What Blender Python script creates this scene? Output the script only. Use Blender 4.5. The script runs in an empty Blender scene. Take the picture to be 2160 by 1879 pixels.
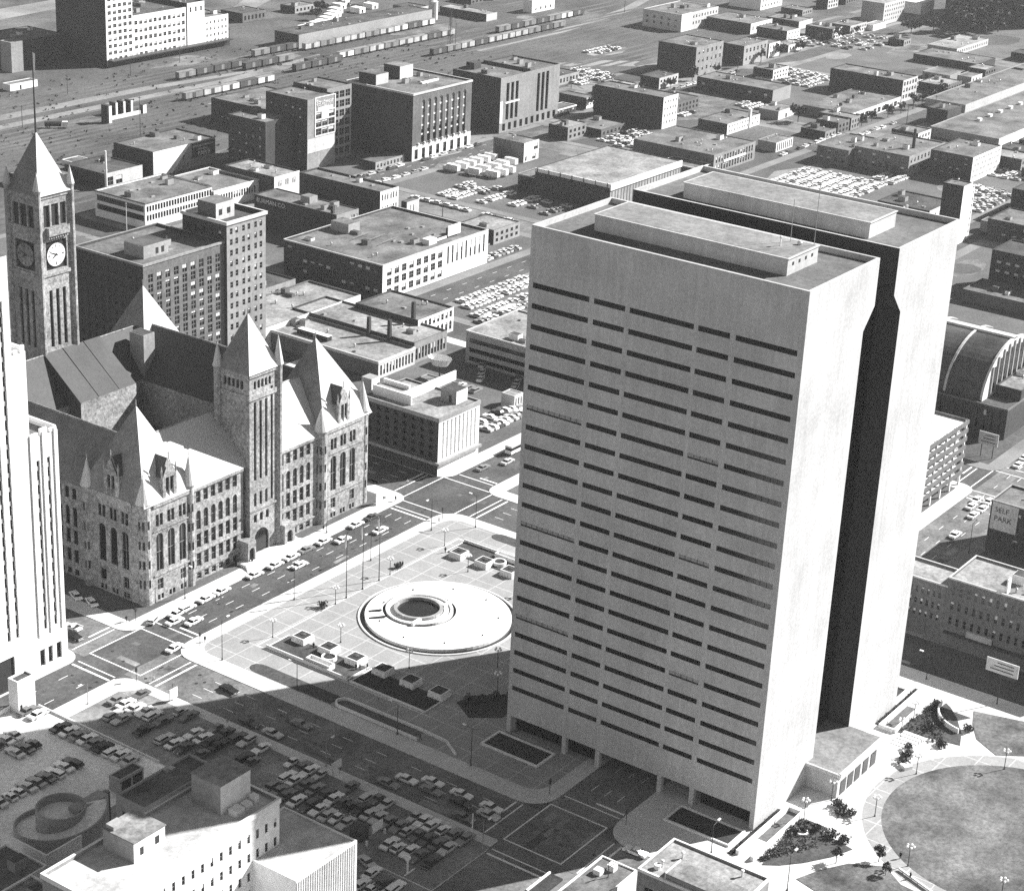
import bpy, math, random
from mathutils import Vector, Matrix
R = random.Random(7)
SC = bpy.context.scene
COL = SC.collection
PI = math.pi

# ---------------------------------------------------------------- materials (procedural, monochrome)
MATS = {}
def mat(name, v, var=.25, scale=.6, rough=.85, patch=0., pscale=.03, spec=.3, bump=0., lines=None, metal=0., streak=0.):
    """grey surface: fine grain (world metres), broad patches, optional joint lines (spacing, width, factor)"""
    if name in MATS: return MATS[name]
    m = bpy.data.materials.new(name); m.use_nodes = True
    nt = m.node_tree; N = nt.nodes; L = nt.links
    b = N['Principled BSDF']
    b.inputs['Roughness'].default_value = rough
    b.inputs['Specular IOR Level'].default_value = spec
    b.inputs['Metallic'].default_value = metal
    geo = N.new('ShaderNodeNewGeometry')
    def noise(sc, det, ro=.6, vec=None):
        n = N.new('ShaderNodeTexNoise'); n.inputs['Scale'].default_value = sc
        n.inputs['Detail'].default_value = det; n.inputs['Roughness'].default_value = ro
        L.new(vec or geo.outputs['Position'], n.inputs['Vector']); return n.outputs['Fac']
    def mrange(fac, lo, hi, a=.3, c=.7):
        r = N.new('ShaderNodeMapRange'); r.inputs['From Min'].default_value = a; r.inputs['From Max'].default_value = c
        r.inputs['To Min'].default_value = lo; r.inputs['To Max'].default_value = hi
        L.new(fac, r.inputs['Value']); return r.outputs['Result']
    def mul(a, c):
        x = N.new('ShaderNodeMath'); x.operation = 'MULTIPLY'; L.new(a, x.inputs[0])
        if isinstance(c, float): x.inputs[1].default_value = c
        else: L.new(c, x.inputs[1])
        return x.outputs[0]
    f = mul(mrange(noise(scale, 5., .82), 1 - min(.8, var * 1.35), 1 + var * 1.35), float(v))
    if patch: f = mul(f, mrange(noise(pscale, 5., .6), 1 - patch, 1 + patch))
    if streak:
        mp = N.new('ShaderNodeMapping'); mp.inputs['Scale'].default_value = (1, 1, .06)
        L.new(geo.outputs['Position'], mp.inputs['Vector'])
        f = mul(f, mrange(noise(.8, 3., .6, mp.outputs['Vector']), 1 - streak, 1 + streak))
    if lines:
        sp, wd, fac = lines
        sx = N.new('ShaderNodeSeparateXYZ'); L.new(geo.outputs['Position'], sx.inputs[0])
        cur = None
        for ax in ('X', 'Y'):
            q = N.new('ShaderNodeMath'); q.operation = 'PINGPONG'; L.new(sx.outputs[ax], q.inputs[0]); q.inputs[1].default_value = sp / 2
            t = N.new('ShaderNodeMath'); t.operation = 'LESS_THAN'; L.new(q.outputs[0], t.inputs[0]); t.inputs[1].default_value = wd / 2
            if cur is None: cur = t.outputs[0]
            else:
                mx = N.new('ShaderNodeMath'); mx.operation = 'MAXIMUM'; L.new(cur, mx.inputs[0]); L.new(t.outputs[0], mx.inputs[1]); cur = mx.outputs[0]
        f = mul(f, mrange(cur, 1., fac, 0., 1.))
    cc = N.new('ShaderNodeCombineColor')
    for i in range(3): L.new(f, cc.inputs[i])
    L.new(cc.outputs[0], b.inputs['Base Color'])
    if bump:
        bp = N.new('ShaderNodeBump'); bp.inputs['Strength'].default_value = bump; bp.inputs['Distance'].default_value = .3
        L.new(noise(scale * 1.5, 4.), bp.inputs['Height']); L.new(bp.outputs[0], b.inputs['Normal'])
    MATS[name] = m
    return m

def M(n): return MATS[n]
mat('ground', .085, .4, .5, .95, .75, .022)
mat('asphalt', .068, .34, .9, .9, .4, .07)
mat('lot_asphalt', .10, .32, .9, .9, .3, .05)
mat('worn_brightened_asphalt', .14, .36, .9, .9, .5, .09)  # worn asphalt, brightened so streets in shade read lighter
mat('near_lot', .21, .34, .9, .9, .45, .09)  # lot asphalt brightened for the car park lying in shade
mat('shaded_tile', .17, .22, 1.2, .75, .3, .15)  # copy of roof_tile, darkened to paint shade on slopes off the sun
mat('white_roof', .44, .2, 1., .9, .3, .2)
mat('yard_dirt', .07, .4, .5, .95, .5, .02)
mat('light_dirt', .2, .3, .6, .95, .35, .03)
mat('pale_paving', .54, .12, 1.2, .85, .12, .1, lines=(3., .12, .8))
mat('kerb_paving', .70, .10, 1.2, .85, .1, .1)
mat('city_paving', .18, .2, 1., .9, .3, .06)
mat('plaza_paving', .27, .16, 1.3, .85, .16, .08, lines=(6.6, .3, 1.5))
mat('deck_concrete', .74, .2, 1., .9, .25, .07)
mat('grass', .06, .45, .9, .95, .45, .07)
mat('dry_grass', .11, .45, .9, .95, .85, .065)
mat('planting', .035, .5, 1.5, .95, .4, .3)
mat('paint', .75, .15, 1., .8)
mat('tower_concrete', .46, .16, 1.3, .85, .16, .08, streak=.09)
mat('tower_roof', .12, .3, .8, .95, .3, .08)
mat('pent_roof', .19, .3, .8, .95, .25, .1)
mat('dark_glass', .006, .4, .8, .12, spec=.5)
mat('window_glass', .010, .5, .6, .15, spec=.5)
mat('blind', .55, .2, .6, .8)
mat('frame', .30, .2, 1., .7)
mat('granite', .27, .6, 1.0, .9, .3, .12, bump=.5)
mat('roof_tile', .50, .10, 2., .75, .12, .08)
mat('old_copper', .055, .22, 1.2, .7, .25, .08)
mat('limestone', .72, .10, 1., .85, .08, .1, streak=.05)
mat('rough_stone', .42, .3, 1., .9, .2, .2)
mat('dark_brick_and_shade', .05, .3, .9, .9, .25, .07, streak=.12)  # dark brick, also holds shade painted on gap and side walls
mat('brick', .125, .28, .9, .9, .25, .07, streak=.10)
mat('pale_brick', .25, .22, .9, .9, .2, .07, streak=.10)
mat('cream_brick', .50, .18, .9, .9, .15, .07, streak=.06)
mat('white_paint', .72, .12, .8, .85, .1, .07, streak=.06)
mat('stucco', .30, .22, .9, .9, .2, .08)
mat('gravel_roof', .125, .38, .8, .95, .6, .09)
mat('dark_roof', .06, .4, .8, .95, .6, .09)
mat('pale_roof', .22, .32, .8, .95, .5, .1)
mat('metal', .35, .2, 1., .45, spec=.5, metal=.3)
mat('dark_metal', .03, .2, 1., .5, spec=.4)
mat('steel_rail', .12, .2, 1., .5)
mat('lamp_glass', .85, .03, 1., .3)
mat('water', .012, .2, .5, .05, spec=.6)
mat('rubber', .015, .1, 1., .9)
mat('chrome', .6, .1, 1., .25, spec=.6, metal=.6)
mat('bark', .07, .3, 3., .95)
mat('foliage', .05, .5, 2., .9)
mat('foliage_pale', .11, .5, 2., .9)
mat('skin', .38, .1, 3., .6)
mat('coat_dark', .02, .3, 3., .9)
mat('coat_pale', .45, .2, 3., .9)
mat('hair', .02, .2, 3., .7)
for k, v in (('white', .80), ('pale', .50), ('grey', .22), ('dark', .07), ('black', .018), ('mid', .13)):
    mat('car_' + k, v, .06, .5, .32, spec=.5)
for k, v in (('boxcar_dark', .06), ('boxcar_grey', .2), ('boxcar_pale', .42), ('boxcar_white', .7)):
    mat(k, v, .2, .6, .8, .15, .2, streak=.15)

# ---------------------------------------------------------------- mesh builder
class MB:
    def __init__(s, *mats): s.v = []; s.f = []; s.mi = []; s.mats = list(mats); s.k = 0
    def m(s, name):
        if name not in s.mats: s.mats.append(name)
        s.k = s.mats.index(name); return s
    def face(s, pts):
        n = len(s.v); s.v += [tuple(p) for p in pts]; s.f.append(tuple(range(n, n + len(pts)))); s.mi.append(s.k); return s
    def box(s, x0, x1, y0, y1, z0, z1, bottom=True):
        n = len(s.v)
        s.v += [(x0,y0,z0),(x1,y0,z0),(x1,y1,z0),(x0,y1,z0),(x0,y0,z1),(x1,y0,z1),(x1,y1,z1),(x0,y1,z1)]
        q = [(0,1,5,4),(1,2,6,5),(2,3,7,6),(3,0,4,7),(4,5,6,7)] + ([(3,2,1,0)] if bottom else [])
        s.f += [tuple(n + i for i in t) for t in q]; s.mi += [s.k] * len(q); return s
    def prism(s, poly, z0, z1, bottom=True):
        n = len(s.v); c = len(poly)
        s.v += [(x, y, z0) for x, y in poly] + [(x, y, z1) for x, y in poly]
        q = [(n + i, n + (i + 1) % c, n + c + (i + 1) % c, n + c + i) for i in range(c)] + [tuple(range(n + c, n + 2 * c))]
        if bottom: q.append(tuple(range(n + c - 1, n - 1, -1)))
        s.f += q; s.mi += [s.k] * len(q); return s
    def cone(s, x, y, z0, z1, r0, r1, n=10, cap=True, ph=0.):
        b = len(s.v)
        for z, r in ((z0, r0), (z1, r1)):
            s.v += [(x + r * math.cos(ph + 2 * PI * i / n), y + r * math.sin(ph + 2 * PI * i / n), z) for i in range(n)]
        q = [(b + i, b + (i + 1) % n, b + n + (i + 1) % n, b + n + i) for i in range(n)]
        if cap: q += [tuple(range(b + n, b + 2 * n)), tuple(range(b + n - 1, b - 1, -1))]
        s.f += q; s.mi += [s.k] * len(q); return s
    def tube(s, a, b, r, n=6, r2=None):
        a = Vector(a); b = Vector(b); d = (b - a)
        z = d.normalized(); x = z.orthogonal().normalized(); y = z.cross(x); k = len(s.v); r2 = r if r2 is None else r2
        for p, rr in ((a, r), (b, r2)):
            s.v += [tuple(p + x * (rr * math.cos(2 * PI * i / n)) + y * (rr * math.sin(2 * PI * i / n))) for i in range(n)]
        q = [(k + i, k + (i + 1) % n, k + n + (i + 1) % n, k + n + i) for i in range(n)] + [tuple(range(k + n, k + 2 * n)), tuple(range(k + n - 1, k - 1, -1))]
        s.f += q; s.mi += [s.k] * len(q); return s
    def ball(s, x, y, z, r, n=8, rz=None):
        b = len(s.v); rz = rz or r; h = n // 2
        for j in range(1, h):
            t = PI * j / h
            s.v += [(x + r * math.sin(t) * math.cos(2 * PI * i / n), y + r * math.sin(t) * math.sin(2 * PI * i / n), z + rz * math.cos(t)) for i in range(n)]
        s.v += [(x, y, z + rz), (x, y, z - rz)]; T = len(s.v) - 2
        q = []
        for j in range(h - 2):
            q += [(b + j * n + i, b + (j + 1) * n + i, b + (j + 1) * n + (i + 1) % n, b + j * n + (i + 1) % n) for i in range(n)]
        q += [(T, b + i, b + (i + 1) % n) for i in range(n)] + [(T + 1, b + (h - 2) * n + (i + 1) % n, b + (h - 2) * n + i) for i in range(n)]
        s.f += q; s.mi += [s.k] * len(q); return s
    def ring(s, x, y, r0, r1, z, n=48, a0=0., a1=2 * PI):
        for i in range(n):
            a = a0 + (a1 - a0) * i / n; b = a0 + (a1 - a0) * (i + 1) / n
            s.face([(x + r0 * math.cos(a), y + r0 * math.sin(a), z), (x + r1 * math.cos(a), y + r1 * math.sin(a), z),
                    (x + r1 * math.cos(b), y + r1 * math.sin(b), z), (x + r0 * math.cos(b), y + r0 * math.sin(b), z)])
        return s
    def ringwall(s, x, y, r0, r1, z0, z1, n=48, a0=0., a1=2 * PI, dz=0.):
        """curved wall; dz raises its far end"""
        for i in range(n):
            a = a0 + (a1 - a0) * i / n; b = a0 + (a1 - a0) * (i + 1) / n
            ea, eb = dz * i / n, dz * (i + 1) / n
            P = lambda r, t, z: (x + r * math.cos(t), y + r * math.sin(t), z)
            s.face([P(r0,a,z0), P(r0,b,z0), P(r0,b,z1+eb), P(r0,a,z1+ea)]); s.face([P(r1,a,z0), P(r1,b,z0), P(r1,b,z1+eb), P(r1,a,z1+ea)])
            s.face([P(r0,a,z1+ea), P(r0,b,z1+eb), P(r1,b,z1+eb), P(r1,a,z1+ea)])
            if i == 0: s.face([P(r0,a,z0), P(r1,a,z0), P(r1,a,z1+ea), P(r0,a,z1+ea)])
            if i == n - 1: s.face([P(r0,b,z0), P(r1,b,z0), P(r1,b,z1+eb), P(r0,b,z1+eb)])
        return s
    def mesh(s, name):
        me = bpy.data.meshes.new(name); me.from_pydata(s.v, [], s.f)
        for n in s.mats: me.materials.append(MATS[n])
        me.polygons.foreach_set('material_index', s.mi); me.update(); return me
    def build(s, name, parent=None, loc=None, rz=0.):
        """vertices are in world metres unless loc is given; a child keeps its parent's origin"""
        me = s.mesh(name)
        if loc is None and parent is not None:
            o = wloc(parent); me.transform(Matrix.Translation((-o[0], -o[1], -o[2])))
            loc = (0, 0, 0)
        elif loc is None:
            c = [sum(t) / 2 for t in zip(*[(min(a), max(a)) for a in zip(*s.v)])] if False else None
            xs = [p[0] for p in s.v]; ys = [p[1] for p in s.v]; zs = [p[2] for p in s.v]
            loc = ((min(xs) + max(xs)) / 2, (min(ys) + max(ys)) / 2, min(zs)); me.transform(Matrix.Translation([-t for t in loc]))
        return link(name, me, parent, loc, rz)
def wloc(o):
    x, y, z = o.location
    while o.parent: o = o.parent; x += o.location[0]; y += o.location[1]; z += o.location[2]
    return (x, y, z)
def link(name, data, parent=None, loc=(0, 0, 0), rz=0.):
    o = bpy.data.objects.new(name, data); COL.objects.link(o); o.location = loc
    if rz: o.rotation_euler = (0, 0, rz)
    if parent: o.parent = parent
    return o
LABELS = {}
def tag(o, label, cat, group=None):
    o['label'] = label; o['category'] = cat
    if group: o['group'] = group
    LABELS.setdefault(label, []).append(o.name); return o
def thing(name, label, cat, loc=(0, 0, 0), rz=0., group=None):
    return tag(link(name, None, None, loc, rz), label, cat, group)
def struct(o, kind='structure'): o['kind'] = kind; return o
def dup(root, loc, rz, label, group=None, recolor=None):
    r = root.copy(); COL.objects.link(r); r.location = loc; r.rotation_euler = (0, 0, rz); r['label'] = label
    if group: r['group'] = group
    LABELS.setdefault(label, []).append(r.name)
    for ch in root.children:
        c = ch.copy(); COL.objects.link(c); c.parent = r
        for g in ch.children:
            d = g.copy(); COL.objects.link(d); d.parent = c
    return r
ORD = ['first', 'second', 'third', 'fourth', 'fifth', 'sixth', 'seventh', 'eighth', 'ninth', 'tenth', 'eleventh', 'twelfth', 'thirteenth', 'fourteenth',
       'fifteenth', 'sixteenth', 'seventeenth', 'eighteenth', 'nineteenth', 'twentieth'] + ['twenty-' + t for t in ('first', 'second', 'third', 'fourth', 'fifth', 'sixth', 'seventh', 'eighth', 'ninth')] + ['thirtieth'] + ['thirty-' + t for t in ('first', 'second', 'third', 'fourth', 'fifth', 'sixth', 'seventh', 'eighth', 'ninth')] + ['fortieth']

# ---------------------------------------------------------------- facades with real openings
WINM = {}
def window_mesh(w, h, style):
    key = (round(w, 2), round(h, 2), style)
    if key in WINM: return WINM[key]
    g = 'dark_glass' if style.startswith('strip') else 'window_glass'
    b = MB(g, 'frame', 'blind')
    x, z = w / 2, h
    b.m(g).face([(-x, 0, 0), (x, 0, 0), (x, 0, z), (-x, 0, z)])
    def bar(x0, x1, z0, z1, m='frame', d=.06): b.m(m).box(x0, x1, -d, -.003, z0, z1)
    t = min(.09, w * .06)
    if style.startswith('strip'):
        n = max(1, int(w / 1.4))
        for i in range(1, n): bar(-x + w * i / n - .05, -x + w * i / n + .05, 0, z, 'dark_metal')
        if style == 'strip_blind':
            for i in range(n):
                if (i * 7 + int(w * 3)) % 7 < 2: bar(-x + w * i / n + .06, -x + w * (i + 1) / n - .06, z * .3, z, 'frame', .02)
    elif style != 'plain':
        bar(-x, -x + t, 0, z); bar(x - t, x, 0, z); bar(-x + t, x - t, z * .5 - t / 2, z * .5 + t / 2)
        if w > 1.8: bar(-t / 2, t / 2, t, z * .5 - t / 2); bar(-t / 2, t / 2, z * .5 + t / 2, z)
        if style == 'blind': bar(-x + t, x - t, z * .5 + t / 2, z, 'blind', .03)
        if style == 'halfblind': bar(-x + t, x - t, z * .72, z, 'blind', .03)
    WINM[key] = b.mesh('window'); return WINM[key]

def arcpts(u0, u1, z1, n=7):
    r = (u1 - u0) / 2; c = (u0 + u1) / 2
    return [(c - r * math.cos(PI * i / n), z1 - r + r * math.sin(PI * i / n)) for i in range(n + 1)]
def facade(b, side, plane, u0, u1, z0, z1, ops, depth=.35):
    """wall on one side ('S' faces -Y at y=plane, 'W' faces -X at x=plane) with recessed openings ops=[(ua,ub,za,zb,arch)]"""
    if side == 'S': P = lambda u, z, d=0.: (u, plane + d, z)
    else: P = lambda u, z, d=0.: (plane + d, u, z)
    us = sorted({u0, u1, *[t for o in ops for t in o[:2]]}); zs = sorted({z0, z1, *[t for o in ops for t in o[2:4]]})
    import bisect
    hole = set()
    for o in ops:
        for i in range(bisect.bisect_left(us, o[0]), bisect.bisect_left(us, o[1])):
            for j in range(bisect.bisect_left(zs, o[2]), bisect.bisect_left(zs, o[3])): hole.add((i, j))
    for j in range(len(zs) - 1):
        i = 0
        while i < len(us) - 1:
            if (i, j) in hole: i += 1; continue
            k = i
            while k < len(us) - 1 and (k, j) not in hole: k += 1
            b.face([P(us[i], zs[j]), P(us[k], zs[j]), P(us[k], zs[j + 1]), P(us[i], zs[j + 1])]); i = k
    for o in ops:
        ua, ub, za, zb = o[:4]
        arch = len(o) > 4 and o[4]
        zt = zb - (ub - ua) / 2 if arch else zb
        b.face([P(ua, za), P(ua, za, depth), P(ua, zt, depth), P(ua, zt)]); b.face([P(ub, za), P(ub, zt), P(ub, zt, depth), P(ub, za, depth)])
        b.face([P(ua, za), P(ub, za), P(ub, za, depth), P(ua, za, depth)])
        if not arch: b.face([P(ua, zb), P(ua, zb, depth), P(ub, zb, depth), P(ub, zb)])
        else:
            A = arcpts(ua, ub, zb); h = len(A) // 2
            b.face([P(ua, zb)] + [P(u, z) for u, z in A[:h + 1]][::1] + [P(A[h][0], zb)])
            b.face([P(A[h][0], zb)] + [P(u, z) for u, z in A[h:]] + [P(ub, zb)])
            for p, q in zip(A, A[1:]): b.face([P(*p), P(*q), P(*q, depth), P(*p, depth)])
def bays(u0, u1, z0, z1, nc, nr, wf=.5, hf=.6, arch=False, pair=False):
    out = []
    for i in range(nc):
        for j in range(nr):
            cu = (u1 - u0) / nc; cz = (z1 - z0) / nr
            c = u0 + cu * (i + .5); a = z0 + cz * (j + (1 - hf) / 2); w = cu * wf / 2
            if pair:
                out += [(c - w, c - w * .12, a, a + cz * hf, arch), (c + w * .12, c + w, a, a + cz * hf, arch)]
            else: out.append((c - w, c + w, a, a + cz * hf, arch))
    return out
def add_windows(root, side, plane, ops, depth=.33, style=None, name='window', cap=[100]):
    """every opening gets a window object of its own; past the cap the rest become one part"""
    o0 = wloc(root); rest = None
    for o in ops:
        ua, ub, za, zb = o[:4]; st = style or R.choice(['sash', 'sash', 'blind', 'halfblind', 'sash'])
        me = window_mesh(ub - ua, zb - za, st)
        loc = ((ua + ub) / 2, plane + depth, za) if side == 'S' else (plane + depth, (ua + ub) / 2, za)
        if cap[0] > 0:
            cap[0] -= 1
            link(name, me, root, tuple(p - q for p, q in zip(loc, o0)), 0 if side == 'S' else -PI / 2)
        else:
            if rest is None: rest = MB('window_glass')
            if side == 'S': rest.face([(ua, plane + depth, za), (ub, plane + depth, za), (ub, plane + depth, zb), (ua, plane + depth, zb)])
            else: rest.face([(plane + depth, ua, za), (plane + depth, ub, za), (plane + depth, ub, zb), (plane + depth, ua, zb)])
    return rest

def units(root, roof, x0, x1, y0, y1, z, n, seed):
    rr = random.Random(seed)
    for i in range(n):
        t = rr.random(); x = x0 + (x1 - x0) * rr.uniform(.1, .85); y = y0 + (y1 - y0) * rr.uniform(.1, .85)
        if t < .35:
            w, d, h = rr.uniform(1.5, 3.5), rr.uniform(1.5, 4), rr.uniform(1, 2.4)
            b = MB(rr.choice(['stucco', 'brick', 'white_paint', 'metal'])).box(x, x + w, y, y + d, z, z + h)
            b.m('dark_roof').box(x + .15, x + w - .15, y + .15, y + d - .15, z + h, z + h + .06); nm = 'roof_hut'
        elif t < .75:
            b = MB('metal').cone(x, y, z, z + rr.uniform(.6, 1.3), .25, .25, 8); b.cone(x, y, z + 1.1, z + 1.5, .5, .12, 8); nm = 'roof_vent'
        else:
            b = MB('metal').box(x, x + rr.uniform(1, 2.2), y, y + rr.uniform(.8, 1.6), z, z + .5); b.m('pale_roof').box(x + .1, x + .8, y + .1, y + .7, z + .5, z + .62); nm = 'skylight'
        b.build(nm, roof)

FOOT = []
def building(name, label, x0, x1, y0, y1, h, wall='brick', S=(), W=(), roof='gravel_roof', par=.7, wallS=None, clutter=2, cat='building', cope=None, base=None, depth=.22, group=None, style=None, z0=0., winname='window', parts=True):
    root = thing(name, label, cat, ((x0 + x1) / 2, (y0 + y1) / 2, z0), 0, group); FOOT.append((x0, x1, y0, y1))
    if clutter: clutter = min(14, max(clutter, int((x1 - x0) * (y1 - y0) / 180) + 1))
    b = MB(wall); T = .35
    S = [o for o in S if o[0] > x0 + .05 and o[1] < x1 - .05]; W = [o for o in W if o[0] > y0 + .05 and o[1] < y1 - .05]
    b.m(wallS or wall); facade(b, 'S', y0, x0, x1, z0, h, S, depth)  # wallS: front finish, often paler to paint in the sunlight
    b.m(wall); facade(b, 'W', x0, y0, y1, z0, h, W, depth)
    b.face([(x1, y0, z0), (x1, y1, z0), (x1, y1, h), (x1, y0, h)]); b.face([(x1, y1, z0), (x0, y1, z0), (x0, y1, h), (x1, y1, h)])
    zr = h - par
    a0, a1, c0, c1 = x0 + T, x1 - T, y0 + T, y1 - T
    b.face([(a0, c0, zr), (a0, c1, zr), (a0, c1, h), (a0, c0, h)]); b.face([(a1, c1, zr), (a1, c0, zr), (a1, c0, h), (a1, c1, h)])
    b.face([(a0, c1, zr), (a1, c1, zr), (a1, c1, h), (a0, c1, h)]); b.face([(a1, c0, zr), (a0, c0, zr), (a0, c0, h), (a1, c0, h)])
    for p in ([(x0,y0),(x1,y0),(a1,c0),(a0,c0)], [(x1,y0),(x1,y1),(a1,c1),(a1,c0)], [(x1,y1),(x0,y1),(a0,c1),(a1,c1)], [(x0,y1),(x0,y0),(a0,c0),(a0,c1)]):
        b.face([(x, y, h) for x, y in p])
    b.build('wall', root)
    rf = MB(roof).face([(a0, c0, zr), (a1, c0, zr), (a1, c1, zr), (a0, c1, zr)]).build('roof', root)
    if cope:
        m, ht, ov = cope
        k = MB(m); rg = []
        for d, z in ((-.003, h - ht), (-ov, h - ht), (-ov, h + .12), (.3, h + .12), (.3, h + .004)):
            n0 = len(k.v); k.v += [(x0 + d, y0 + d, z), (x1 - d, y0 + d, z), (x1 - d, y1 - d, z), (x0 + d, y1 - d, z)]; rg.append(n0)
        for a_, b_ in zip(rg, rg[1:]):
            for i in range(4): k.f.append((a_ + i, a_ + (i + 1) % 4, b_ + (i + 1) % 4, b_ + i)); k.mi.append(0)
        k.build('cornice', root)
    if base:
        m, zt = base
        k = MB(m); k.box(x0 - .12, x1 + .05, y0 - .12, y0 - .004, z0, zt) if not S or min(o[2] for o in S) > zt else None
        k.box(x0 - .12, x0 - .004, y0 - .004, y1, z0, zt) if not W or min(o[2] for o in W) > zt else None
        if k.v: k.build('plinth', root)
    c = [100]
    r1 = add_windows(root, 'S', y0, S, depth - .02, style, winname, c); r2 = add_windows(root, 'W', x0, W, depth - .02, style, winname, c)
    for r in (r1, r2):
        if r:
            q = r.build('window_rows', root); q['kind'] = 'stuff'
    units(root, rf, x0, x1, y0, y1, zr, clutter, hash(label) % 1000 if False else sum(map(ord, label)))
    return root
def text(s, size, m, parent, loc, side='S', ext=.04, name='lettering', rz=None):
    cu = bpy.data.curves.new('lettering', 'FONT'); cu.body = s; cu.size = size; cu.extrude = ext; cu.resolution_u = 2
    o = bpy.data.objects.new('lettering', cu); COL.objects.link(o)
    me = bpy.data.meshes.new_from_object(o.evaluated_get(bpy.context.evaluated_depsgraph_get()))
    bpy.data.objects.remove(o); bpy.data.curves.remove(cu)
    me.materials.clear(); me.materials.append(MATS[m])
    q = link(name, me, parent); p = wloc(parent)
    q.location = tuple(a - b for a, b in zip(loc, p)); q.rotation_euler = (PI / 2, 0, 0 if side == 'S' else -PI / 2)
    if rz is not None: q.rotation_euler = (PI / 2, 0, rz)
    return q
# ---------------------------------------------------------------- camera, sky, sun
cam = bpy.data.cameras.new('camera'); cam.lens = 4230.8 / 2160 * 36; cam.sensor_width = 36; cam.clip_start = 1; cam.clip_end = 9000
co = bpy.data.objects.new('camera', cam); COL.objects.link(co); SC.camera = co
def cam_rot(yaw, pit, rol):
    cy, sy, cp, sp, cr, sr = math.cos(yaw), math.sin(yaw), math.cos(pit), math.sin(pit), math.cos(rol), math.sin(rol)
    F = Vector((cy * cp, sy * cp, -sp)); Rt = Vector((sy, -cy, 0)); D = F.cross(Rt)
    R2 = cr * Rt + sr * D; D2 = -sr * Rt + cr * D
    return Matrix((R2, -D2, -F)).transposed()
co.matrix_world = Matrix.Translation((-336.927, -164.232, 238.38)) @ cam_rot(.6035775, .3878835, -.0488267).to_4x4()
EL = math.radians(34)
SD = Vector((.86 * math.cos(EL), -.51 * math.cos(EL), math.sin(EL))).normalized()
sl = bpy.data.lights.new('sun', 'SUN'); sl.energy = 5.0; sl.angle = math.radians(.5); sl.color = (1, .995, .985)
so = bpy.data.objects.new('sun', sl); COL.objects.link(so); so.rotation_euler = (-SD).to_track_quat('-Z', 'Y').to_euler(); so.location = (0, 0, 300)
w = bpy.data.worlds.new('World'); SC.world = w; w.use_nodes = True
nt = w.node_tree; bg = nt.nodes['Background']; sk = nt.nodes.new('ShaderNodeTexSky'); sk.sky_type = 'NISHITA'; sk.sun_disc = False
sk.sun_elevation = EL; sk.sun_rotation = math.atan2(SD.x, SD.y); sk.air_density = 1.; sk.dust_density = 0.; sk.altitude = 0
bw = nt.nodes.new('ShaderNodeRGBToBW'); nt.links.new(sk.outputs[0], bw.inputs[0]); nt.links.new(bw.outputs[0], bg.inputs['Color'])
bg.inputs['Strength'].default_value = .05
SC.view_settings.view_transform = 'Standard'; SC.view_settings.look = 'None'; SC.view_settings.exposure = 1.35; SC.view_settings.gamma = 1.
SC.cycles.max_bounces = 5; SC.cycles.diffuse_bounces = 3; SC.cycles.glossy_bounces = 2; SC.cycles.volume_bounces = 0; SC.cycles.use_denoising = False

# ---------------------------------------------------------------- ground, roads, blocks
def sheet(name, m, x0, x1, y0, y1, z): return struct(MB(m).face([(x0, y0, z), (x1, y0, z), (x1, y1, z), (x0, y1, z)]).build(name))
def rrect(x0, x1, y0, y1, r, n=5):
    out = []
    for cx, cy, a in ((x1 - r, y0 + r, -PI / 2), (x1 - r, y1 - r, 0), (x0 + r, y1 - r, PI / 2), (x0 + r, y0 + r, PI)):
        out += [(cx + r * math.cos(a + PI / 2 * i / n), cy + r * math.sin(a + PI / 2 * i / n)) for i in range(n + 1)]
    return out
def flat(name, m, poly, z, parent=None):
    o = MB(m).face([(x, y, z) for x, y in poly]).build(name, parent)
    return o if parent else struct(o)
sheet('ground', 'ground', -3000, 6000, -3000, 6000, -.14)
XR = [(-103, -88), (24.5, 40), (152.3, 166), (268, 282), (396, 410)]
YR = [(-165, -150), (-38, -22.8), (91, 108), (212, 227), (341, 356), (470, 485), (598, 612), (726, 740), (854, 868)]
for y0, y1 in XR: sheet('road', 'worn_brightened_asphalt' if y0 == 24.5 else 'asphalt', -700, 1050, y0, y1, -.11)  # street in the tower's shade gets the brightened copy
for x0, x1 in YR:
    ys = [-400] + [t for r in XR for t in r] + [455]
    for a, c in zip(ys[::2], ys[1::2]): sheet('road', 'asphalt' if 0 < x0 < 300 else 'worn_brightened_asphalt', x0, x1, a, c, -.11)
cols = [(-150, -38), (-22.8, 91), (108, 212), (227, 341), (356, 470), (485, 598), (612, 726), (740, 854), (868, 1000)]
rows = [(-88, 24.5), (40, 152.3), (166, 268), (282, 396), (410, 454)]
for i, (x0, x1) in enumerate(cols):
    for j, (y0, y1) in enumerate(rows):
        plaza = i == 1 and j < 2
        pale = (i == 1 and j <= 2) or (i == 0 and j in (1, 2)) or (i == 2 and j in (1, 2))
        struct(MB('pale_paving' if pale else 'city_paving').prism(rrect(x0, x1, y0, y1, 5 if not plaza else 7), -.3, 0, False).build('pavement'))
        if not plaza and not (i == 0 and j == 1):
            ins = 5 if j < 4 else 4
            sheet('lot_surface', ['lot_asphalt', 'lot_asphalt', 'yard_dirt', 'lot_asphalt'][(i * 3 + j) % 4] if i > 2 else 'lot_asphalt', x0 + ins, x1 - ins, y0 + ins, y1 - ins, .012)
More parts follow.
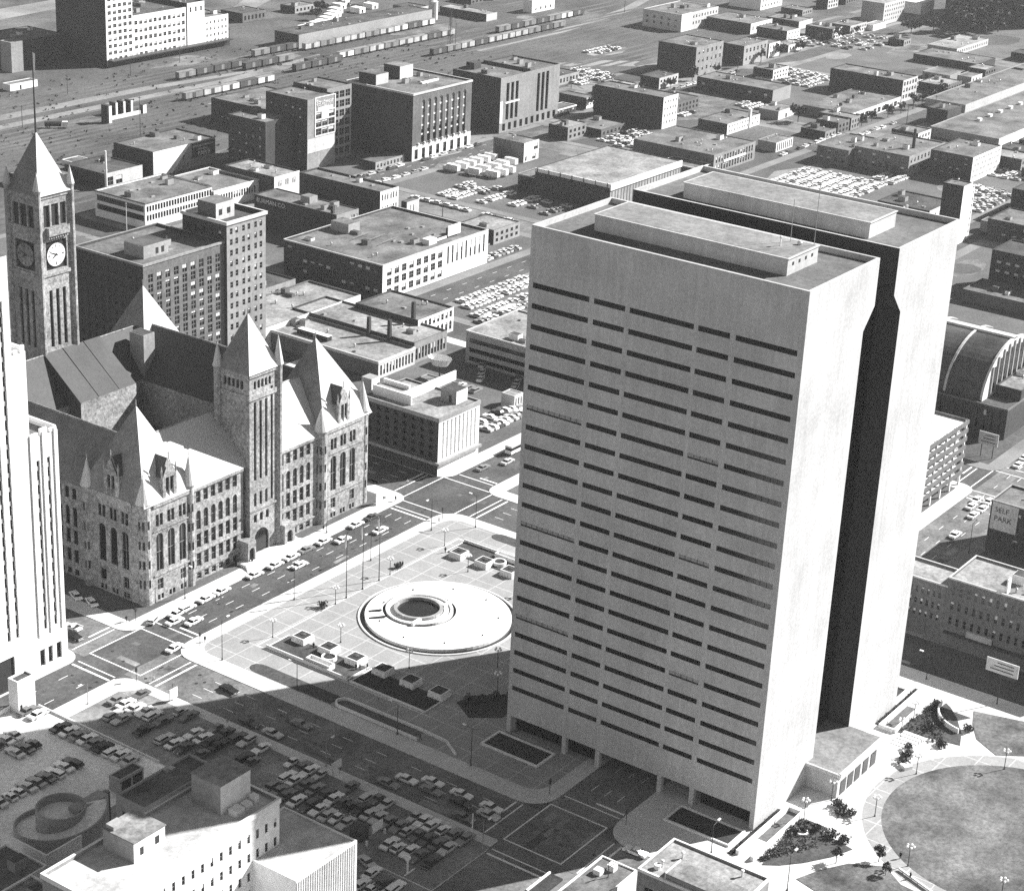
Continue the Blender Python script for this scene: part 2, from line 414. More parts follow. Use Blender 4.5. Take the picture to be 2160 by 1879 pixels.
# railway yard beyond the last street
sheet('rail_yard', 'yard_dirt', 120, 900, 456, 700, -.1)
struct(MB('light_dirt').prism([(240, 585), (360, 588), (480, 586), (560, 600), (560, 606), (470, 596), (360, 597), (240, 596)], -.095, -.08, False).build('dirt_road'))
struct(MB('light_dirt').prism([(240, 604), (420, 604), (500, 598), (500, 602), (420, 612), (240, 614)], -.095, -.075, False).build('dirt_road'))
struct(MB('light_dirt').prism([(455, 800), (560, 812), (600, 716), (636, 728), (690, 752), (760, 820), (900, 900), (880, 930), (740, 850), (680, 768), (632, 741), (602, 733), (566, 835), (455, 828)], -.12, -.09, False).build('dirt_road'))
struct(MB('light_dirt').prism([(640, 498), (675, 480), (735, 408), (790, 388), (845, 352), (890, 300), (884, 292), (838, 340), (785, 378), (728, 398), (668, 464), (645, 482)], -.12, -.07, False).build('highway_ramp'))
struct(MB('light_dirt').prism([(640, 545), (720, 545), (830, 560), (960, 600), (960, 606), (830, 568), (720, 552), (640, 552)], -.12, -.07, False).build('dirt_road'))
struct(MB('light_dirt').prism([(596, 440), (602, 450), (664, 420), (700, 416), (700, 408), (660, 408)], -.12, .02, False).build('dirt_road'))
TRK = [467, 474, 482, 490, 505, 517, 524, 531, 538, 545, 551, 557, 562, 567, 573, 580, 588, 618, 624, 630]
for k, y in enumerate(TRK):
    xa, xb = 150, 780 + (k * 37) % 120
    struct(MB('ground').box(xa, xb, y - 1.4, y + 1.4, -.3, .02, False).build('track_bed'))
    b = MB('steel_rail')
    for d in (-.72, .72): b.box(xa, xb, y + d - .08, y + d + .08, .02, .16, False)
    tag(b.build('railway_track'), 'pair of rails %s from the city side across the rail yard' % ORD[k], 'railway track', 'tracks of the rail yard')

# ---------------------------------------------------------------- painted markings
pm = MB('paint')
def line(x0, x1, y0, y1, z=-.1): pm.box(x0, x1, y0, y1, z - .01, z + .004, False)
def dash_x(y, x0, x1, L=3., G=7., w=.16):
    x = x0
    while x + L < x1: line(x, x + L, y - w / 2, y + w / 2); x += L + G
def dash_y(x, y0, y1, L=3., G=7., w=.16):
    y = y0
    while y + L < y1: line(x - w / 2, x + w / 2, y, y + L); y += L + G
for y in (155.7, 159.2, 162.8): dash_x(y, -5, 82)
for y in (155.9, 162): dash_x(y, -150, -46)
for x in (-26.6, -30.6, -34.4): dash_y(x, 50, 138)
dash_y(-27, 178, 262); dash_y(-33, 178, 262)
for y in (29, 32.5, 36): dash_x(y, -9, 88); dash_x(y, 115, 330)
for y in (29.5, 34.5): dash_x(y, -150, -50)
for x in (-27, -32): dash_y(x, -80, 12)
for x in (96, 100, 104): dash_y(x, 46, 140); dash_y(x, 178, 262)
for y in (272, 278, 400, 406): dash_x(y, 235, 330); dash_x(y, 362, 465)
def hollow(x0, x1, y0, y1, w=.35):
    line(x0, x1, y0, y0 + w); line(x0, x1, y1 - w, y1); line(x0, x0 + w, y0 + w, y1 - w); line(x1 - w, x1, y0 + w, y1 - w)
def crossing(x0, x1, y0, y1, rx, ry):
    hollow(x0, x1, y0, y1)
    line(x1 + 4.4, x1 + 4.75, ry[0], ry[1]); line(x0 - 4.6, x0 - 4.25, ry[0], ry[1])
    line(rx[0], rx[1], y1 + 4.3, y1 + 4.65); line(rx[0], rx[1], y0 - 4.5, y0 - 4.15)
    m = (ry[0] + ry[1]) / 2; n = (rx[0] + rx[1]) / 2
    line(x1 + 6.2, x1 + 6.8, ry[0], m); line(x0 - 6.7, x0 - 6.1, ry[0], ry[1]); line(rx[0], rx[1], y0 - 6.6, y0 - 6.05); line(n, rx[1], y1 + 6, y1 + 6.5)
crossing(-36, -18.3, 148.7, 166.4, (-37.4, -23.2), (152.8, 165.5))
crossing(-37, -19, 25, 40, (-37.4, -23.2), (25, 39.5))
crossing(87.5, 109.5, 149, 168, (91.5, 107.5), (152.8, 165.5))
crossing(88, 110, 22, 42, (91.5, 107.5), (25, 39.5))
crossing(209, 229, 22, 42, (212.5, 226.5), (25, 39.5))
pb = pm.build('lane_marking'); struct(pb)

# ---------------------------------------------------------------- plaza block (between the two streets) and the lawn plaza beyond the tower
CX = 35.2
flat('plaza', 'plaza_paving', rrect(-17.4, 87, 44, 148.3, 5), .012)
flat('plaza', 'pale_paving', rrect(-18, 88, -84, 20.3, 5), .012)
for s in (-1, 1):
    def X(x): return CX + s * (CX - x)
    def bx(b, xa, xb, *r): p, q = sorted((X(xa), X(xb))); return b.box(p, q, *r)
    # lawn strips with a rounded head and the long sunken ramp with its low wall
    P = [(-17, 105), (-17, 129)] + [(-14.9 - 2.1 * math.cos(PI * i / 8), 129 + 3 * math.sin(PI * i / 8)) for i in range(1, 8)] + [(-12.8, 129), (-12.8, 105)]
    struct(MB('grass').prism([(X(x), y) for x, y in P][::s], -.05, .08, False).build('lawn'))
    P = [(-13, 80), (-13, 102)] + [(-15 + 2 * math.cos(PI * i / 8), 102 + 2.4 * math.sin(PI * i / 8)) for i in range(1, 8)] + [(-17, 102), (-17, 80)]
    flat('ramp_lane', 'lot_asphalt', [(X(x), y) for x, y in P], .035)
    b = MB('kerb_paving')
    full = [(-16.6, 68), (-13.4, 73)] + P + [(-17, 79)]
    for (xa, ya), (xb, yb) in zip(full, full[1:]):
        dx, dy = xb - xa, yb - ya; L = math.hypot(dx, dy); nx, ny = -dy / L * .18, dx / L * .18
        b.prism([(X(xa - nx), ya - ny), (X(xb - nx), yb - ny), (X(xb + nx), yb + ny), (X(xa + nx), ya + ny)], 0, .75, False)
    tag(b.build('ramp_wall'), 'low rounded wall round the sunken ramp on the %s plaza edge' % ('shaded near' if s == 1 else 'sunlit far'), 'wall')
    # planting beds with raised kerb
    for k, (ya, yb) in enumerate(((109.5, 135), (85.5, 108))):
        b = MB('grass' if k == 0 else 'planting'); bx(b, -5.7, 2.3, ya, yb, -.05, .2)
        q = struct(b.build('planting_bed'))
        b = MB('kerb_paving'); bx(b, -6.0, -5.7, ya - .3, yb + .3, 0, .5 if k else .95); bx(b, -5.7, 2.6, ya - .3, ya, 0, .3); bx(b, -5.7, 2.6, yb, yb + .3, 0, .3)
        tag(b.build('bed_kerb'), 'pale kerb edging the %s planting bed of the plaza, %s side' % (('sunlit', 'shaded')[k] if s == 1 else ('outer', 'hidden')[k], 'street' if s == 1 else 'far'), 'kerb')
    for ya, yb in ((51, 66.3), (1.2, 16.8)):
        b = MB('planting'); bx(b, -8.6, -2.1, ya + .1, yb - .1, -.05, .15); struct(b.build('planting_bed'))
        b = MB('kerb_paving'); bx(b, -9, -8.6, ya - .3, yb + .3, 0, .5); bx(b, -2.1, -1.7, ya - .3, yb + .3, 0, .5); bx(b, -8.6, -2.1, ya - .3, ya + .1, 0, .5); bx(b, -8.6, -2.1, yb - .1, yb + .3, 0, .5)
        tag(b.build('bed_kerb'), 'light kerb framing the dark sunken bed %s, %s slab' % ('toward the plaza' if ya > 20 else 'toward the lawn', 'near' if s == 1 else 'far'), 'kerb')
    # square planters
    for k in range(6):
        x, y = X(2.6), 130.7 - 8.65 * k
        q = thing('square_planter', '%s square concrete planter from the street end, %s row by the %s bed' % (ORD[k], 'near' if s == 1 else 'far', 'near' if s == 1 else 'far'), 'planter', (x, y, 0), 0, 'square planters of the plaza')
        b = MB('white_paint'); a = 1.95
        b.cone(x, y, .01, 1.75, a * 1.41 * 1.08, a * 1.41, 4, True, PI / 4); b.build('planter_box', q)
        MB('planting').cone(x, y, 1.75, 1.78, a * 1.2, a * 1.2, 4, True, PI / 4).build('soil', q)
        if k in (0, 1, 2, 3): MB('grass').ball(x + .3, y, 1.75, .8, 7, .35).build('low_plants', q)
    x = X(-.6)
    q = thing('round_planter', 'round white-rimmed planter in the %s bed of the plaza' % ('near' if s == 1 else 'far'), 'planter', (x, 119.3, 0))
    MB('white_paint').ringwall(x, 119.3, 1.55, 1.95, .0, 1.1, 20).build('rim', q); MB('planting').cone(x, 119.3, .1, .8, 1.55, 1.55, 16).build('soil', q)
    q = thing('stair_entry', 'white walled stairwell opening beside the round planter, %s side' % ('near' if s == 1 else 'far'), 'stairwell', (X(-4.3), 119, 0))
    b = MB('white_paint'); bx(b, -5.4, -5.1, 115.2, 122.8, 0, 1.5); bx(b, -3.5, -3.2, 115.2, 122.8, 0, 1.5); bx(b, -5.1, -3.5, 122.5, 122.8, 0, 1.5); bx(b, -5.1, -3.5, 115.2, 115.5, 0, 1.5); b.build('wall', q)
    MB('dark_metal').box(min(X(-5.1), X(-3.5)), max(X(-5.1), X(-3.5)), 115.5, 122.5, .22, .24).build('opening', q)
# pale border lines of the plaza
b = MB('pale_paving'); b.box(-6.3, 76.7, 137.6, 138.1, 0, .03, False); b.box(-6.8, -6.3, 84, 138.1, 0, .03, False); b.box(76.7, 77.2, 84, 138.1, 0, .03, False)
struct(b.build('paving_band'))
# fountain
fx, fy = 35.0, 112.7; ix, iy = 34.5, 118.5
fo = thing('fountain', 'great round white fountain with a dark offset pool in the plaza', 'fountain', (fx, fy, 0))
MB('pale_paving').ringwall(fx, fy, 20.3, 20.8, 0, .3, 72).build('outer_kerb', fo)
MB('water').ring(fx, fy, 18.9, 20.3, .03, 72).build('moat', fo)
b = MB('white_paint'); n = 72
b.ringwall(fx, fy, 18.3, 19.0, 0, .85, 72)
for i in range(n):
    a, c = 2 * PI * i / n, 2 * PI * (i + 1) / n
    b.face([(fx + 18.3 * math.cos(a), fy + 18.3 * math.sin(a), .84), (fx + 18.3 * math.cos(c), fy + 18.3 * math.sin(c), .84), (ix + 9.6 * math.cos(c), iy + 9.6 * math.sin(c), .55), (ix + 9.6 * math.cos(a), iy + 9.6 * math.sin(a), .55)])
b.build('basin', fo)
MB('water').ring(ix, iy, 8.8, 9.6, .1, 60).build('inner_moat', fo)
b = MB('white_paint'); b.ringwall(ix, iy, 8.1, 8.8, .05, .95, 60); b.ring(ix, iy, 6.4, 8.1, .6, 60); b.build('inner_basin', fo)
b = MB('plaza_paving'); b.ringwall(ix - .2, iy + .2, 5.6, 6.4, .05, 1.35, 48); b.build('pool_rim', fo)
MB('water').cone(ix - .2, iy + .2, .05, .5, 5.6, 5.6, 40).build('pool', fo)
b = MB('white_paint').box(ix + 5, ix + 9.2, iy - 4.3, iy - 3.6, .6, 1.3); b.box(ix - 8.4, ix - 5, iy - 4.6, iy - 3.8, .6, 1.5); b.build('spout', fo)
b = MB('water')
for d in (-1.9, 1.9):
    c, s_ = math.cos(2.53), math.sin(2.53)
    P = lambda u, v: (ix + u * c - v * s_, iy + u * s_ + v * c, .83)
    b.face([P(9.6, d - .55), P(14.6, d - .55), P(14.6, d + .55), P(9.6, d + .55)])
b.build('channel', fo)
b = MB('dark_metal')
for k in range(9): a = .4 + k * .7; b.cone(fx + 15.6 * math.cos(a), fy + 15.6 * math.sin(a), .7, 1.05, .22, .22, 8)
b.build('floodlights', fo)['kind'] = 'stuff'

# lawn plaza: circular lawn, beds, paths
LCX, LCY = 35.2, -46
struct(MB('dry_grass').cone(LCX, LCY, -.1, .05, 29.3, 29.3, 72).build('lawn'))
flat('plaza', 'plaza_paving', [(LCX + (33.5 if i < 99 else 0) * math.cos(2 * PI * i / 60), LCY + 33.5 * math.sin(2 * PI * i / 60)) for i in range(60)], .03)
for s in (-1, 1):
    def X(x): return CX + s * (CX - x)
    def bx(b, xa, xb, *r): p, q = sorted((X(xa), X(xb))); return b.box(p, q, *r)
    P = [(-10.3, -7.9), (11.5, -5.2), (8.6, -13.6), (7.3, -20.2), (2, -18.2), (-4, -14.4), (-8, -11)]
    struct(MB('grass').prism([(X(x), y) for x, y in P][::s], -.05, .14, False).build('lawn'))
    P = [(-10.2, -16), (-4, -18.4), (2, -22), (6, -28.6), (2, -34), (1, -44), (-11, -50), (-14, -30)]
    struct(MB('dry_grass').prism([(X(x), y) for x, y in P][::s], -.05, .1, False).build('lawn'))
    b = MB('planting'); bx(b, -11, 11, -1.2, -.15, -.05, .3); struct(b.build('planting_bed'))
    b = MB('white_paint'); bx(b, -10.2, 12, -2.3, -1.5, 0, 1.1); bx(b, -10.4, 12.2, -5.9, -5.2, 0, 1.1); bx(b, 12, 12.4, -5.2, -1.5, 0, 1.1)
    tag(b.build('ramp_wall'), 'white walls of the garage ramp beside the %s end of the tower' % ('near' if s == 1 else 'far'), 'wall')
    b = MB('lot_asphalt'); bx(b, -2, 12, -5.2, -2.3, .01, .035); struct(b.build('ramp_lane'))
    # pale stairs
    b = MB('white_paint')
    for k in range(5): bx(b, 10.5 + k * 1.3, 11.7 + k * 1.3, -12.6 + k * .2, -7.4 + k * .2, 0, .75 - .15 * k)
    tag(b.build('stairs'), 'broad white steps between the shrub beds by the %s slab' % ('near' if s == 1 else 'far'), 'stairs')
# ---------------------------------------------------------------- twin-slab office tower
TW = thing('office_tower', 'tall twin-slab concrete office tower with long window strips and blank white end walls', 'office tower', (35.2, 32.9, 0))
LY, ZT, ZB = 65.75, 122., 4.4
def slab(prof, xo, xi, windows, nm):
    """prof: (x,z) profile, clockwise from the outer bottom; xo outer face, xi inner top edge"""
    b = MB('tower_concrete')
    for y in (0., LY): b.face([(x, y, z) for x, z in prof])
    s = 1 if xi > xo else -1
    for (xa, za), (xb, zb) in zip(prof, prof[1:] + prof[:1]):
        if windows and xa == xo and xb == xo: continue
        if za == ZT and zb == ZT: continue
        b.m('dark_brick_and_shade' if (xa - xo) * s > 1 and (xb - xo) * s > 1 else 'tower_concrete')  # concrete facing the gap is blackened, painting in the shade between slabs
        b.face([(xa, 0, za), (xb, 0, zb), (xb, LY, zb), (xa, LY, za)])
    ops = []; b.m('tower_concrete')
    if windows:
        for k in range(22):
            z = 11.2 + 4.626 * k
            for ya, yb in ((50.3, 64.7), (41.4, 49.1), (24.9, 40.3), (16.5, 23.9), (1.35, 15.2)):
                ops.append((ya, yb, z, z + 1.2))
        facade(b, 'W', xo, 0, LY, ZB, ZT, ops, .14)
    a, c = sorted((xo, xi)); T = .55
    zr = 120.8
    for y0, y1, x0, x1 in ((0, T, a, c), (LY - T, LY, a, c), (T, LY - T, a, a + T), (T, LY - T, c - T, c)):
        b.face([(x0, y0, ZT), (x1, y0, ZT), (x1, y1, ZT), (x0, y1, ZT)])
    for p in ([(a + T, T), (c - T, T)], [(c - T, T), (c - T, LY - T)], [(c - T, LY - T), (a + T, LY - T)], [(a + T, LY - T), (a + T, T)]):
        (x0, y0), (x1, y1) = p; b.face([(x0, y0, zr), (x1, y1, zr), (x1, y1, ZT), (x0, y0, ZT)])
    # blank end walls down to the ground, lobby ends
    xm = prof[1][0] if False else sorted(p[0] for p in prof if p[1] == ZB)
    for y0, y1 in ((0, 1.1), (LY - 1.1, LY)): b.box(xm[0], xm[-1], y0, y1, 0, ZB - .003, False)
    q = b.build('concrete_slab', TW)
    MB('tower_roof').face([(a + T, T, zr), (c - T, T, zr), (c - T, LY - T, zr), (a + T, LY - T, zr)]).build('roof', q)
    return q, ops
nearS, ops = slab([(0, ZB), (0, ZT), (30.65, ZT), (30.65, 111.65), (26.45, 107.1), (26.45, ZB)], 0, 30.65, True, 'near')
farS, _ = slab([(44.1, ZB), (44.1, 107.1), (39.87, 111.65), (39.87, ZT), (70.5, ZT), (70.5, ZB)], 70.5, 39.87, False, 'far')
o0 = wloc(TW); rest = MB('dark_glass')
for i, o in enumerate(ops):
    blinds = 'strip_blind' if (i * 13) % 11 in (2, 7) else 'strip'
    if i < 100:
        link('window', window_mesh(o[1] - o[0], 1.2, blinds), TW, (.12 - o0[0], (o[0] + o[1]) / 2 - o0[1], o[2]), -PI / 2)
    else: rest.face([(.12, o[0], o[2]), (.12, o[1], o[2]), (.12, o[1], o[3]), (.12, o[0], o[3])])
rest.build('top_windows', TW)['kind'] = 'stuff'
for sl_, x0, x1, y0, y1 in ((nearS, 9.2, 22.2, 10., 56.), (farS, 45.6, 58.4, 9.9, 56.)):
    b = MB('tower_concrete').box(x0, x1, y0, y1, 120.75, 124.25, False)
    b.m('dark_metal')
    if x0 < 20:
        for k in range(4): b.box(x0 + 2 + 2.7 * k, x0 + 2.7 + 2.7 * k, y0 - .05, y0 - .004, 122.6, 123.3)
    b.m('tower_concrete').box(x0 - .25, x1 + .25, y0 - .25, y1 + .25, 124.25, 124.45)
    b.m('pent_roof').face([(x0 + .2, y0 + .2, 124.47), (x1 - .2, y0 + .2, 124.47), (x1 - .2, y1 - .2, 124.47), (x0 + .2, y1 - .2, 124.47)])
    b.build('penthouse', sl_)
b = MB('white_paint').cone(16, 15.5, 124.4, 126.2, .12, .12, 6); b.ball(16, 15.5, 126.3, .35); b.build('roof_mast', nearS)
b = MB('white_paint').ball(19.6, 13, 124.9, .6, 8); b.build('roof_dome', nearS)
for x, y, h in ((20.3, 15.5, 9), (21.3, 10.6, 13)): MB('metal').tube((x, y, 124.4), (x, y, 124.4 + h), .07).build('aerial', nearS)
b = MB('tower_concrete')
for xx in (0, 69.3):
    for y in (49.7, 40.6, 24.1, 15.8): b.box(xx + .02, xx + 1.2, y - .55, y + .55, 0, ZB - .01, False).build('column', TW); b = MB('tower_concrete')
b = MB('dark_glass')
b.face([(26.5, 5.4, 0), (44, 5.4, 0), (44, 5.4, 107), (26.5, 5.4, 107)]); b.face([(26.5, 60.3, 0), (44, 60.3, 0), (44, 60.3, 107), (26.5, 60.3, 107)])
b.face([(26.5, 5.4, 107), (44, 5.4, 107), (44, 60.3, 107), (26.5, 60.3, 107)]); b.build('atrium_glass', TW)
for x0, x1 in ((2.4, 26), (44.5, 68)):
    for y0, y1 in ((42.5, 64.6), (1.15, 14.6)): MB('dark_glass').box(x0, x1, y0, y1, 0, ZB - .02, False).build('lobby', TW)
for xa, xb in ((.02, 26.4), (44.1, 70.4)): MB('tower_concrete').box(xa, xb, 24.6, 39.9, ZB - .3, ZB - .02).build('underpass_ceiling', TW)
# link block between the slabs on the lawn side
b = MB('tower_concrete')
b.face([(23.4, -8, 0), (44.6, -8, 0), (44.6, -8, 6), (23.4, -8, 6)]); b.face([(23.4, -8, 0), (23.4, -8, 6), (23.4, -.01, 6), (23.4, -.01, 0)]); b.face([(44.6, -8, 0), (44.6, -.01, 0), (44.6, -.01, 6), (44.6, -8, 6)])
b.m('pent_roof').face([(23.4, -8, 6), (44.6, -8, 6), (44.6, -.01, 6), (23.4, -.01, 6)]); b.face([(26.5, -.01, 6), (44, -.01, 6), (44, 5.4, 6), (26.5, 5.4, 6)])
q = b.build('entrance_block', TW)
b = MB('tower_concrete').box(23.1, 44.9, -8.6, -8.01, 5.2, 6.3); b.box(22.9, 23.39, -8.6, -.01, 5.5, 6.3); b.build('canopy', q)
b = MB('dark_glass')
for x in (25, 28.6, 32.2, 36.2, 40.2): b.box(x, x + 2.6, -8.12, -8.004, 0.1, 3.6)
b.build('doors', q)

# ---------------------------------------------------------------- city hall
X0, X1, Y0, Y1 = -8.9, 80., 174.2, 263.
CH = thing('city_hall', 'granite turreted city hall with steep pale roofs, two towers and a clock', 'city hall', (35.5, 218, 0))
ops = []; opsW = []
def pav(c, sgn=1, out=None):
    for d in (-4.15, 0, 4.15):
        out.append((c + d - 1.3, c + d - .12, 21.2, 24.6)); out.append((c + d + .12, c + d + 1.3, 21.2, 24.6))
        out.append((c + d - 1.25, c + d + 1.25, 8.6, 19.2, True))
        out.append((c + d - 1.1, c + d - .15, .35, 1.9)); out.append((c + d + .15, c + d + 1.1, .35, 1.9))
        if d: out.append((c + d - 1.05, c + d + 1.05, 3.2, 6.3))
def mid(u0, n, sp, out):
    for k in range(n):
        c = u0 + sp * k
        for za, zb, ar in ((22.4, 25.6, 0), (14.7, 20.2, 1), (9.5, 13.6, 0), (4.1, 7.9, 0), (.4, 2.2, 0)): out.append((c - .85, c + .85, za, zb, ar))
pS = []; pav(0, 1, pS); pE = []; pav(68.6, 1, pE)
mL = []; mid(10.9, 6, 2.78, mL); mR = []; mid(43.4, 5, 2.78, mR)
mL = [o for o in mL if o[1] < 26.5 or o[2] > 8]
b = MB('granite')
YP = 173.4                                   # pavilions stand forward of the wings
facade(b, 'S', YP, -7.6, 7.6, 0, 27.8, pS, .4); facade(b, 'S', YP, 60.4, 78.6, 0, 27.8, pE, .4)
facade(b, 'S', Y0, 7.6, 28, 0, 27, mL, .4); facade(b, 'S', Y0, 41.5, 60.4, 0, 27, mR, .4)
for x in (7.6, 60.4): b.face([(x, YP, 0), (x, Y0, 0), (x, Y0, 27.8), (x, YP, 27.8)])
wW = []; mid(199.5, 15, 2.78, wW); pW = []; pav(184.6, 1, pW); pW2 = []; pav(252.6, 1, pW2)
XP = X0 - .6
facade(b, 'W', XP, 176, 193.6, 0, 27.8, pW, .4); facade(b, 'W', X0, 193.6, 243, 0, 27, wW, .4); facade(b, 'W', XP, 243, 262, 0, 27.8, pW2, .4)
b.face([(XP, 193.6, 0), (X0, 193.6, 0), (X0, 193.6, 27.8), (XP, 193.6, 27.8)]); b.face([(XP, 243, 0), (X0, 243, 0), (X0, 243, 27.8), (XP, 243, 27.8)])
b.face([(X1, Y0, 0), (X1, Y1, 0), (X1, Y1, 27), (X1, Y0, 27)]); b.face([(X0, Y1, 0), (X1, Y1, 0), (X1, Y1, 27), (X0, Y1, 27)])
b.face([(XP, 176, 0), (XP, 173.4, 0), (-7.6, YP, 0), (-7.6, YP, 27.8), (XP, 173.4, 27.8), (XP, 176, 27.8)][2:3] * 0 or [(XP, 176, 0), (-7.6, YP, 0), (-7.6, YP, 27.8), (XP, 176, 27.8)])
b.face([(78.6, YP, 0), (X1, 176, 0), (X1, 176, 27.8), (78.6, YP, 27.8)])
# courtyard walls
cx0, cx1, cy0, cy1 = 11, 57, 199, 241.5
for p in ([(cx0, cy0), (cx1, cy0)], [(cx1, cy0), (cx1, cy1)], [(cx1, cy1), (cx0, cy1)], [(cx0, cy1), (cx0, cy0)]): b.face([(*p[0], 0), (*p[1], 0), (*p[1], 27), (*p[0], 27)])
b.build('wall', CH)
for x0, x1 in ((7.7, 27.9), (41.6, 60.3)):
    for d, za, zb in ((.45, 26.2, 27.1), (.3, 8.2, 8.7), (.3, 2.7, 3.1)): MB('granite').box(x0, x1, Y0 - d, Y0 - .004, za, zb).build('cornice', CH)
for x0, x1 in ((-6.4, 6.4), (61, 77.4)):
    for d, za, zb in ((.4, 26.8, 28.1), (.3, 7.4, 7.9), (.25, 20, 20.4)): MB('granite').box(x0, x1, YP - d, YP - .004, za, zb).build('cornice', CH)
MB('granite').box(X0 - .45, X0 - .004, 193.7, 243, 26.2, 27.1).build('cornice', CH); MB('granite').box(XP - .4, XP - .004, 177.5, 192, 26.8, 28.1).build('cornice', CH)
MB('lot_asphalt').face([(cx0, cy0, 14), (cx1, cy0, 14), (cx1, cy1, 14), (cx0, cy1, 14)]).build('courtyard_roof', CH)
c = [95]; CHS = 'dark_sash'
for side, pl, oo in (('S', YP, pS), ('S', YP, pE), ('S', Y0, mL), ('S', Y0, mR), ('W', XP, pW), ('W', X0, wW), ('W', XP, pW2)):
    r = add_windows(CH, side, pl, oo, .37, CHS, 'window', c)
    if r: r.build('shaded_windows', CH)['kind'] = 'stuff'
# wing roofs: outer eave -> ridge -> inner eave
def ring_roof():
    E = [(X0 - .5, Y0 - .5), (X1 + .5, Y0 - .5), (X1 + .5, Y1 + .5), (X0 - .5, Y1 + .5)]
    Rr = [(1.2, 186.5), (68.5, 186.5), (68.5, 251), (1.2, 251)]
    I = [(cx0, cy0), (cx1, cy0), (cx1, cy1), (cx0, cy1)]
    for i in range(4):
        j = (i + 1) % 4
        b = MB('roof_tile' if i == 0 else 'shaded_tile')  # south slope stays pale as sunlit, shade is painted on the rest
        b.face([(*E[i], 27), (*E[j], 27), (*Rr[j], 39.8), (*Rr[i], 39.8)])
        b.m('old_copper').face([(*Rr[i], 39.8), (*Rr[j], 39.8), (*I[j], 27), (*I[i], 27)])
        b.m('granite').tube((*Rr[i], 39.85), (*Rr[j], 39.85), .25)
        b.build('roof', CH)
ring_roof()
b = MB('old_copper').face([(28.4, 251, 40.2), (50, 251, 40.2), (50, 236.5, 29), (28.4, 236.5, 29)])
b.m('dark_brick_and_shade').face([(28.4, 251, 40.2), (28.4, 236.5, 29), (28.4, 236.5, 20), (28.4, 251, 34)]); b.face([(50, 251, 40.2), (50, 236.5, 29), (50, 236.5, 20), (50, 251, 34)])  # sides of the block blackened to paint in their shade
b.m('granite').face([(28.4, 236.5, 29), (50, 236.5, 29), (50, 236.5, 16), (28.4, 236.5, 16)])
b.m('dark_metal').tube((35.5, 251, 40.3), (35.5, 236.6, 29.1), .15); b.tube((43.5, 251, 40.3), (43.5, 236.6, 29.1), .12); b.build('roof', CH)
b = MB('pale_brick').box(58, 62.5, 241.2, 247, 26, 40.5); b.m('dark_roof').box(58.3, 62.2, 241.5, 246.7, 40.5, 40.6); b.build('roof_hut', CH)
def pyramid(x0, x1, y0, y1, z, za, ax, ay, drop=.6):
    b = MB('roof_tile'); o = [(x0, y0, z), (x1, y0, z), (x1, y1, z), (x0, y1, z)]; A = (ax, ay, za)
    # slight flare at the eaves
    m = [(ax + (p[0] - ax) * .86, ay + (p[1] - ay) * .86, z + (za - z) * .19) for p in o]
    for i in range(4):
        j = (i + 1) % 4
        b.m('roof_tile' if i == 0 else 'shaded_tile'); b.face([o[i], o[j], m[j], m[i]]); b.face([m[i], m[j], A])  # sunny south side pale, other sides carry painted shade
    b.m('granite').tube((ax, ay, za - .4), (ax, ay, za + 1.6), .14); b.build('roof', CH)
pyramid(-9.9, 8.2, 172.9, 195, 27.8, 50.3, -.5, 184.5); pyramid(59.6, 80.8, 172.9, 195, 27.8, 50.5, 69.7, 185)
pyramid(59.6, 80.8, 242.5, 263.6, 27.8, 50.5, 70.2, 253.5); pyramid(-9.9, 10, 242.5, 263.6, 27.8, 50.5, 0, 253.5)
def turret(x, y, r, zt, za, z0=0.):
    b = MB('granite').cone(x, y, z0, zt, r, r, 14); b.cone(x, y, zt - .9, zt, r + .05, r + .3, 14, False)
    b.m('window_glass')
    for z in (5, 10.5, 16, 21.5):
        for a in (-PI / 2, -PI * .78, PI, -PI * .22):
            if z > z0 + 1:
                rr_ = r * 1.012; d = .3 / r
                b.face([(x + rr_ * math.cos(a - d), y + rr_ * math.sin(a - d), z), (x + rr_ * math.cos(a + d), y + rr_ * math.sin(a + d), z), (x + rr_ * math.cos(a + d), y + rr_ * math.sin(a + d), z + 2.3), (x + rr_ * math.cos(a - d), y + rr_ * math.sin(a - d), z + 2.3)])
    q = b.build('turret', CH)
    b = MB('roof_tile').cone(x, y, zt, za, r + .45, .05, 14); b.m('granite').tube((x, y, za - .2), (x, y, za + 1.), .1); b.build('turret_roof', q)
turret(-8.1, 174.9, 1.75, 28.4, 35.2); turret(7.3, 174, 1.3, 29, 37.2); turret(59.9, 174.2, 1.75, 28.2, 34.8); turret(78.7, 174.9, 1.75, 28.8, 37.5); turret(-9, 194.2, 1.5, 28.4, 35.8)
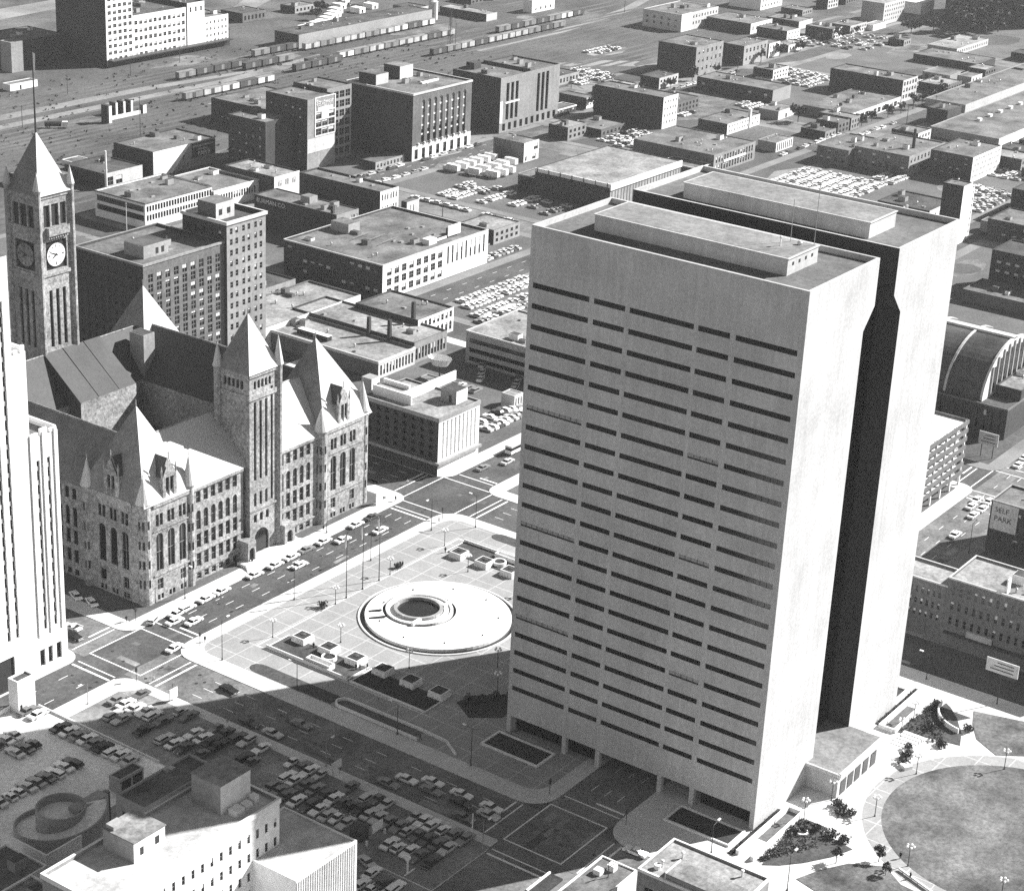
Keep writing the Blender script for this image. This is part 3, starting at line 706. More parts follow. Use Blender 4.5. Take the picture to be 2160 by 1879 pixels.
def gable(u, side):
    """tall stone dormer with a pointed gable and finials on a pavilion face"""
    pl = YP if side == 'S' else XP
    K = 1.32
    P = (lambda a, d, z: (u + a * K, pl + d, 27.8 + (z - 27.8) * 1.12)) if side == 'S' else (lambda a, d, z: (pl + d, u + a * K, 27.8 + (z - 27.8) * 1.12))
    b = MB('granite')
    for a0, a1, z0, z1 in ((-1.9, -1.05, 27.8, 33.2), (1.05, 1.9, 27.8, 33.2), (-.12, .12, 27.8, 33.2)):
        b.box(*sum(([min(p), max(p)] for p in zip(P(a0, -.25, z0), P(a1, .5, z1))), []))
    b.face([P(-1.9, -.25, 33.2), P(1.9, -.25, 33.2), P(0, -.25, 37.6)]); b.face([P(-1.9, .5, 33.2), P(1.9, .5, 33.2), P(0, .5, 37.6)])
    for a in (-1.9, 1.9): b.tube(P(a, .1, 27.8), P(a, .1, 35), .28, 6); b.tube(P(a, .1, 35), P(a, .1, 36.4), .3, 6, .03)
    b.tube(P(0, .1, 37.4), P(0, .1, 39.2), .16, 6)
    b.face([P(-1.9, .5, 27.8), P(-1.9, 6.5, 27.8), P(-1.9, 3.5, 33.2), P(-1.9, .5, 33.2)]); b.face([P(1.9, .5, 27.8), P(1.9, 6.5, 27.8), P(1.9, 3.5, 33.2), P(1.9, .5, 33.2)])
    b.m('old_copper').face([P(-1.9, .5, 33.2), P(0, .5, 37.6), P(0, 7, 37.6), P(-1.9, 5, 33.2)]); b.face([P(1.9, .5, 33.2), P(0, .5, 37.6), P(0, 7, 37.6), P(1.9, 5, 33.2)])
    b.m('window_glass').face([P(-1.05, .3, 27.8), P(1.05, .3, 27.8), P(1.05, .3, 33.2), P(-1.05, .3, 33.2)])
    b.build('dormer', CH)
gable(-.4, 'S'); gable(68.6, 'S'); gable(184.8, 'W')
# front entrance tower
tx0, tx1, ty0, ty1 = 29.2, 40.6, 172.9, 184
o = [(c_ - .5, c_ + .5, 22.4, 45.) for c_ in (31.4, 33.6, 35.8)] + [(38 - .45, 38 + .45, 15, 48)] + [(c_ - .5, c_ + .5, 14.8, 18.8, True) for c_ in (31.4, 33.6, 35.8)] + [(c_ - .6, c_ + .6, 10, 12.4) for c_ in (31.4, 33.8, 36.2)] + [(31, 36.7, .8, 7.8, True)] + [(30.9 + 1.45 * k, 31.9 + 1.45 * k, 48.6, 51, True) for k in range(5)]
ow = [(ty0 + 2.2 + 1.5 * k, ty0 + 3.2 + 1.5 * k, 48.6, 51) for k in range(5)]
b = MB('granite'); facade(b, 'S', ty0, tx0, tx1, 0, 53, o, .5); facade(b, 'W', tx0, ty0, ty1, 0, 53, ow, .6)
b.face([(tx1, ty0, 0), (tx1, ty1, 0), (tx1, ty1, 53), (tx1, ty0, 53)]); b.face([(tx0, ty1, 0), (tx1, ty1, 0), (tx1, ty1, 53), (tx0, ty1, 53)])
b.box(tx0 - .3, tx1 + .3, ty0 - .35, ty0 - .004, 45.8, 47.2); b.box(tx0 - .3, tx1 + .3, ty0 - .4, ty0 - .004, 52.2, 53.2); b.box(tx0 - .2, tx1 + .2, ty0 - .3, ty0 - .004, 13.6, 14.2)
b.box(tx0 - .4, tx0 - .004, ty0, ty1, 52.2, 53.2); b.box(tx0 - .3, tx0 - .004, ty0, ty1, 45.8, 47.2)
ET = b.build('entrance_tower', CH)
MB('window_glass').face([(tx0 + .3, ty0 + .45, .8), (tx1 - .3, ty0 + .45, .8), (tx1 - .3, ty0 + .45, 52), (tx0 + .3, ty0 + .45, 52)]).face([(tx0 + .55, ty0 + .5, 45), (tx0 + .55, ty1, 45), (tx0 + .55, ty1, 52), (tx0 + .55, ty0 + .5, 52)]).build('tower_windows', ET)['kind'] = 'stuff'
for x, y, zt, za in ((tx1 + .2, ty0 + .2, 53.4, 61.5), (tx0 - .2, ty1, 53.4, 60), (tx1 + .2, ty1, 53.4, 60)):
    b = MB('granite').cone(x, y, 0 if y < 176 else 24, zt, 1.1, 1.1, 10); b.m('roof_tile').cone(x, y, zt, za, 1.45, .05, 10); b.build('corner_turret', ET)
b = MB('roof_tile'); e = [(tx0 - .7, ty0 - .7, 53.2), (tx1 + .7, ty0 - .7, 53.2), (tx1 + .7, ty1 + .7, 53.2), (tx0 - .7, ty1 + .7, 53.2)]; A = (34.9, 178.6, 67.8)
mm = [(A[0] + (p[0] - A[0]) * .78, A[1] + (p[1] - A[1]) * .78, 55.6) for p in e]
for i in range(4):
    j = (i + 1) % 4; b.m('roof_tile' if i == 0 else 'shaded_tile'); b.face([e[i], e[j], mm[j], mm[i]]); b.face([mm[i], mm[j], A])
b.m('granite').tube((34.9, 178.6, 67.4), (34.9, 178.6, 69.2), .14); b.build('tower_roof', ET)
# porches and steps
for x0, x1 in ((26, 29.1), (40.8, 45)):
    b = MB('granite'); oo = [((x0 + x1) / 2 - 1.1, (x0 + x1) / 2 + 1.1, .5, 4.6, True)]
    facade(b, 'S', 170.6, x0, x1, 0, 6.4, oo, .6); b.face([(x0, 170.6, 0), (x0, Y0, 0), (x0, Y0, 6.4), (x0, 170.6, 6.4)]); b.face([(x1, 170.6, 0), (x1, Y0, 0), (x1, Y0, 6.4), (x1, 170.6, 6.4)])
    b.face([(x0, 170.6, 6.4), (x1, 170.6, 6.4), (x1, Y0, 6.4), (x0, Y0, 6.4)]); b.m('dark_metal').face([(x0 + .2, 171.3, .2), (x1 - .2, 171.3, .2), (x1 - .2, 171.3, 5), (x0 + .2, 171.3, 5)]); b.build('porch', CH)
b = MB('kerb_paving')
for k in range(5): b.box(24 - k * .4, 47 + k * .4, 172.8 - 3.4 - k * .55, 172.85, .004 + .0, .8 - k * .16, False) if k == 0 else b.box(24 - k * .4, 47 + k * .4, 172.8 - 3.4 - k * .55, 172.8 - 3.4 - (k - 1) * .55 - .002, .004, .8 - k * .16, False)
b.build('front_steps', CH)
# clock tower
kx0, kx1, ky0, ky1 = 28.9, 41.1, 251.4, 263.6
kcx, kcy = 35, 257.5
b = MB('granite')
o = [(c_ - .62, c_ + .62, 41.2, 58.2) for c_ in (32.4, 34.9, 37.4)] + [(31.2, 38.9, 64.0, 72.4)] + [(30.9, 33.2, 76.6, 83), (33.8, 36.4, 76.6, 83), (37, 39.2, 76.6, 83)]
ow = [(c_ - .62, c_ + .62, 41.2, 58.2) for c_ in (255, 257.5, 260)] + [(253.6, 261.4, 64.0, 72.4)] + [(253.3, 255.6, 76.6, 83), (256.2, 258.8, 76.6, 83), (259.4, 261.7, 76.6, 83)]
facade(b, 'S', ky0, kx0, kx1, 20, 86, o, .5); facade(b, 'W', kx0, ky0, ky1, 20, 86, ow, .5)
b.face([(kx1, ky0, 20), (kx1, ky1, 20), (kx1, ky1, 86), (kx1, ky0, 86)]); b.face([(kx0, ky1, 20), (kx1, ky1, 20), (kx1, ky1, 86), (kx0, ky1, 86)])
b.box(kx0 - .2, kx1 + .2, ky0 - .35, ky0 - .004, 62.4, 63.4); b.box(kx0 - .3, kx1 + .3, ky0 - .3, ky0 - .004, 85, 86.1); b.box(kx0 - .4, kx0 - .004, ky0, ky1, 85, 86.1); b.box(kx0 - .35, kx0 - .004, ky0, ky1, 62.4, 63.4)
b.box(kx0 - .1, kx1 + .1, ky0 - .2, ky0 - .004, 39.4, 40.2)
CT = b.build('clock_tower', CH)
MB('dark_metal').box(kx0 + .55, kx1 - .55, ky0 + .55, ky1 - .55, 21, 85.5).build('tower_core', CT)
b = MB('granite').box(31.6, 39.4, ky0 - 1.2, ky0 - .006, 74.2, 74.6); b.box(31.6, 39.4, ky0 - 1.2, ky0 - 1.0, 74.6, 76.6); b.box(31.6, 31.8, ky0 - 1.0, ky0 - .006, 74.6, 76.6)
for k in range(9): b.box(31.8 + .85 * k, 32.2 + .85 * k, ky0 - .8, ky0 - .006, 73.3, 74.2)
b.build('balcony', CT)
def clock(side):
    # dial with ring of numeral marks and two hands (ten to eight)
    q = MB('lamp_glass' if side == 'S' else 'pale_roof')  # west dial darker than the south one, its shade painted in
    D = 24; r = 3.35
    if side == 'S': P = lambda a, c_, d: (35.05 + a, ky0 + .12 - d, 68.2 + c_)
    else: P = lambda a, c_, d: (kx0 + .12 - d, 257.5 - a, 68.2 + c_)
    q.face([P(r * math.cos(2 * PI * i / D), r * math.sin(2 * PI * i / D), .0) for i in range(D)])
    q.m('dark_metal')
    for i in range(D):
        a, c_ = 2 * PI * i / D, 2 * PI * (i + 1) / D
        q.face([P(r * math.cos(a), r * math.sin(a), .01), P(r * math.cos(c_), r * math.sin(c_), .01), P(r * 1.07 * math.cos(c_), r * 1.07 * math.sin(c_), .05), P(r * 1.07 * math.cos(a), r * 1.07 * math.sin(a), .05)])
    def hand(deg, r0, r1, w0, w1, d):
        t = math.radians(90 - deg); c_, s_ = math.cos(t), math.sin(t)
        q.face([P(r0 * c_ - w0 * s_, r0 * s_ + w0 * c_, d), P(r1 * c_ - w1 * s_, r1 * s_ + w1 * c_, d), P(r1 * c_ + w1 * s_, r1 * s_ - w1 * c_, d), P(r0 * c_ + w0 * s_, r0 * s_ - w0 * c_, d)])
    for k in range(12): hand(30 * k, 2.35 if k % 3 else 2.1, 2.95, .09 if k % 3 else .16, .13 if k % 3 else .2, .02)
    hand(294, -.6, 2.5, .22, .1, .06); hand(236, -.4, 1.7, .3, .16, .05)
    q.build('clock_face', CT)
clock('S'); clock('W')
for x, y in ((kx0, ky0), (kx1, ky0), (kx0, ky1), (kx1, ky1)):
    b = MB('granite').cone(x, y, 24, 87.8, .95, .95, 10); b.cone(x, y, 87, 87.8, 1., 1.25, 10, False); b.m('roof_tile').cone(x, y, 87.8, 93, 1.25, .04, 10); b.build('corner_turret', CT)
b = MB('roof_tile'); e = [(kx0 - .5, ky0 - .8, 86.1), (kx1 + .5, ky0 - .8, 86.1), (kx1 + .5, ky1 + .8, 86.1), (kx0 - .5, ky1 + .8, 86.1)]; A = (34.8, 257.5, 102.6)
mm = [(A[0] + (p[0] - A[0]) * .82, A[1] + (p[1] - A[1]) * .82, 88.4) for p in e]
for i in range(4):
    j = (i + 1) % 4; b.m('roof_tile' if i == 0 else 'shaded_tile'); b.face([e[i], e[j], mm[j], mm[i]]); b.face([mm[i], mm[j], A])
b.build('tower_roof', CT)
MB('dark_metal').tube((34.8, 257.5, 102.2), (34.8, 257.5, 131), .3, 6, .1).build('flagpole', CT)
MB('coat_pale').face([(34.9, 257.4, 119), (35.3, 257.2, 118.6), (35.5, 257.1, 124), (34.9, 257.4, 124.5)]).build('flag', CT)
# ---------------------------------------------------------------- near buildings, lower left
def deco():
    x3, x2, x1, x0 = -72., -55.6, -51.6, -43.2; y0 = 166.2; y0b = y0 + 14
    t = thing('deco_tower', 'white stepped tower with dark vertical window strips at the left edge', 'office tower', (-57, 176, 0))
    b = MB('limestone')
    st = [(-49.9, -48.9), (-46.7, -45.7), (-61.1, -60.1), (-58.5, -57.5), (-55.3 - .5, -55.3 + .5), (-64.6, -63.6), (-68, -67)]
    o1 = [(a, c, 12, 55.5) for a, c in st[:2]]
    facade(b, 'S', y0, x2 + 4, x0, 10.5, 61.5, o1, .5)
    facade(b, 'S', y0, x2, x2 + 4, 10.5, 82.9, [], .5)
    facade(b, 'S', y0, x3, x2, 10.5, 106, [(a, c, 13, 96) for a, c in st[2:4] + st[5:]], .5)
    facade(b, 'S', y0 - .25, x3, x0 + .15, 0, 10.5, [(-51.8, -50.2, 2.8, 7.2), (-49.2, -47.8, 2.8, 7.2), (-46.6, -45, 2.8, 7.2), (-65, -59.6, 0.2, 9)], .5)
    b.face([(x3, y0 - .25, 10.5), (x0 + .15, y0 - .25, 10.5), (x0 + .15, y0, 10.5), (x3, y0, 10.5)])
    for x, za, zb in ((x0, 0, 61.5), (x2 + 4, 60.8, 82.9), (x2, 82, 106)): b.face([(x, y0, za), (x, y0b, za), (x, y0b, zb), (x, y0, zb)])
    for xa, xb, zb in ((x2 + 4, x0, 61.5), (x2, x2 + 4, 82.9), (x3, x2, 106)): b.face([(xa, y0b, 0), (xb, y0b, 0), (xb, y0b, zb), (xa, y0b, zb)])
    # crenellated parapets
    for xa, xb, zb in ((x2 + 4, x0, 61.5), (x2, x2 + 4, 82.9)):
        n = max(2, int((xb - xa) / 2.2))
        for k in range(n): b.box(xa + (xb - xa) * k / n + .35, xa + (xb - xa) * (k + 1) / n - .35, y0 - .12, y0 + .5, zb, zb + (1.5 if k % 2 else .8))
        b.box(xb - .5, xb + .05, y0 + .5, y0b, zb, zb + .9); b.box(xa, xb - .5, y0b - .5, y0b, zb, zb + .9)
    for xx in (-51.4, -47.75, -44.2): b.box(xx - .35, xx + .35, y0 - .3, y0 - .003, 10.6, 62.3)
    b.build('wall', t)
    MB('tower_roof').face([(x2 + 4, y0, 60.6), (x0, y0, 60.6), (x0, y0b, 60.6), (x2 + 4, y0b, 60.6)]).face([(x2, y0, 82), (x2 + 4, y0, 82), (x2 + 4, y0b, 82), (x2, y0b, 82)]).build('roof', t)
    o0 = wloc(t)
    for a, c in st[:4] + st[5:]:
        z0, z1 = (12, 55.5) if a > -51 else (13, 96)
        b = MB('window_glass').face([(a, y0 + .45, z0), (c, y0 + .45, z0), (c, y0 + .45, z1), (a, y0 + .45, z1)])
        b.m('stucco'); z = z0 + 2.4
        while z < z1: b.box(a + .05, c - .05, y0 + .25, y0 + .44, z, z + 1.1); z += 3.5
        b.build('window_strip', t)
    for a, c in ((-51.8, -50.2), (-49.2, -47.8), (-46.6, -45)): MB('window_glass').face([(a, y0 + .2, 2.8), (c, y0 + .2, 2.8), (c, y0 + .2, 7.2), (a, y0 + .2, 7.2)]).build('window', t)
    MB('dark_metal').face([(-65, y0 + .2, .2), (-59.6, y0 + .2, .2), (-59.6, y0 + .2, 9), (-65, y0 + .2, 9)]).build('door', t)
deco()
# pale office block with two roof huts
x0, x1, y0, y1, h = -134, -88.5, 57.2, 73.2, 28.
S = [(x1 - 1.2 - 2.5 * k - .42, x1 - 1.2 - 2.5 * k + .42, z - 1., z + 1.) for k in range(17) for z in (23.2, 18.9, 14.7, 10.7, 6.6)]
W = bays(y0 + 1, y1 - 1, 3, 25, 5, 5, .45, .55)
t = building('office_block', 'pale office block with rows of narrow windows and two white roof huts', x0, x1, y0, y1, h, 'pale_brick', S, W, 'white_roof', .7, wallS='white_paint', clutter=0, cope=('kerb_paving', .9, .25))
rf = [c for c in t.children if c.name.startswith('roof')][0]
b = MB('stucco').box(-99.2, -90.9, 62.5, 70, 27.3, 33.6); b.m('white_paint').face([(-99.2, 62.49, 27.3), (-90.9, 62.49, 27.3), (-90.9, 62.49, 33.6), (-99.2, 62.49, 33.6)]); b.m('pale_roof').box(-99.4, -90.7, 62.3, 70.2, 33.6, 33.8); b.build('roof_hut', rf)  # white sheet over the hut's south side paints sunlight on it
b = MB('stucco').box(-120.8, -112.9, 63.5, 71.4, 27.3, 31.6); b.m('white_paint').face([(-120.8, 63.49, 27.3), (-112.9, 63.49, 27.3), (-112.9, 63.49, 31.6), (-120.8, 63.49, 31.6)])  # this hut's south side is whitened too, as if sunlit
b.m('pale_roof').box(-121, -112.7, 63.3, 71.6, 31.6, 31.8); b.m('dark_metal').box(-119.2, -118.4, 63.42, 63.48, 28.4, 30); b.box(-115.4, -114.4, 63.42, 63.48, 28.8, 30.4); b.m('stucco').box(-120.4, -117.6, 69, 71, 31.8, 32.6); b.build('roof_hut', rf)
b = MB('kerb_paving').box(-98, -95.6, 59.6, 61.6, 27.3, 28.6); b.box(-94.8, -93, 60, 61.6, 27.3, 28.3); b.box(-92.2, -91, 60.2, 61.6, 27.3, 28.9); b.build('vent_boxes', rf)
building('annex_block', 'shaded flat-roofed block tucked behind the pale office block with roof huts', -108.4, -88.6, 73.3, 81, 28.9, 'stucco', (), bays(74, 80.5, 20, 27, 2, 2, .3, .4), 'gravel_roof', .5, clutter=1)
S = []
t = building('corrugated_hall', 'white ribbed metal hall with a broad pale roof below the car park', -96.1, -78.2, 46.2, 65.2, 18, 'white_paint', S, (), 'white_roof', .3, clutter=0)
b = MB('white_paint')
for k in range(26): b.box(-96 + .68 * k, -95.86 + .68 * k, 46.02, 46.197, .1, 17.6)
b.build('ribs', t)
tag(MB('dark_brick_and_shade').cone(-85.5, 108.6, 0, 7.2, 1.0, .85, 4, True, PI / 4).m('pale_roof').cone(-85.5, 108.6, 7.2, 7.5, .95, .95, 4, True, PI / 4).build('brick_chimney'), 'square dark brick chimney with a pale cap beside the ramp spiral', 'chimney')
building('garage_shed', 'small pale double garage with dark roof at the end of the parking deck', -76.1, -69, 114.2, 117.6, 3.5, 'stucco', [(-75.6, -72.8, .2, 2.8), (-72.3, -69.4, .2, 2.8)], (), 'dark_roof', .15, clutter=0, style='plain', winname='garage_door')
t = building('deck_kiosk', 'white stair hut with dark roof standing at the edge of the parking deck', -67.1, -61.9, 156.6, 159.8, 8.5, 'white_paint', [(-66.6, -65.9, .2, 2.2)], (), 'dark_roof', .4, clutter=0, style='plain', winname='door')
tag(MB('white_paint').box(-110, -67.2, 159.3, 159.7, 0, 1.2).build('parapet_wall'), 'white parapet wall running left from the white stair hut', 'wall')
# parking deck with its spiral ramp
struct(MB('deck_concrete').prism([(-150, 40), (-61.8, 40), (-61.8, 152.2), (-150, 152.2)], -.3, .02, False).build('parking_deck'))
struct(MB('deck_concrete').prism([(-112, 152.2), (-61.8, 152.2), (-61.8, 159.3), (-112, 159.3)], -.3, .015, False).build('parking_deck'))
struct(MB('near_lot').prism([(-61.4, 40.2), (-41.2, 40.2), (-41.2, 147.5), (-61.4, 150)], -.3, .02, False).build('car_park'))
struct(MB('near_lot').prism([(-100, 40.2), (-61.8, 40.2), (-61.8, 112), (-84, 112), (-84, 82), (-100, 82)], -.3, .03, False).build('car_park'))
struct(MB('pale_paving').prism(rrect(-41.2, -38.05, 40.3, 143.9, .5), -.3, .012, False).build('pavement'))
struct(MB('pale_paving').prism([(-61.8, 147), (-45, 147), (-41.2, 144), (-41.2, 152.3), (-61.8, 152.3)], -.3, .03, False).build('pavement'))
b = MB('kerb_paving').box(-61.75, -61.4, 117, 156, 0, .55); tag(b.build('divider_wall'), 'long low pale wall between the parking deck and the dark corner car park', 'wall')
hx, hy = -96, 110.8
t = thing('spiral_ramp', 'round concrete car ramp spiralling round a pale drum beside the parking deck', 'ramp', (hx, hy, 0))
b = MB('deck_concrete'); n = 40
for i in range(n):
    a, c = .2 + 5.6 * i / n, .2 + 5.6 * (i + 1) / n; za, zc = .2 + 7.5 * i / n, .2 + 7.5 * (i + 1) / n
    P = lambda r, t_, z: (hx + r * math.cos(t_), hy + r * math.sin(t_), z)
    b.face([P(5.2, a, za), P(9.4, a, za), P(9.4, c, zc), P(5.2, c, zc)])
b.build('ramp_deck', t)
b = MB('stucco'); b.ringwall(hx, hy, 9.4, 9.75, 0, 1.4, 40, .2, 5.8, 7.5); b.build('outer_wall', t)
b = MB('stucco'); b.ringwall(hx, hy, 4.9, 5.2, 0, 8.2, 36); b.m('deck_concrete').cone(hx, hy, 5.5, 6.2, 4.9, 4.9, 30); b.build('drum', t)
b = MB('white_paint').box(hx - 13.5, hx - 4, hy - 10.5, hy - 10.1, 0, 7.5); b.box(hx - 13.5, hx - 13.1, hy - 10.1, hy + 3, 0, 7.5); b.build('entry_wall', t)
b = MB('stucco').box(hx + 1.5, hx + 10, hy - 3.6, hy - .6, 6.6, 7.6); b.box(hx + 9, hx + 10, hy - 3.6, hy - .6, .1, 6.6); b.build('bridge', t)
building('white_store', 'white-walled low store cut by the lower left corner', -128, -113, 96, 108, 9, 'white_paint', (), (), 'gravel_roof', .4, clutter=1)
building('white_annex', 'low white annex wall stepping down beside the corner store', -140, -117.5, 84, 95.6, 9.5, 'white_paint', bays(-139, -118, 2, 8, 4, 1, .3, .4), (), 'pale_roof', .4, clutter=1)
# street corner at the bottom
t = building('corner_block', 'grey gravel-roofed corner block at the bottom edge with white parapets', -54.4, -41.2, -24.6, -3.4, 20.4, 'pale_brick', (), bays(-24, -4, 4, 18, 5, 3), 'pale_roof', .35, clutter=0, cope=('kerb_paving', .5, .1))
rf = [c for c in t.children if c.name.startswith('roof')][0]
b = MB('pale_brick').box(-54, -48.6, -24, -9.3, 20.05, 21.6); b.m('pale_roof').face([(-54, -24, 21.62), (-48.6, -24, 21.62), (-48.6, -9.3, 21.62), (-54, -9.3, 21.62)]); b.m('kerb_paving').box(-54.1, -48.5, -9.3, -9.1, 20.05, 21.9); b.build('roof_hut', rf)
b = MB('white_paint')
for x, y in ((-45.6, -8), (-43.6, -20), (-50.5, -6.4)): b.cone(x, y, 20.05, 21.2, .22, .22, 8); b.ball(x, y, 21.4, .42, 8, .3)
b.cone(-51.6, -6, 20.05, 21, .7, .7, 8); b.build('roof_vents', rf)['kind'] = 'stuff'
t = building('corner_shop', 'low white corner shop with roof machinery beside the street crossing', -62, -44.1, 2.6, 10.9, 12, 'white_paint', (), (), 'gravel_roof', .3, clutter=0)
rf = [c for c in t.children if c.name.startswith('roof')][0]
b = MB('white_paint').box(-47.6, -46, 6, 7.6, 11.7, 13); b.box(-50.4, -48.8, 7.4, 9, 11.7, 12.8); b.m('dark_metal').tube((-49.5, 6, 11.7), (-49.5, 6, 15), .1); b.tube((-51, 6.4, 14.2), (-48, 5.6, 14.2), .07); b.build('roof_machine', rf)
tag(MB('white_paint').box(-50, -41.6, 24.4, 24.8, 0, .9).m('planting').box(-50, -41.6, 21.4, 24.4, 0, .5).build('planter_box'), 'long low planter with a white wall on the bottom street corner', 'planter')

# ---------------------------------------------------------------- mid blocks
t = building('hotel', 'tall dark L-shaped hotel block with a brighter end tower behind the city hall', 101, 138.6, 284.8, 316, 43, 'dark_brick_and_shade',
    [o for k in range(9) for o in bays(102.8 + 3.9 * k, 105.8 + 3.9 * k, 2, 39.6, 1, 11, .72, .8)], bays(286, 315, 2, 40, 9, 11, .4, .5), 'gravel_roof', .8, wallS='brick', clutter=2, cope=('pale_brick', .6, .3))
rf = [c for c in t.children if c.name.startswith('roof')][0]
b = MB('stucco').box(107.5, 118.8, 291, 300, 42.2, 46.4); b.m('dark_roof').box(107.7, 118.6, 291.2, 299.8, 46.4, 46.5); b.m('dark_metal').box(113, 114.2, 290.93, 290.99, 43, 45); b.box(115.6, 116.8, 290.93, 290.99, 43, 45); b.build('roof_hut', rf)
t = building('buff_hotel_tower', 'buff brick end tower of the dark hotel with pale cornice and paired windows', 138.7, 158, 283.6, 304, 49.7, 'dark_brick_and_shade', [o for k in range(3) for o in bays(139.6 + 6 * k, 144.9 + 6 * k, 3, 48, 2, 12, .5, .55)], bays(285, 303, 3, 47, 5, 12, .35, .5), 'dark_roof', 1.4, wallS='pale_brick', clutter=0, cope=('cream_brick', 1., .5))
rf = [c for c in t.children if c.name.startswith('roof')][0]
b = MB('brick').box(141, 150, 290.6, 299, 48.3, 54.2); b.m('cream_brick').face([(141, 290.59, 48.3), (150, 290.59, 48.3), (150, 290.59, 54.2), (141, 290.59, 54.2)]); b.m('dark_metal').box(142.5, 144, 290.5, 290.57, 50, 52); b.box(146.5, 148, 290.5, 290.57, 50, 52); b.build('roof_hut', rf)  # cream south face puts sunlight into the hut's colour
S = bays(109.5, 127.5, 4.9, 17.2, 9, 1, .42, 1., False); W = bays(170.5, 197.5, 5, 17.6, 8, 5, .45, .55)
t = building('pilaster_hotel', 'five-storey block with white pilasters and a clutter of white roof walls', 108.1, 128.7, 169.4, 198.4, 18.7, 'dark_brick_and_shade', [(a, c, 5.0, 16.9) for a, c, _, _, _ in S], W, 'pale_roof', .4, wallS='white_paint', clutter=0, cope=('pale_brick', 1.2, .2), depth=.6, style='strip')
b = MB('pale_brick').box(107.2, 129, 168.2, 169.1, 3.8, 4.6); b.box(107.2, 108., 169.1, 198, 3.8, 4.6); b.build('canopy', t)
rf = [c for c in t.children if c.name.startswith('roof')][0]
b = MB('white_paint').box(111.8, 112.3, 183, 198, 18.3, 21.4); b.box(112.3, 139, 186.4, 186.9, 18.3, 21.4); b.box(117, 118, 188, 198, 18.3, 21.9); b.m('stucco').box(113, 116.6, 188, 197.8, 18.3, 20.6); b.build('screen_wall', rf)
b = MB('stucco').box(121.6, 127.2, 173.2, 179.2, 18.3, 22.4); b.m('white_paint').face([(121.6, 173.19, 18.3), (127.2, 173.19, 18.3), (127.2, 173.19, 22.4), (121.6, 173.19, 22.4)]); b.m('dark_roof').box(121.8, 127, 173.4, 179, 22.4, 22.5); b.m('dark_metal').box(121.53, 121.59, 175, 176, 18.5, 20.8); b.build('roof_hut', rf)  # white south face stands for sun on the stucco hut
b = MB('stucco').box(112.5, 116.4, 199, 203, 14, 22.5); b.m('white_paint').face([(112.5, 198.98, 14), (116.4, 198.98, 14), (116.4, 198.98, 22.5), (112.5, 198.98, 22.5)]); b.build('stair_hut', t)  # south side coloured white for the sun on it
building('corner_annex', 'low pale annex with blank walls behind the pilaster block', 129.2, 150, 186, 198, 6.2, 'stucco', (), (), 'pale_roof', .3, clutter=1)
building('kiosk', 'tiny pale kiosk among the parked cars beside the tower edge', 169.3, 174.2, 184.7, 190, 4.6, 'cream_brick', bays(169.5, 174, .5, 4, 3, 1, .4, .7), (), 'pale_roof', .2, clutter=0)
t = building('drive_in', 'small drive-in with a white butterfly roof sign among the parked cars', 158, 167, 205, 219, 4.6, 'stucco', (), (), 'gravel_roof', .3, clutter=0)
b = MB('white_paint')
for i in range(10):
    a = 2 * PI * i / 10; c = 2 * PI * (i + 1) / 10
    b.face([(167 + 2.2 * math.cos(a), 214 + 3 * math.sin(a), 9), (167 + 2.2 * math.cos(c), 214 + 3 * math.sin(c), 9), (167 + 3.2 * math.cos(c), 214 + 4.6 * math.sin(c), 11.5), (167 + 3.2 * math.cos(a), 214 + 4.6 * math.sin(a), 11.5)])
b.m('dark_metal').tube((167, 214, 0), (167, 214, 9.4), .25); b.m('stucco').cone(167, 214, 9, 9.2, 2.2, 2.2, 10); b.build('sign', t)
t = building('long_shop_block', 'low block with two chimneys, a white sloping skylight and lit shopfronts', 161, 181, 235.4, 290, 6.2, 'brick', [(162 + 1.7 * k, 163 + 1.7 * k, 1, 4.6) for k in range(11)], (), 'pale_roof', .5, wallS='cream_brick', clutter=1, cope=('cream_brick', .9, .15))
rf = [c for c in t.children if c.name.startswith('roof')][0]
MB('white_paint').face([(166, 262, 7.4), (168.5, 262, 7.4), (168.5, 276, 7.4), (166, 276, 7.4)]).m('dark_metal').box(165.6, 168, 262, 276, 5.7, 7.3).build('skylight', rf)
t = building('parapet_block', 'low block with a deep dark parapet and its own tall chimney', 181.4, 200, 236, 292, 7.6, 'dark_brick_and_shade', [(182.2 + 1.75 * k, 183.3 + 1.75 * k, 1, 5.2) for k in range(10)], (), 'pale_roof', .6, wallS='pale_brick', clutter=2)
for x, y, hh, nm in ((181.2, 247, 6, 'stout'), (180.9, 256, 5, 'slim')):
    tag(MB('dark_brick_and_shade').cone(x, y, 6, 7.6 + hh, .9, .75, 4, True, PI / 4).build('chimney'), '%s dark chimney rising from the wall between the two low shop roofs' % nm, 'chimney')
t = building('shopfront_row', 'low shop building with a dark chimney and white arched windows', 197.6, 218.5, 247.2, 276, 9.2, 'dark_brick_and_shade', bays(198.4, 218, 5.4, 8.4, 8, 1, .6, .8) + bays(198.4, 218, .8, 4.6, 8, 1, .6, .9, True), bays(249, 275, 4, 8, 8, 1, .4, .5), 'gravel_roof', .6, wallS='white_paint', clutter=3)
tag(MB('dark_brick_and_shade').cone(199, 250.5, 8, 15, .9, .8, 4, True, PI / 4).build('chimney'), 'lone dark chimney on the shop with white arched windows', 'chimney')
building('ribbon_garage', 'long low garage with ribbon windows half hidden by the tower', 195, 226, 176, 224, 11.6, 'stucco', (), [(177.5, 222.5, 7.6, 9.2), (177.5, 222.5, 4.2, 5.8), (177.5, 222.5, 1., 2.6)], 'pale_roof', .5, clutter=1, style='strip', cope=('cream_brick', .4, .15))
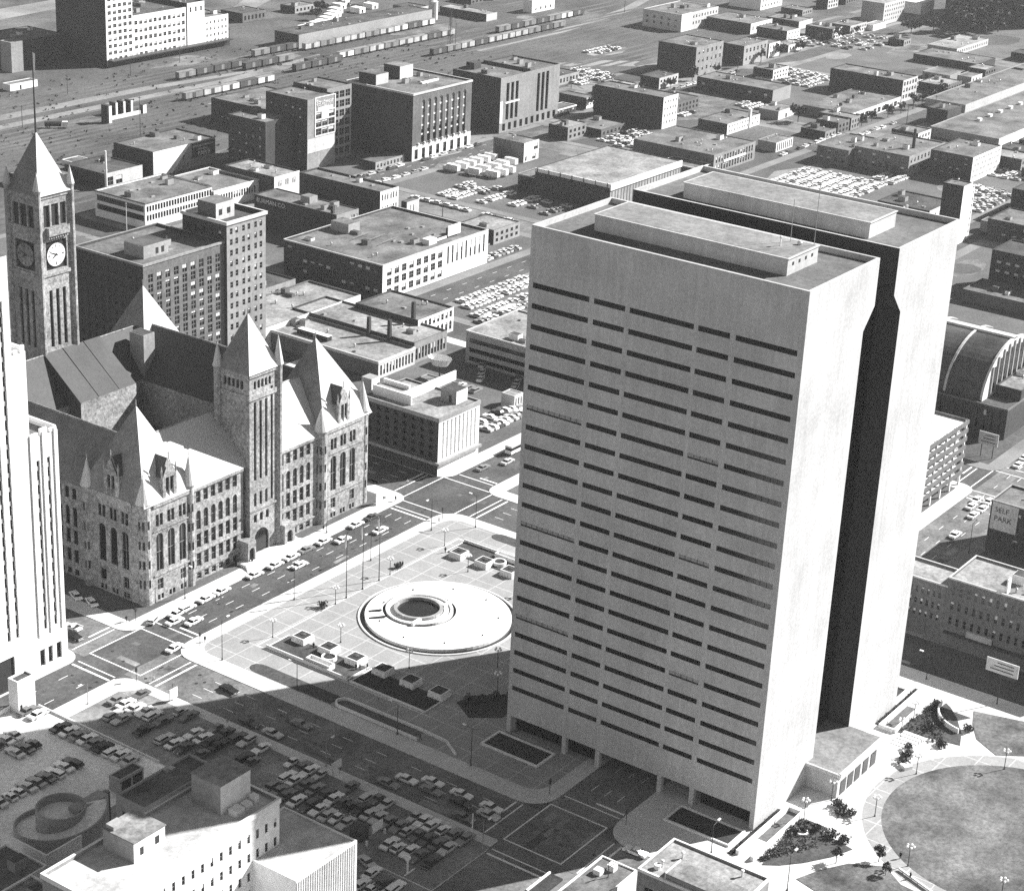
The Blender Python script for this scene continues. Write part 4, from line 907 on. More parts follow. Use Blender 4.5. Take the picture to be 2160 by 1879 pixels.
S = [o for k in range(8) for o in bays(229.5 + 4.5 * k, 233.4 + 4.5 * k, .6, 12.4, 1, 3, .72, .72)] + [(267.5 + 2.95 * k, 268.6 + 2.95 * k, 5.4, 12.6) for k in range(9)]
t = building('loft_block', 'three-storey loft block with a white gridded front and crowded roof', 227.4, 294.5, 287.6, 337, 14, 'dark_brick_and_shade', S, bays(289, 336, .8, 12.8, 12, 3, .55, .6), 'gravel_roof', .8, wallS='white_paint', clutter=6, cope=('cream_brick', .4, .12))
rf = [c for c in t.children if c.name.startswith('roof')][0]
b = MB('stucco').box(252, 259, 325, 334, 13.2, 17); b.m('gravel_roof').box(252.2, 258.8, 325.2, 333.8, 17, 17.1); b.build('roof_hut', rf)
q = MB('white_paint').box(274.9, 283, 293, 293.4, 14, 18.2).m('dark_metal').box(276, 276.2, 293.41, 295, 13.4, 17).box(281, 281.2, 293.41, 295, 13.4, 17).build('billboard'); tag(q, 'blank white billboard standing on the loft block roof', 'billboard')
b = MB('white_paint').box(262, 267, 292.5, 296, 13.2, 15.4); b.box(268, 274, 293, 293.3, 13.6, 14.6); b.build('roof_hut', rf)
b = MB('dark_metal')
for k in range(3): b.tube((246 + k, 318 - 6 * k, 14.2), (259 + k, 319 - 6 * k, 14.2), .12)
b.build('roof_pipes', rf)
t = building('stair_pier', 'thin pale stair tower standing behind the loft block', 303, 311.2, 336, 339, 14, 'dark_brick_and_shade', [(305.2, 305.8, 8.4, 12.2), (307.2, 307.8, 8.4, 12.2)], (), 'gravel_roof', .2, wallS='cream_brick', clutter=0)
building('low_works', 'low works with a flat grey roof and ragged white front wall', 158, 210, 283.8, 309, 7.6, 'brick', bays(160, 209, .6, 5.4, 16, 1, .5, .7), (), 'pale_roof', .7, wallS='white_paint', clutter=3)
building('brick_garage', 'grey brick garage with a white corner, right of the hotel tower', 171, 210.8, 316.3, 340, 6.4, 'dark_brick_and_shade', bays(172, 206, .6, 5.2, 9, 1, .5, .7), (), 'dark_roof', .6, wallS='stucco', clutter=1)
t = building('lettered_block', 'long dark block with faded white company lettering under its eave', 270.4, 284.4, 346.6, 391.7, 13, 'dark_brick_and_shade', bays(271, 278, 7.6, 11, 4, 1, .6, .6) + bays(279, 284, 6, 11.6, 3, 1, .5, .8), (), 'gravel_roof', .4, wallS='stucco', clutter=1)
text('BURMAN CO.', 2.7, 'white_paint', t, (270.32, 390.4, 10.1), 'W')
rf = [c for c in t.children if c.name.startswith('roof')][0]
b = MB('stucco').box(276, 281, 366, 371, 12.6, 15.4); b.m('gravel_roof').box(276.2, 280.8, 366.2, 370.8, 15.4, 15.5); b.build('roof_hut', rf); MB('dark_brick_and_shade').cone(272.5, 350.5, 12.6, 15.8, .9, .9, 4, True, PI / 4).build('chimney', rf)
building('four_storey_block', 'long four-storey block whose narrow end is bright white with small windows', 302.5, 314.8, 349.9, 394.9, 15.9, 'dark_brick_and_shade', [o for z in (1.2, 6.4, 11.6) for k in (0, 1) for o in bays(303.2 + 5.7 * k, 308.4 + 5.7 * k, z, z + 2.8, 3, 1, .5, .95)], (), 'gravel_roof', .8, wallS='white_paint', clutter=2)
# beyond the hotel
S = [(234 + 1.62 * k, 235.2 + 1.62 * k, z, z + 2.5) for k in range(24) for z in (3.2, 7.0)]
building('ribbon_block', 'two-storey block with white bands and continuous dark ribbon windows', 233.2, 272.8, 418.2, 447.7, 11, 'white_paint', S, [(419, 446.5, 7.0, 9.5), (419, 446.5, 3.2, 5.7)], 'gravel_roof', .5, clutter=3, style='plain', cope=('gravel_roof', .5, .1))
building('ribbon_wing', 'lower wing of the ribbon-window block with stove pipes on its roof', 273.1, 301.4, 417.4, 447, 8.6, 'stucco', [(274 + 1.62 * k, 275.1 + 1.62 * k, 3.4, 6.4) for k in range(16)], (), 'gravel_roof', .5, wallS='white_paint', clutter=4, cope=('white_paint', .5, .1))
building('white_cube_house', 'white cube-like end building with three paired windows and a white-cluttered roof', 301.6, 318.2, 408.5, 438, 11.3, 'dark_brick_and_shade', [o for k in range(3) for o in bays(304 + 4.6 * k, 306.6 + 4.6 * k, 6.4, 9.2, 2, 1, .6, 1.)], (), 'pale_roof', .6, wallS='white_paint', clutter=6)
building('grid_front_works', 'small works with big white-barred front windows and dark sides', 264.4, 287.6, 474.8, 500, 7.1, 'dark_brick_and_shade', bays(265, 276, .8, 5.6, 2, 1, .7, .8), (), 'dark_roof', .5, wallS='cream_brick', clutter=2)
tag(MB('white_paint').cone(264.9, 474.2, 0, 17.5, .55, .4, 8).build('smokestack'), 'slim white smokestack at the corner of the grid-windowed works', 'chimney')
building('tiny_white_house', 'tiny white gate house with two windows by the rail tracks', 281, 291, 512.7, 520, 2.4, 'white_paint', bays(282, 290, .5, 2, 2, 1, .3, .8), (), 'gravel_roof', .2, clutter=0)
building('flat_shed', 'dark flat shed left of the grid-windowed works', 242, 268, 492, 512, 5, 'dark_brick_and_shade', (), (), 'gravel_roof', .3, clutter=2)
t = building('paper_house', 'warehouse with a white painted wall and a dark sign reading PAPER', 293.7, 334.1, 474.3, 499.3, 11.9, 'dark_brick_and_shade', [(312.6, 313.6, 1, 3), (315.4, 316.4, 1, 3), (312.6, 313.6, 5, 7)], (), 'gravel_roof', .6, wallS='pale_brick', clutter=1)
b = MB('white_paint').face([(293.9, 474.22, .1), (306, 474.22, .1), (314, 474.22, 8), (318, 474.22, 11.7), (293.9, 474.22, 11.7)]); b.build('painted_sunlight', t)  # white shape paints the sunlit wall, its slant the shadow edge
MB('dark_metal').box(318.6, 333.6, 474.1, 474.25, 4.6, 11.2).build('sign_board', t)
text('JOHN LESLIE PAPER CO', 1.25, 'white_paint', t, (319.2, 474.05, 9.4)); text('WHOLESALE', 1.2, 'white_paint', t, (321.8, 474.05, 7.8)); text('PAPER', 3.1, 'white_paint', t, (322.2, 474.05, 5.1))
building('gable_shed', 'grey shed with a pale slanted wall beside the painted warehouse', 300, 312.8, 500, 507, 6, 'dark_brick_and_shade', (), (), 'gravel_roof', .3, wallS='cream_brick', clutter=1)
building('dark_mill_block', 'dark windowless block beside the tracks with a plain grey roof', 393.9, 434, 497.1, 533.7, 11.6, 'dark_brick_and_shade', (), bays(498, 533, 1, 4, 8, 1, .4, .5), 'gravel_roof', .5, clutter=1)
building('dark_side_wing', 'dark lower wing leaning on the tall lettered warehouse', 332.6, 351.8, 441.6, 464.5, 24.7, 'dark_brick_and_shade', (), bays(443, 464, 2, 23, 5, 5, .3, .4), 'gravel_roof', .5, clutter=1)
# tall sign-painted warehouse
t = building('knitting_mill', 'tall dark warehouse with white lettering and a gridded glass front', 352.3, 372, 433.7, 459.2, 33.2, 'dark_brick_and_shade', [(358.2 + 4.6 * k, 362 + 4.6 * k, z, z + 2.9) for k in range(3) for z in (15.6, 19.4)] + [(358.2, 362, 23.2, 26.1), (367.4, 371.2, 23.2, 26.1)], bays(436, 458, 2, 30, 5, 7, .28, .4), 'gravel_roof', .6, wallS='pale_brick', clutter=3)
b = MB('white_paint')
for z in (15, 18.8, 22.6, 26.4, 33.0): b.box(357.6, 371.9, 433.55, 433.695, z, z + .45)
for x in (357.5, 371.5): b.box(x, x + .5, 433.5, 433.694, 15.4, 33)
b.box(362.2, 367.2, 433.56, 433.694, 22.9, 28.6); b.box(359.5, 370, 433.57, 433.693, 26.9, 28.4); b.build('painted_frame', t)
MB('cream_brick').box(352.4, 371.4, 433.6, 433.694, 8, 14.6).build('painted_panel', t)
text('Strutwear', 3.0, 'white_paint', t, (358.3, 433.5, 30)); text('KNITTING CO', 1.5, 'white_paint', t, (359, 433.5, 28.8))
S = [(373 + 4.2 * k, 376.4 + 4.2 * k, 2 + 4.5 * j, 5.2 + 4.5 * j) for k in range(4) for j in range(7)]
building('knitting_mill_wing', 'gridded glass rear wing of the tall lettered warehouse, half in shadow', 372.3, 390, 439, 460, 34.5, 'dark_brick_and_shade', S, (), 'gravel_roof', .6, wallS='pale_brick', clutter=2, style='sash')
building('loading_shed', 'long single-storey shed with a lit front between the two tall warehouses', 376.5, 398, 412.6, 421, 3.6, 'dark_brick_and_shade', bays(377, 397, .4, 2.8, 8, 1, .5, .7), (), 'gravel_roof', .3, wallS='stucco', clutter=0)
S = [(407.6 + 4.65 * k, 410 + 4.65 * k, 8, 28.6, True) for k in range(8)] + [(402.6 + 5.6 * k, 405.2 + 5.6 * k, .6, 5.4) for k in range(8)]
t = building('arched_warehouse', 'big brick warehouse with eight tall arched window bays above a white base', 400.8, 447, 410.3, 451.2, 32.4, 'dark_brick_and_shade', S, (), 'gravel_roof', .7, wallS='brick', clutter=1, cope=('cream_brick', .8, .3), style='strip_blind', depth=.7)
b = MB('white_paint'); facade(b, 'S', 410.12, 400.7, 447.1, 0, 7.2, [o for o in S if o[2] < 1], .15)
for k in range(9): b.cone(405.3 + 4.65 * k, 410, 7.2, 8.2, .7, .5, 6)
b.build('stone_base', t)
b = MB('white_paint')
for k in range(8):
    for z in (11.6, 15.9, 20.2, 24.4): b.box(407.7 + 4.65 * k, 409.9 + 4.65 * k, 410.75, 410.9, z, z + .8)
b.build('spandrels', t)['kind'] = 'stuff'
rf = [c for c in t.children if c.name.startswith('roof')][0]
for x0, x1, y0, y1, hh in ((405, 414.4, 436.4, 447, 5), (424, 434.2, 437, 447, 6.2)):
    b = MB('dark_brick_and_shade').box(x0, x1, y0, y1, 31.7, 31.7 + hh); b.m('cream_brick').face([(x0, y0 - .01, 31.7), (x1, y0 - .01, 31.7), (x1, y0 - .01, 31.7 + hh), (x0, y0 - .01, 31.7 + hh)]); b.m('gravel_roof').box(x0 + .2, x1 - .2, y0 + .2, y1 - .2, 31.7 + hh, 31.8 + hh); b.build('roof_hut', rf)  # cream face on the sunward side paints light on the brick
MB('white_paint').box(424, 437, 423, 424.4, 31.7, 32.5).build('skylight', rf)
S = [(482.5 + 4. * k, 485 + 4. * k, za, zb) for k in range(3) for za, zb in ((6, 14.2), (15.4, 24.8))] + [(509.5 + 4. * k, 512 + 4. * k, 6, 26) for k in range(3)] + [(480 + 5 * k, 482.6 + 5 * k, .6, 4.4) for k in range(10)]
t = building('pier_warehouse', 'brick warehouse with two groups of tall window piers on its lit front', 477.4, 529.8, 414.6, 445, 28.2, 'dark_brick_and_shade', S, (), 'gravel_roof', .7, wallS='pale_brick', clutter=2, style='strip', depth=.6)
b = MB('white_paint').box(477.2, 479.4, 414.3, 414.59, 5, 16); b.box(481.8, 494, 414.4, 414.59, 14.4, 15.2); b.build('white_trim', t)
rf = [c for c in t.children if c.name.startswith('roof')][0]
b = MB('dark_brick_and_shade').box(503, 503.6, 415, 444.6, 27.5, 29.2); b.box(486, 492, 438, 443, 27.5, 31); b.build('parapet', rf)
building('warehouse_dock', 'low loading dock with a white roof edge at the end of the pier warehouse', 530.2, 548, 415, 424, 3.6, 'dark_brick_and_shade', bays(531, 547, .3, 3, 5, 1, .6, .8), (), 'gravel_roof', .2, clutter=0, cope=('white_paint', .5, .2))
building('small_store', 'small dark store with a bright white end facing the road', 557.5, 566, 414.9, 432.7, 5.8, 'dark_brick_and_shade', bays(558, 565.5, 1, 5, 3, 2, .5, .5), (), 'gravel_roof', .3, wallS='white_paint', clutter=0)
building('corner_store', 'squat two-storey store with a white end beside the packed truck lot', 437.9, 450.3, 371.3, 389.5, 9.5, 'brick', [(439, 440.4, .5, 3), (445, 448, .5, 3), (446, 449.5, 5, 8)], (), 'gravel_roof', .4, wallS='white_paint', clutter=1)
t = building('exhibition_hall', 'big flat-roofed hall with a white fascia on slim posts', 395.7, 455.7, 294.8, 335.4, 11.9, 'dark_brick_and_shade', (), (), 'pale_roof', .3, wallS='stucco', clutter=0)
b = MB('white_paint').box(395.2, 456, 294.2, 294.79, 9.2, 12.1); b.box(395.2, 395.69, 294.8, 335.4, 10.4, 12.1); b.build('fascia', t)
b = MB('dark_metal')
for k in range(13): b.box(396 + 4.95 * k, 396.3 + 4.95 * k, 294., 294.19, 0, 9.2)
for k in range(7): b.box(394.9, 395.19, 296 + 6.3 * k, 296.3 + 6.3 * k, 8, 12.4)
b.build('posts', t)['kind'] = 'stuff'
building('hall_annex', 'low dark annex on the left flank of the flat-roofed hall', 396, 412, 335.7, 345, 7.4, 'dark_brick_and_shade', (), (), 'gravel_roof', .3, clutter=0, cope=('stucco', .5, .1))
S = [(487.5 + 2.65 * k, 489 + 2.65 * k, z, z + 3) for k in range(14) for z in (1, 5)]
t = building('showroom', 'long two-storey showroom with a white sign board on its windowed front', 485.6, 525.9, 294.2, 339.6, 9.3, 'brick', S, (), 'gravel_roof', .4, wallS='pale_brick', clutter=3)
MB('white_paint').box(495, 516, 293.9, 294.19, 4.3, 5.4).build('sign_board', t)
building('showroom_annex', 'low dark annex with a pale roof edge in front of the long showroom', 472.4, 485.2, 295.7, 316, 5, 'dark_brick_and_shade', (), (), 'gravel_roof', .3, clutter=0, cope=('white_paint', .4, .1))
building('white_ended_block', 'large dark block with a stepped white windowed end wall', 546.8, 561.3, 360.7, 403.4, 16.7, 'dark_brick_and_shade', bays(547.4, 560.8, 1.5, 15.8, 5, 4, .4, .4), (), 'gravel_roof', .5, wallS='white_paint', clutter=1)
building('plain_dark_block', 'broad dark brick block with a grey roof beyond the small lot', 645.7, 666.7, 350, 398.7, 7.4, 'dark_brick_and_shade', (), bays(352, 397, 1, 6, 9, 1, .4, .5), 'gravel_roof', .4, wallS='stucco', clutter=1)
building('far_brick_mill', 'far brick mill with a light windowed front and dark side', 673, 704, 416.2, 442, 17.4, 'dark_brick_and_shade', bays(674, 703.4, 2, 16.4, 6, 3, .35, .45), (), 'gravel_roof', .4, wallS='pale_brick', clutter=2)
building('far_dark_house', 'dark two-storey block beside the far brick mill', 724.7, 753.7, 413.3, 427.6, 11.8, 'dark_brick_and_shade', bays(726, 753, 1.4, 11, 6, 2, .4, .5), (), 'gravel_roof', .4, wallS='stucco', clutter=1)
building('far_white_house', 'white two-storey house at the road bend beyond the mills', 757.8, 771.7, 414.2, 430, 8.7, 'stucco', bays(758.4, 771.4, 1, 8, 4, 2, .4, .5), (), 'gravel_roof', .3, wallS='white_paint', clutter=0)
t = building('pale_depot', 'pale two-storey depot with a blank white corner bay near the yard', 788.5, 835.3, 495.4, 524.8, 11.2, 'cream_brick', bays(802, 834.5, 2, 10.4, 9, 2, .4, .45), bays(497, 524, 2, 9, 5, 2, .3, .4), 'gravel_roof', .4, wallS='cream_brick', clutter=2)
MB('white_paint').box(788.2, 801, 495.2, 495.39, .1, 11.4).build('white_bay', t)
building('yard_office', 'bright white yard office at the top among the tracks', 768.3, 794.8, 598.8, 606, 8.5, 'white_paint', bays(770, 793, 1, 4, 4, 1, .3, .6), (), 'pale_roof', .3, clutter=2)
building('train_shed', 'very long grey freight shed lined by boxcars', 561.4, 690, 622.2, 641.3, 8.6, 'dark_brick_and_shade', (), (), 'dark_roof', .3, wallS='stucco', clutter=4)
tag(MB('cream_brick').cone(700, 629, 0, 11.5, 3, 3, 14).cone(700, 629, 11.5, 13, 3.2, 1, 14).build('storage_silo'), 'pale round silo at the end of the long freight shed', 'silo')
building('team_track_house', 'grey freight house with a lit end at the top of the yard', 720.6, 732.3, 601.3, 639.4, 4.7, 'dark_brick_and_shade', (), (), 'pale_roof', .2, wallS='cream_brick', clutter=1)
# white mill group, top left
S1 = [o for k in range(5) for o in bays(444.5 + 3.9 * k, 448 + 3.9 * k, 2, 50, 1, 13, .7, .55)]
building('white_mill_tower', 'tall white-fronted mill tower cut off by the top edge', 443.5, 463.8, 660, 700, 52, 'dark_brick_and_shade', S1, (), 'gravel_roof', .5, wallS='white_paint', clutter=0)
building('white_mill', 'white six-storey mill wing with grid windows', 464.1, 507, 660.6, 700, 26, 'dark_brick_and_shade', bays(465, 506.4, 1.6, 24, 11, 5, .62, .5), (), 'dark_roof', .6, wallS='white_paint', clutter=3)
building('white_mill_link', 'blank white stair block between the white mill wings', 507.3, 521.6, 660.2, 692, 28, 'dark_brick_and_shade', bays(508, 521, 22, 26, 3, 1, .3, .7), (), 'dark_roof', .6, wallS='white_paint', clutter=1)
building('small_white_mill', 'shorter white end wing of the mill with small windows', 521.9, 542.3, 660.8, 692, 18, 'dark_brick_and_shade', bays(522.6, 541.8, 1.6, 16.6, 6, 4, .35, .45), (), 'gravel_roof', .5, wallS='white_paint', clutter=1)
building('white_tower_block', 'white block rising behind the white mill at the top edge', 528, 540, 700, 712, 32, 'dark_brick_and_shade', (), (), 'gravel_roof', .4, wallS='white_paint', clutter=0)
tag(MB('dark_metal').box(444, 541, 655.6, 659.8, 3.4, 4).box(444, 541, 659, 659.8, .0, 3.4).build('loading_canopy'), 'long dark loading canopy along the foot of the white mill', 'canopy')
building('stone_pier_house', 'stubby pale stone building by the yard at the left edge', 395.6, 404, 683.5, 692.1, 16.5, 'stucco', (), (), 'pale_roof', .4, wallS='pale_brick', clutter=0)
building('dark_elevator', 'dark bulky elevator building behind the shady mill side', 404.4, 440, 690, 720, 15, 'dark_brick_and_shade', (), (), 'gravel_roof', .4, clutter=1)
building('yard_shed', 'low white shed with one dark door at the far left of the yard', 364.5, 383.3, 649.6, 655.4, 3.6, 'white_paint', [(371, 372.2, .1, 2.4)], (), 'gravel_roof', .2, clutter=0, style='plain')
for k, (x, y, wd, dp, h) in enumerate(((350.9, 562.9, 2.4, 4.6, 9.1), (365.9, 573.5, 1.6, 4, 6.6), (370.8, 573, 1.6, 4.2, 6.6), (375.2, 572.2, 1.6, 4, 6.6))):
    t = thing('coal_bin', 'upright black coal bin with a white end, %s from the left in its row' % ORD[k], 'bin', (x + 1, y + 2, 0), 0, 'coal bins by the dirt road')
    b = MB('dark_brick_and_shade').box(x, x + wd, y, y + dp, 0, h); b.build('bin_wall', t); MB('white_paint').box(x + wd * .3, x + wd + .2, y - .2, y - .004, 0, h * .96).build('chute', t)
tag(MB('white_paint').box(356, 378, 567.5, 568.2, 0, 1.8).build('yard_wall'), 'low white wall running along the row of black coal bins', 'wall')
building('switch_cabin', 'tiny white switch cabin right of the coal bins', 379, 381.4, 566.8, 569, 4.4, 'dark_brick_and_shade', (), (), 'dark_roof', .2, wallS='white_paint', clutter=0)
for k, (x, y) in enumerate(((604, 653), (612, 655), (619.5, 657), (627, 659), (637, 664), (647, 669), (656, 674), (666, 681), (680, 690), (692, 696), (679, 673), (697, 677))):
    building('storage_shed', 'small white gabled shed, %s from the left in the row beyond the freight shed' % ORD[k], x, x + 6, y, y + 8, 3.4, 'white_paint', [(x + 2, x + 3.6, .1, 2.2)], (), 'white_paint', .05, clutter=0, style='plain', group='white sheds beyond the freight shed', winname='door')
for k, (x, y) in enumerate(((650, 657.5), (671, 656.6), (692, 657))):
    tag(MB('white_paint').box(x, x + 7, y, y + 3, 0, 1.6).m('stucco').box(x + .2, x + 6.8, y + .2, y + 2.8, 1.6, 1.9).build('trailer'), 'low white trailer on the grass behind the freight shed, %s from left' % ORD[k], 'trailer', 'trailers behind the freight shed')

# ---------------------------------------------------------------- right side
building('brick_corner_shop', 'low grey storefront row with white panels along the slanting road', 635.5, 696, 296.5, 326, 5.1, 'brick', [(636.8 + 5.1 * k, 640.6 + 5.1 * k, .5, 3.4) for k in range(11)], (), 'gravel_roof', .4, wallS='white_paint', clutter=4)
building('loft_warehouse', 'dark warehouse with a pale gridded end and roof hut near the road', 703.5, 722.5, 299.4, 344.9, 12.5, 'dark_brick_and_shade', bays(704, 722, 1, 12, 5, 3, .6, .6), (), 'gravel_roof', .5, wallS='cream_brick', clutter=1)
building('road_shop', 'small white-fronted shop by the bend behind the parked trucks', 612.1, 631.4, 327.9, 339.8, 4.7, 'stucco', [(620, 622, .1, 2.4)], (), 'gravel_roof', .3, wallS='white_paint', clutter=1)
building('white_row', 'row of white two-storey shops with a stepped parapet', 561, 595.4, 330, 347.4, 5.8, 'dark_brick_and_shade', bays(562, 594.6, .6, 5.4, 12, 2, .35, .5), (), 'gravel_roof', .4, wallS='white_paint', clutter=2)
tag(MB('white_paint').box(584, 585.4, 329.6, 331, 0, 10).build('chimney'), 'white square chimney rising from the row of white shops', 'chimney')
building('louvred_shop', 'small shop with a white louvred front left of the parked kerb cars', 546.8, 564.4, 293.6, 304.1, 4.9, 'stucco', [(548 + 2.05 * k, 549 + 2.05 * k, .5, 4.2) for k in range(8)], (), 'gravel_roof', .3, wallS='white_paint', clutter=1)
building('old_brick_store', 'old dark brick block with a big grey roof behind the packed lot', 551.2, 592.2, 223.7, 253, 10, 'brick', bays(552, 591.6, 1, 9.4, 10, 2, .4, .5), bays(225, 252, 1.2, 9.2, 7, 2, .45, .5), 'gravel_roof', .6, wallS='stucco', clutter=4)
building('old_brick_shop', 'old dark brick lower block with a pale wall panel left of the grey-roofed one', 545.9, 581, 253.3, 270.5, 8.4, 'brick', (), bays(254, 270, 1, 7.6, 4, 2, .45, .5), 'gravel_roof', .5, clutter=3)
tag(MB('dark_brick_and_shade').cone(571, 231, 8, 19, .9, .7, 8).build('smokestack'), 'dark round smokestack on the old brick block by the packed lot', 'chimney')
building('white_grid_block', 'four-storey block with a white end wall of small grid windows', 562.5, 597, 196, 218, 12.6, 'dark_brick_and_shade', [o for k in range(4) for o in bays(564 + 8.2 * k, 571 + 8.2 * k, 1.2, 12, 4, 4, .5, .5)], bays(197.5, 217, 1.2, 12, 5, 4, .4, .5), 'gravel_roof', .5, wallS='white_paint', clutter=2)
building('slim_tower_block', 'tall thin block with a bright white edge just behind the tower', 457.3, 466.8, 156.3, 165.8, 26, 'dark_brick_and_shade', (), (), 'gravel_roof', .5, wallS='white_paint', clutter=1)
building('slim_tower_wing', 'white windowed wing hugging the tall thin block', 467, 471.4, 157, 166, 23, 'dark_brick_and_shade', bays(467.3, 471.1, 2, 22, 2, 7, .5, .5), (), 'gravel_roof', .4, wallS='white_paint', clutter=0)
building('white_window_house', 'dark-roofed house with a bright three-window end behind the tower roof', 468, 492.5, 174.8, 200, 9.3, 'dark_brick_and_shade', bays(472, 492, 1, 8, 4, 2, .3, .55), (), 'dark_roof', .5, wallS='white_paint', clutter=1)
for k, x in enumerate((455.5, 458.6)):
    tag(MB('white_paint').cone(x, 181.5, 0, 12.5, .6, .5, 8).build('chimney'), 'thin white chimney, %s of the pair above the tower roof edge' % ('left' if k == 0 else 'right'), 'chimney')
building('grey_flat_right', 'dark flat block with a pale roof strip at the right edge', 475.3, 500, 110.7, 150.7, 9.5, 'dark_brick_and_shade', (), bays(112, 150, 1, 8.6, 8, 2, .4, .5), 'gravel_roof', .5, clutter=3)
building('dark_block_right', 'tall dark block at the right edge above the pale roof strip', 517.5, 557, 117.6, 157.6, 13.5, 'dark_brick_and_shade', (), bays(119, 157, 1.5, 12.5, 9, 3, .35, .45), 'dark_roof', .5, clutter=2)
building('white_kiosk_right', 'small white kiosk beside the rows of cars at the right', 486, 494, 153, 158, 5, 'stucco', (), (), 'gravel_roof', .2, wallS='white_paint', clutter=0)
building('lit_window_block', 'dim block with two rows of pale lit windows beside the tower', 406.4, 426.4, 55, 120.4, 16.8, 'dark_brick_and_shade', (), bays(57, 119, 6.2, 13.6, 16, 2, .5, .55), 'dark_roof', .6, clutter=3, style='blind')
building('low_dark_garage', 'low dark garage roof littered with vents behind the vaulted hall', 385, 404, 60, 122, 5, 'brick', (), (), 'gravel_roof', .4, clutter=8)
# vaulted armoury
t = thing('vaulted_hall', 'great barrel-vaulted hall with pale ribs across its dark curved roof', 'hall', (280, 82, 0))
yb0, yb1, vx, vr, zc = 59.5, 116., 279.5, 22.6, 10.3
def vz(x): return zc + 16.2 * math.sqrt(max(0, 1 - ((x - vx) / vr) ** 2))
vs = [vx - vr * math.cos(PI * i / 28) for i in range(29)]
b = MB('dark_roof')
for xa, xb in zip(vs, vs[1:]): b.face([(xa, yb0, vz(xa)), (xb, yb0, vz(xb)), (xb, yb1, vz(xb)), (xa, yb1, vz(xa))])
b.build('vault', t)
b = MB('cream_brick')
for y in (yb0, yb0 + 13, yb0 + 26, yb0 + 39, yb1 - .8):
    for xa, xb in zip(vs, vs[1:]): b.face([(xa, y, vz(xa) + .35), (xb, y, vz(xb) + .35), (xb, y + .8, vz(xb) + .35), (xa, y + .8, vz(xa) + .35)]); b.face([(xa, y, vz(xa)), (xb, y, vz(xb)), (xb, y, vz(xb) + .35), (xa, y, vz(xa) + .35)])
b.box(vx - 1.5, vx + 1.5, yb0, yb1, 26.4, 27.2); b.build('roof_rib', t)
b = MB('white_paint').face([(x, yb0 + .1, vz(x) - .02) for x in vs] + [(vs[-1], yb0 + .1, 8), (vs[0], yb0 + .1, 8)])
for k in range(9): b.m('stucco').box(vx - 17 + 4.2 * k, vx - 16.2 + 4.2 * k, yb0 - .4, yb0 + .09, 10, vz(vx - 16.6 + 4.2 * k) - .6)
b.m('window_glass')
for k in range(8): b.box(vx - 15.6 + 4.2 * k, vx - 13.6 + 4.2 * k, yb0 - .05, yb0 + .09, 11.5, vz(vx - 14.6 + 4.2 * k) - 2.5)
b.build('gable_wall', t)
building('buttressed_hall', 'dark buttressed base block in front of the vaulted hall', 255, 306, 49.6, 116.5, 10.5, 'dark_brick_and_shade', (), [(51.5 + 2.6 * k, 52.5 + 2.6 * k, 2, 8.6) for k in range(24)], 'dark_roof', .3, clutter=2, cope=('brick', .5, .1))
building('ledge_block', 'upper front block with a pale ledge before the vaulted gable', 266, 306, 49.9, 58.8, 14, 'dark_brick_and_shade', (), (), 'pale_roof', .5, clutter=2, z0=10.3)
# parking ramp
t = thing('parking_ramp', 'open multi-storey parking ramp with dark bands and a blazing white roof', 'parking ramp', (190, 62, 0))
xr0, xr1, yr0, yr1 = 160., 210.7, 45., 80.
b = MB('brick')
for k in range(7):
    z = 3.6 + 2.75 * k; b.box(xr0, xr1, yr0, yr0 + .35, z, z + 1.35); b.box(xr0, xr0 + .35, yr0 + .351, yr1, z, z + 1.35); b.box(xr1 - .35, xr1, yr0 + .351, yr1, z, z + 1.35); b.box(xr0 + .36, xr1 - .36, yr1 - .35, yr1, z, z + 1.35)
b.build('parapet_band', t)
b = MB('white_paint')
for k in range(6): b.box(xr0 + .4, xr1 - .4, yr0 + 7, yr0 + 7.3, 5 + 2.75 * k, 6.3 + 2.75 * k)
for k in range(8):
    x = xr0 + .5 + 7.05 * k; b.box(x, x + .55, yr0 + .4, yr0 + 1, 0, 21.2)
b.build('columns', t)
b = MB('deck_concrete')
for k in range(6): b.box(xr0 + .36, xr1 - .36, yr0 + .36, yr1 - .36, 3.62 + 2.75 * k, 3.9 + 2.75 * k)
b.m('kerb_paving').box(xr0 + .36, xr1 - .36, yr0 + .36, yr1 - .36, 20.2, 20.6); b.build('deck', t)
MB('dark_metal').box(xr0 + 3, xr1 - 12, yr0 + 8, yr1 - 3, 0, 3.5).build('ground_floor', t)
S57 = bays(-19, 19, 2, 14, 8, 3, .3, .4)
t = building('signed_block', 'dark brick block with a pale wall sign on its left corner', 171.7, 186, -22, 20.3, 15.1, 'dark_brick_and_shade', (), S57, 'gravel_roof', .5, clutter=2, cope=('stucco', .3, .1))
MB('cream_brick').box(171.45, 171.69, 12, 19.8, 6.6, 14.8).build('sign_board', t)
text('SELF', 2.2, 'dark_metal', t, (171.4, 18.9, 12)); [c for c in t.children if c.name.startswith('lettering')][0].rotation_euler = (PI / 2, 0, -PI / 2); text('PARK', 2.2, 'dark_metal', t, (171.4, 18.9, 9.4), 'W')
W = bays(7.2, 15.4, 5, 14, 4, 2, .5, .55)
building('brick_row_left', 'brick row with small windows and a sunlit notch in its roof, nearer the tower', 109.7, 121, 5.9, 24, 15.6, 'brick', (), bays(7, 23, 4.4, 14, 10, 3, .42, .5), 'pale_roof', .6, clutter=0, cope=('cream_brick', .3, .1))
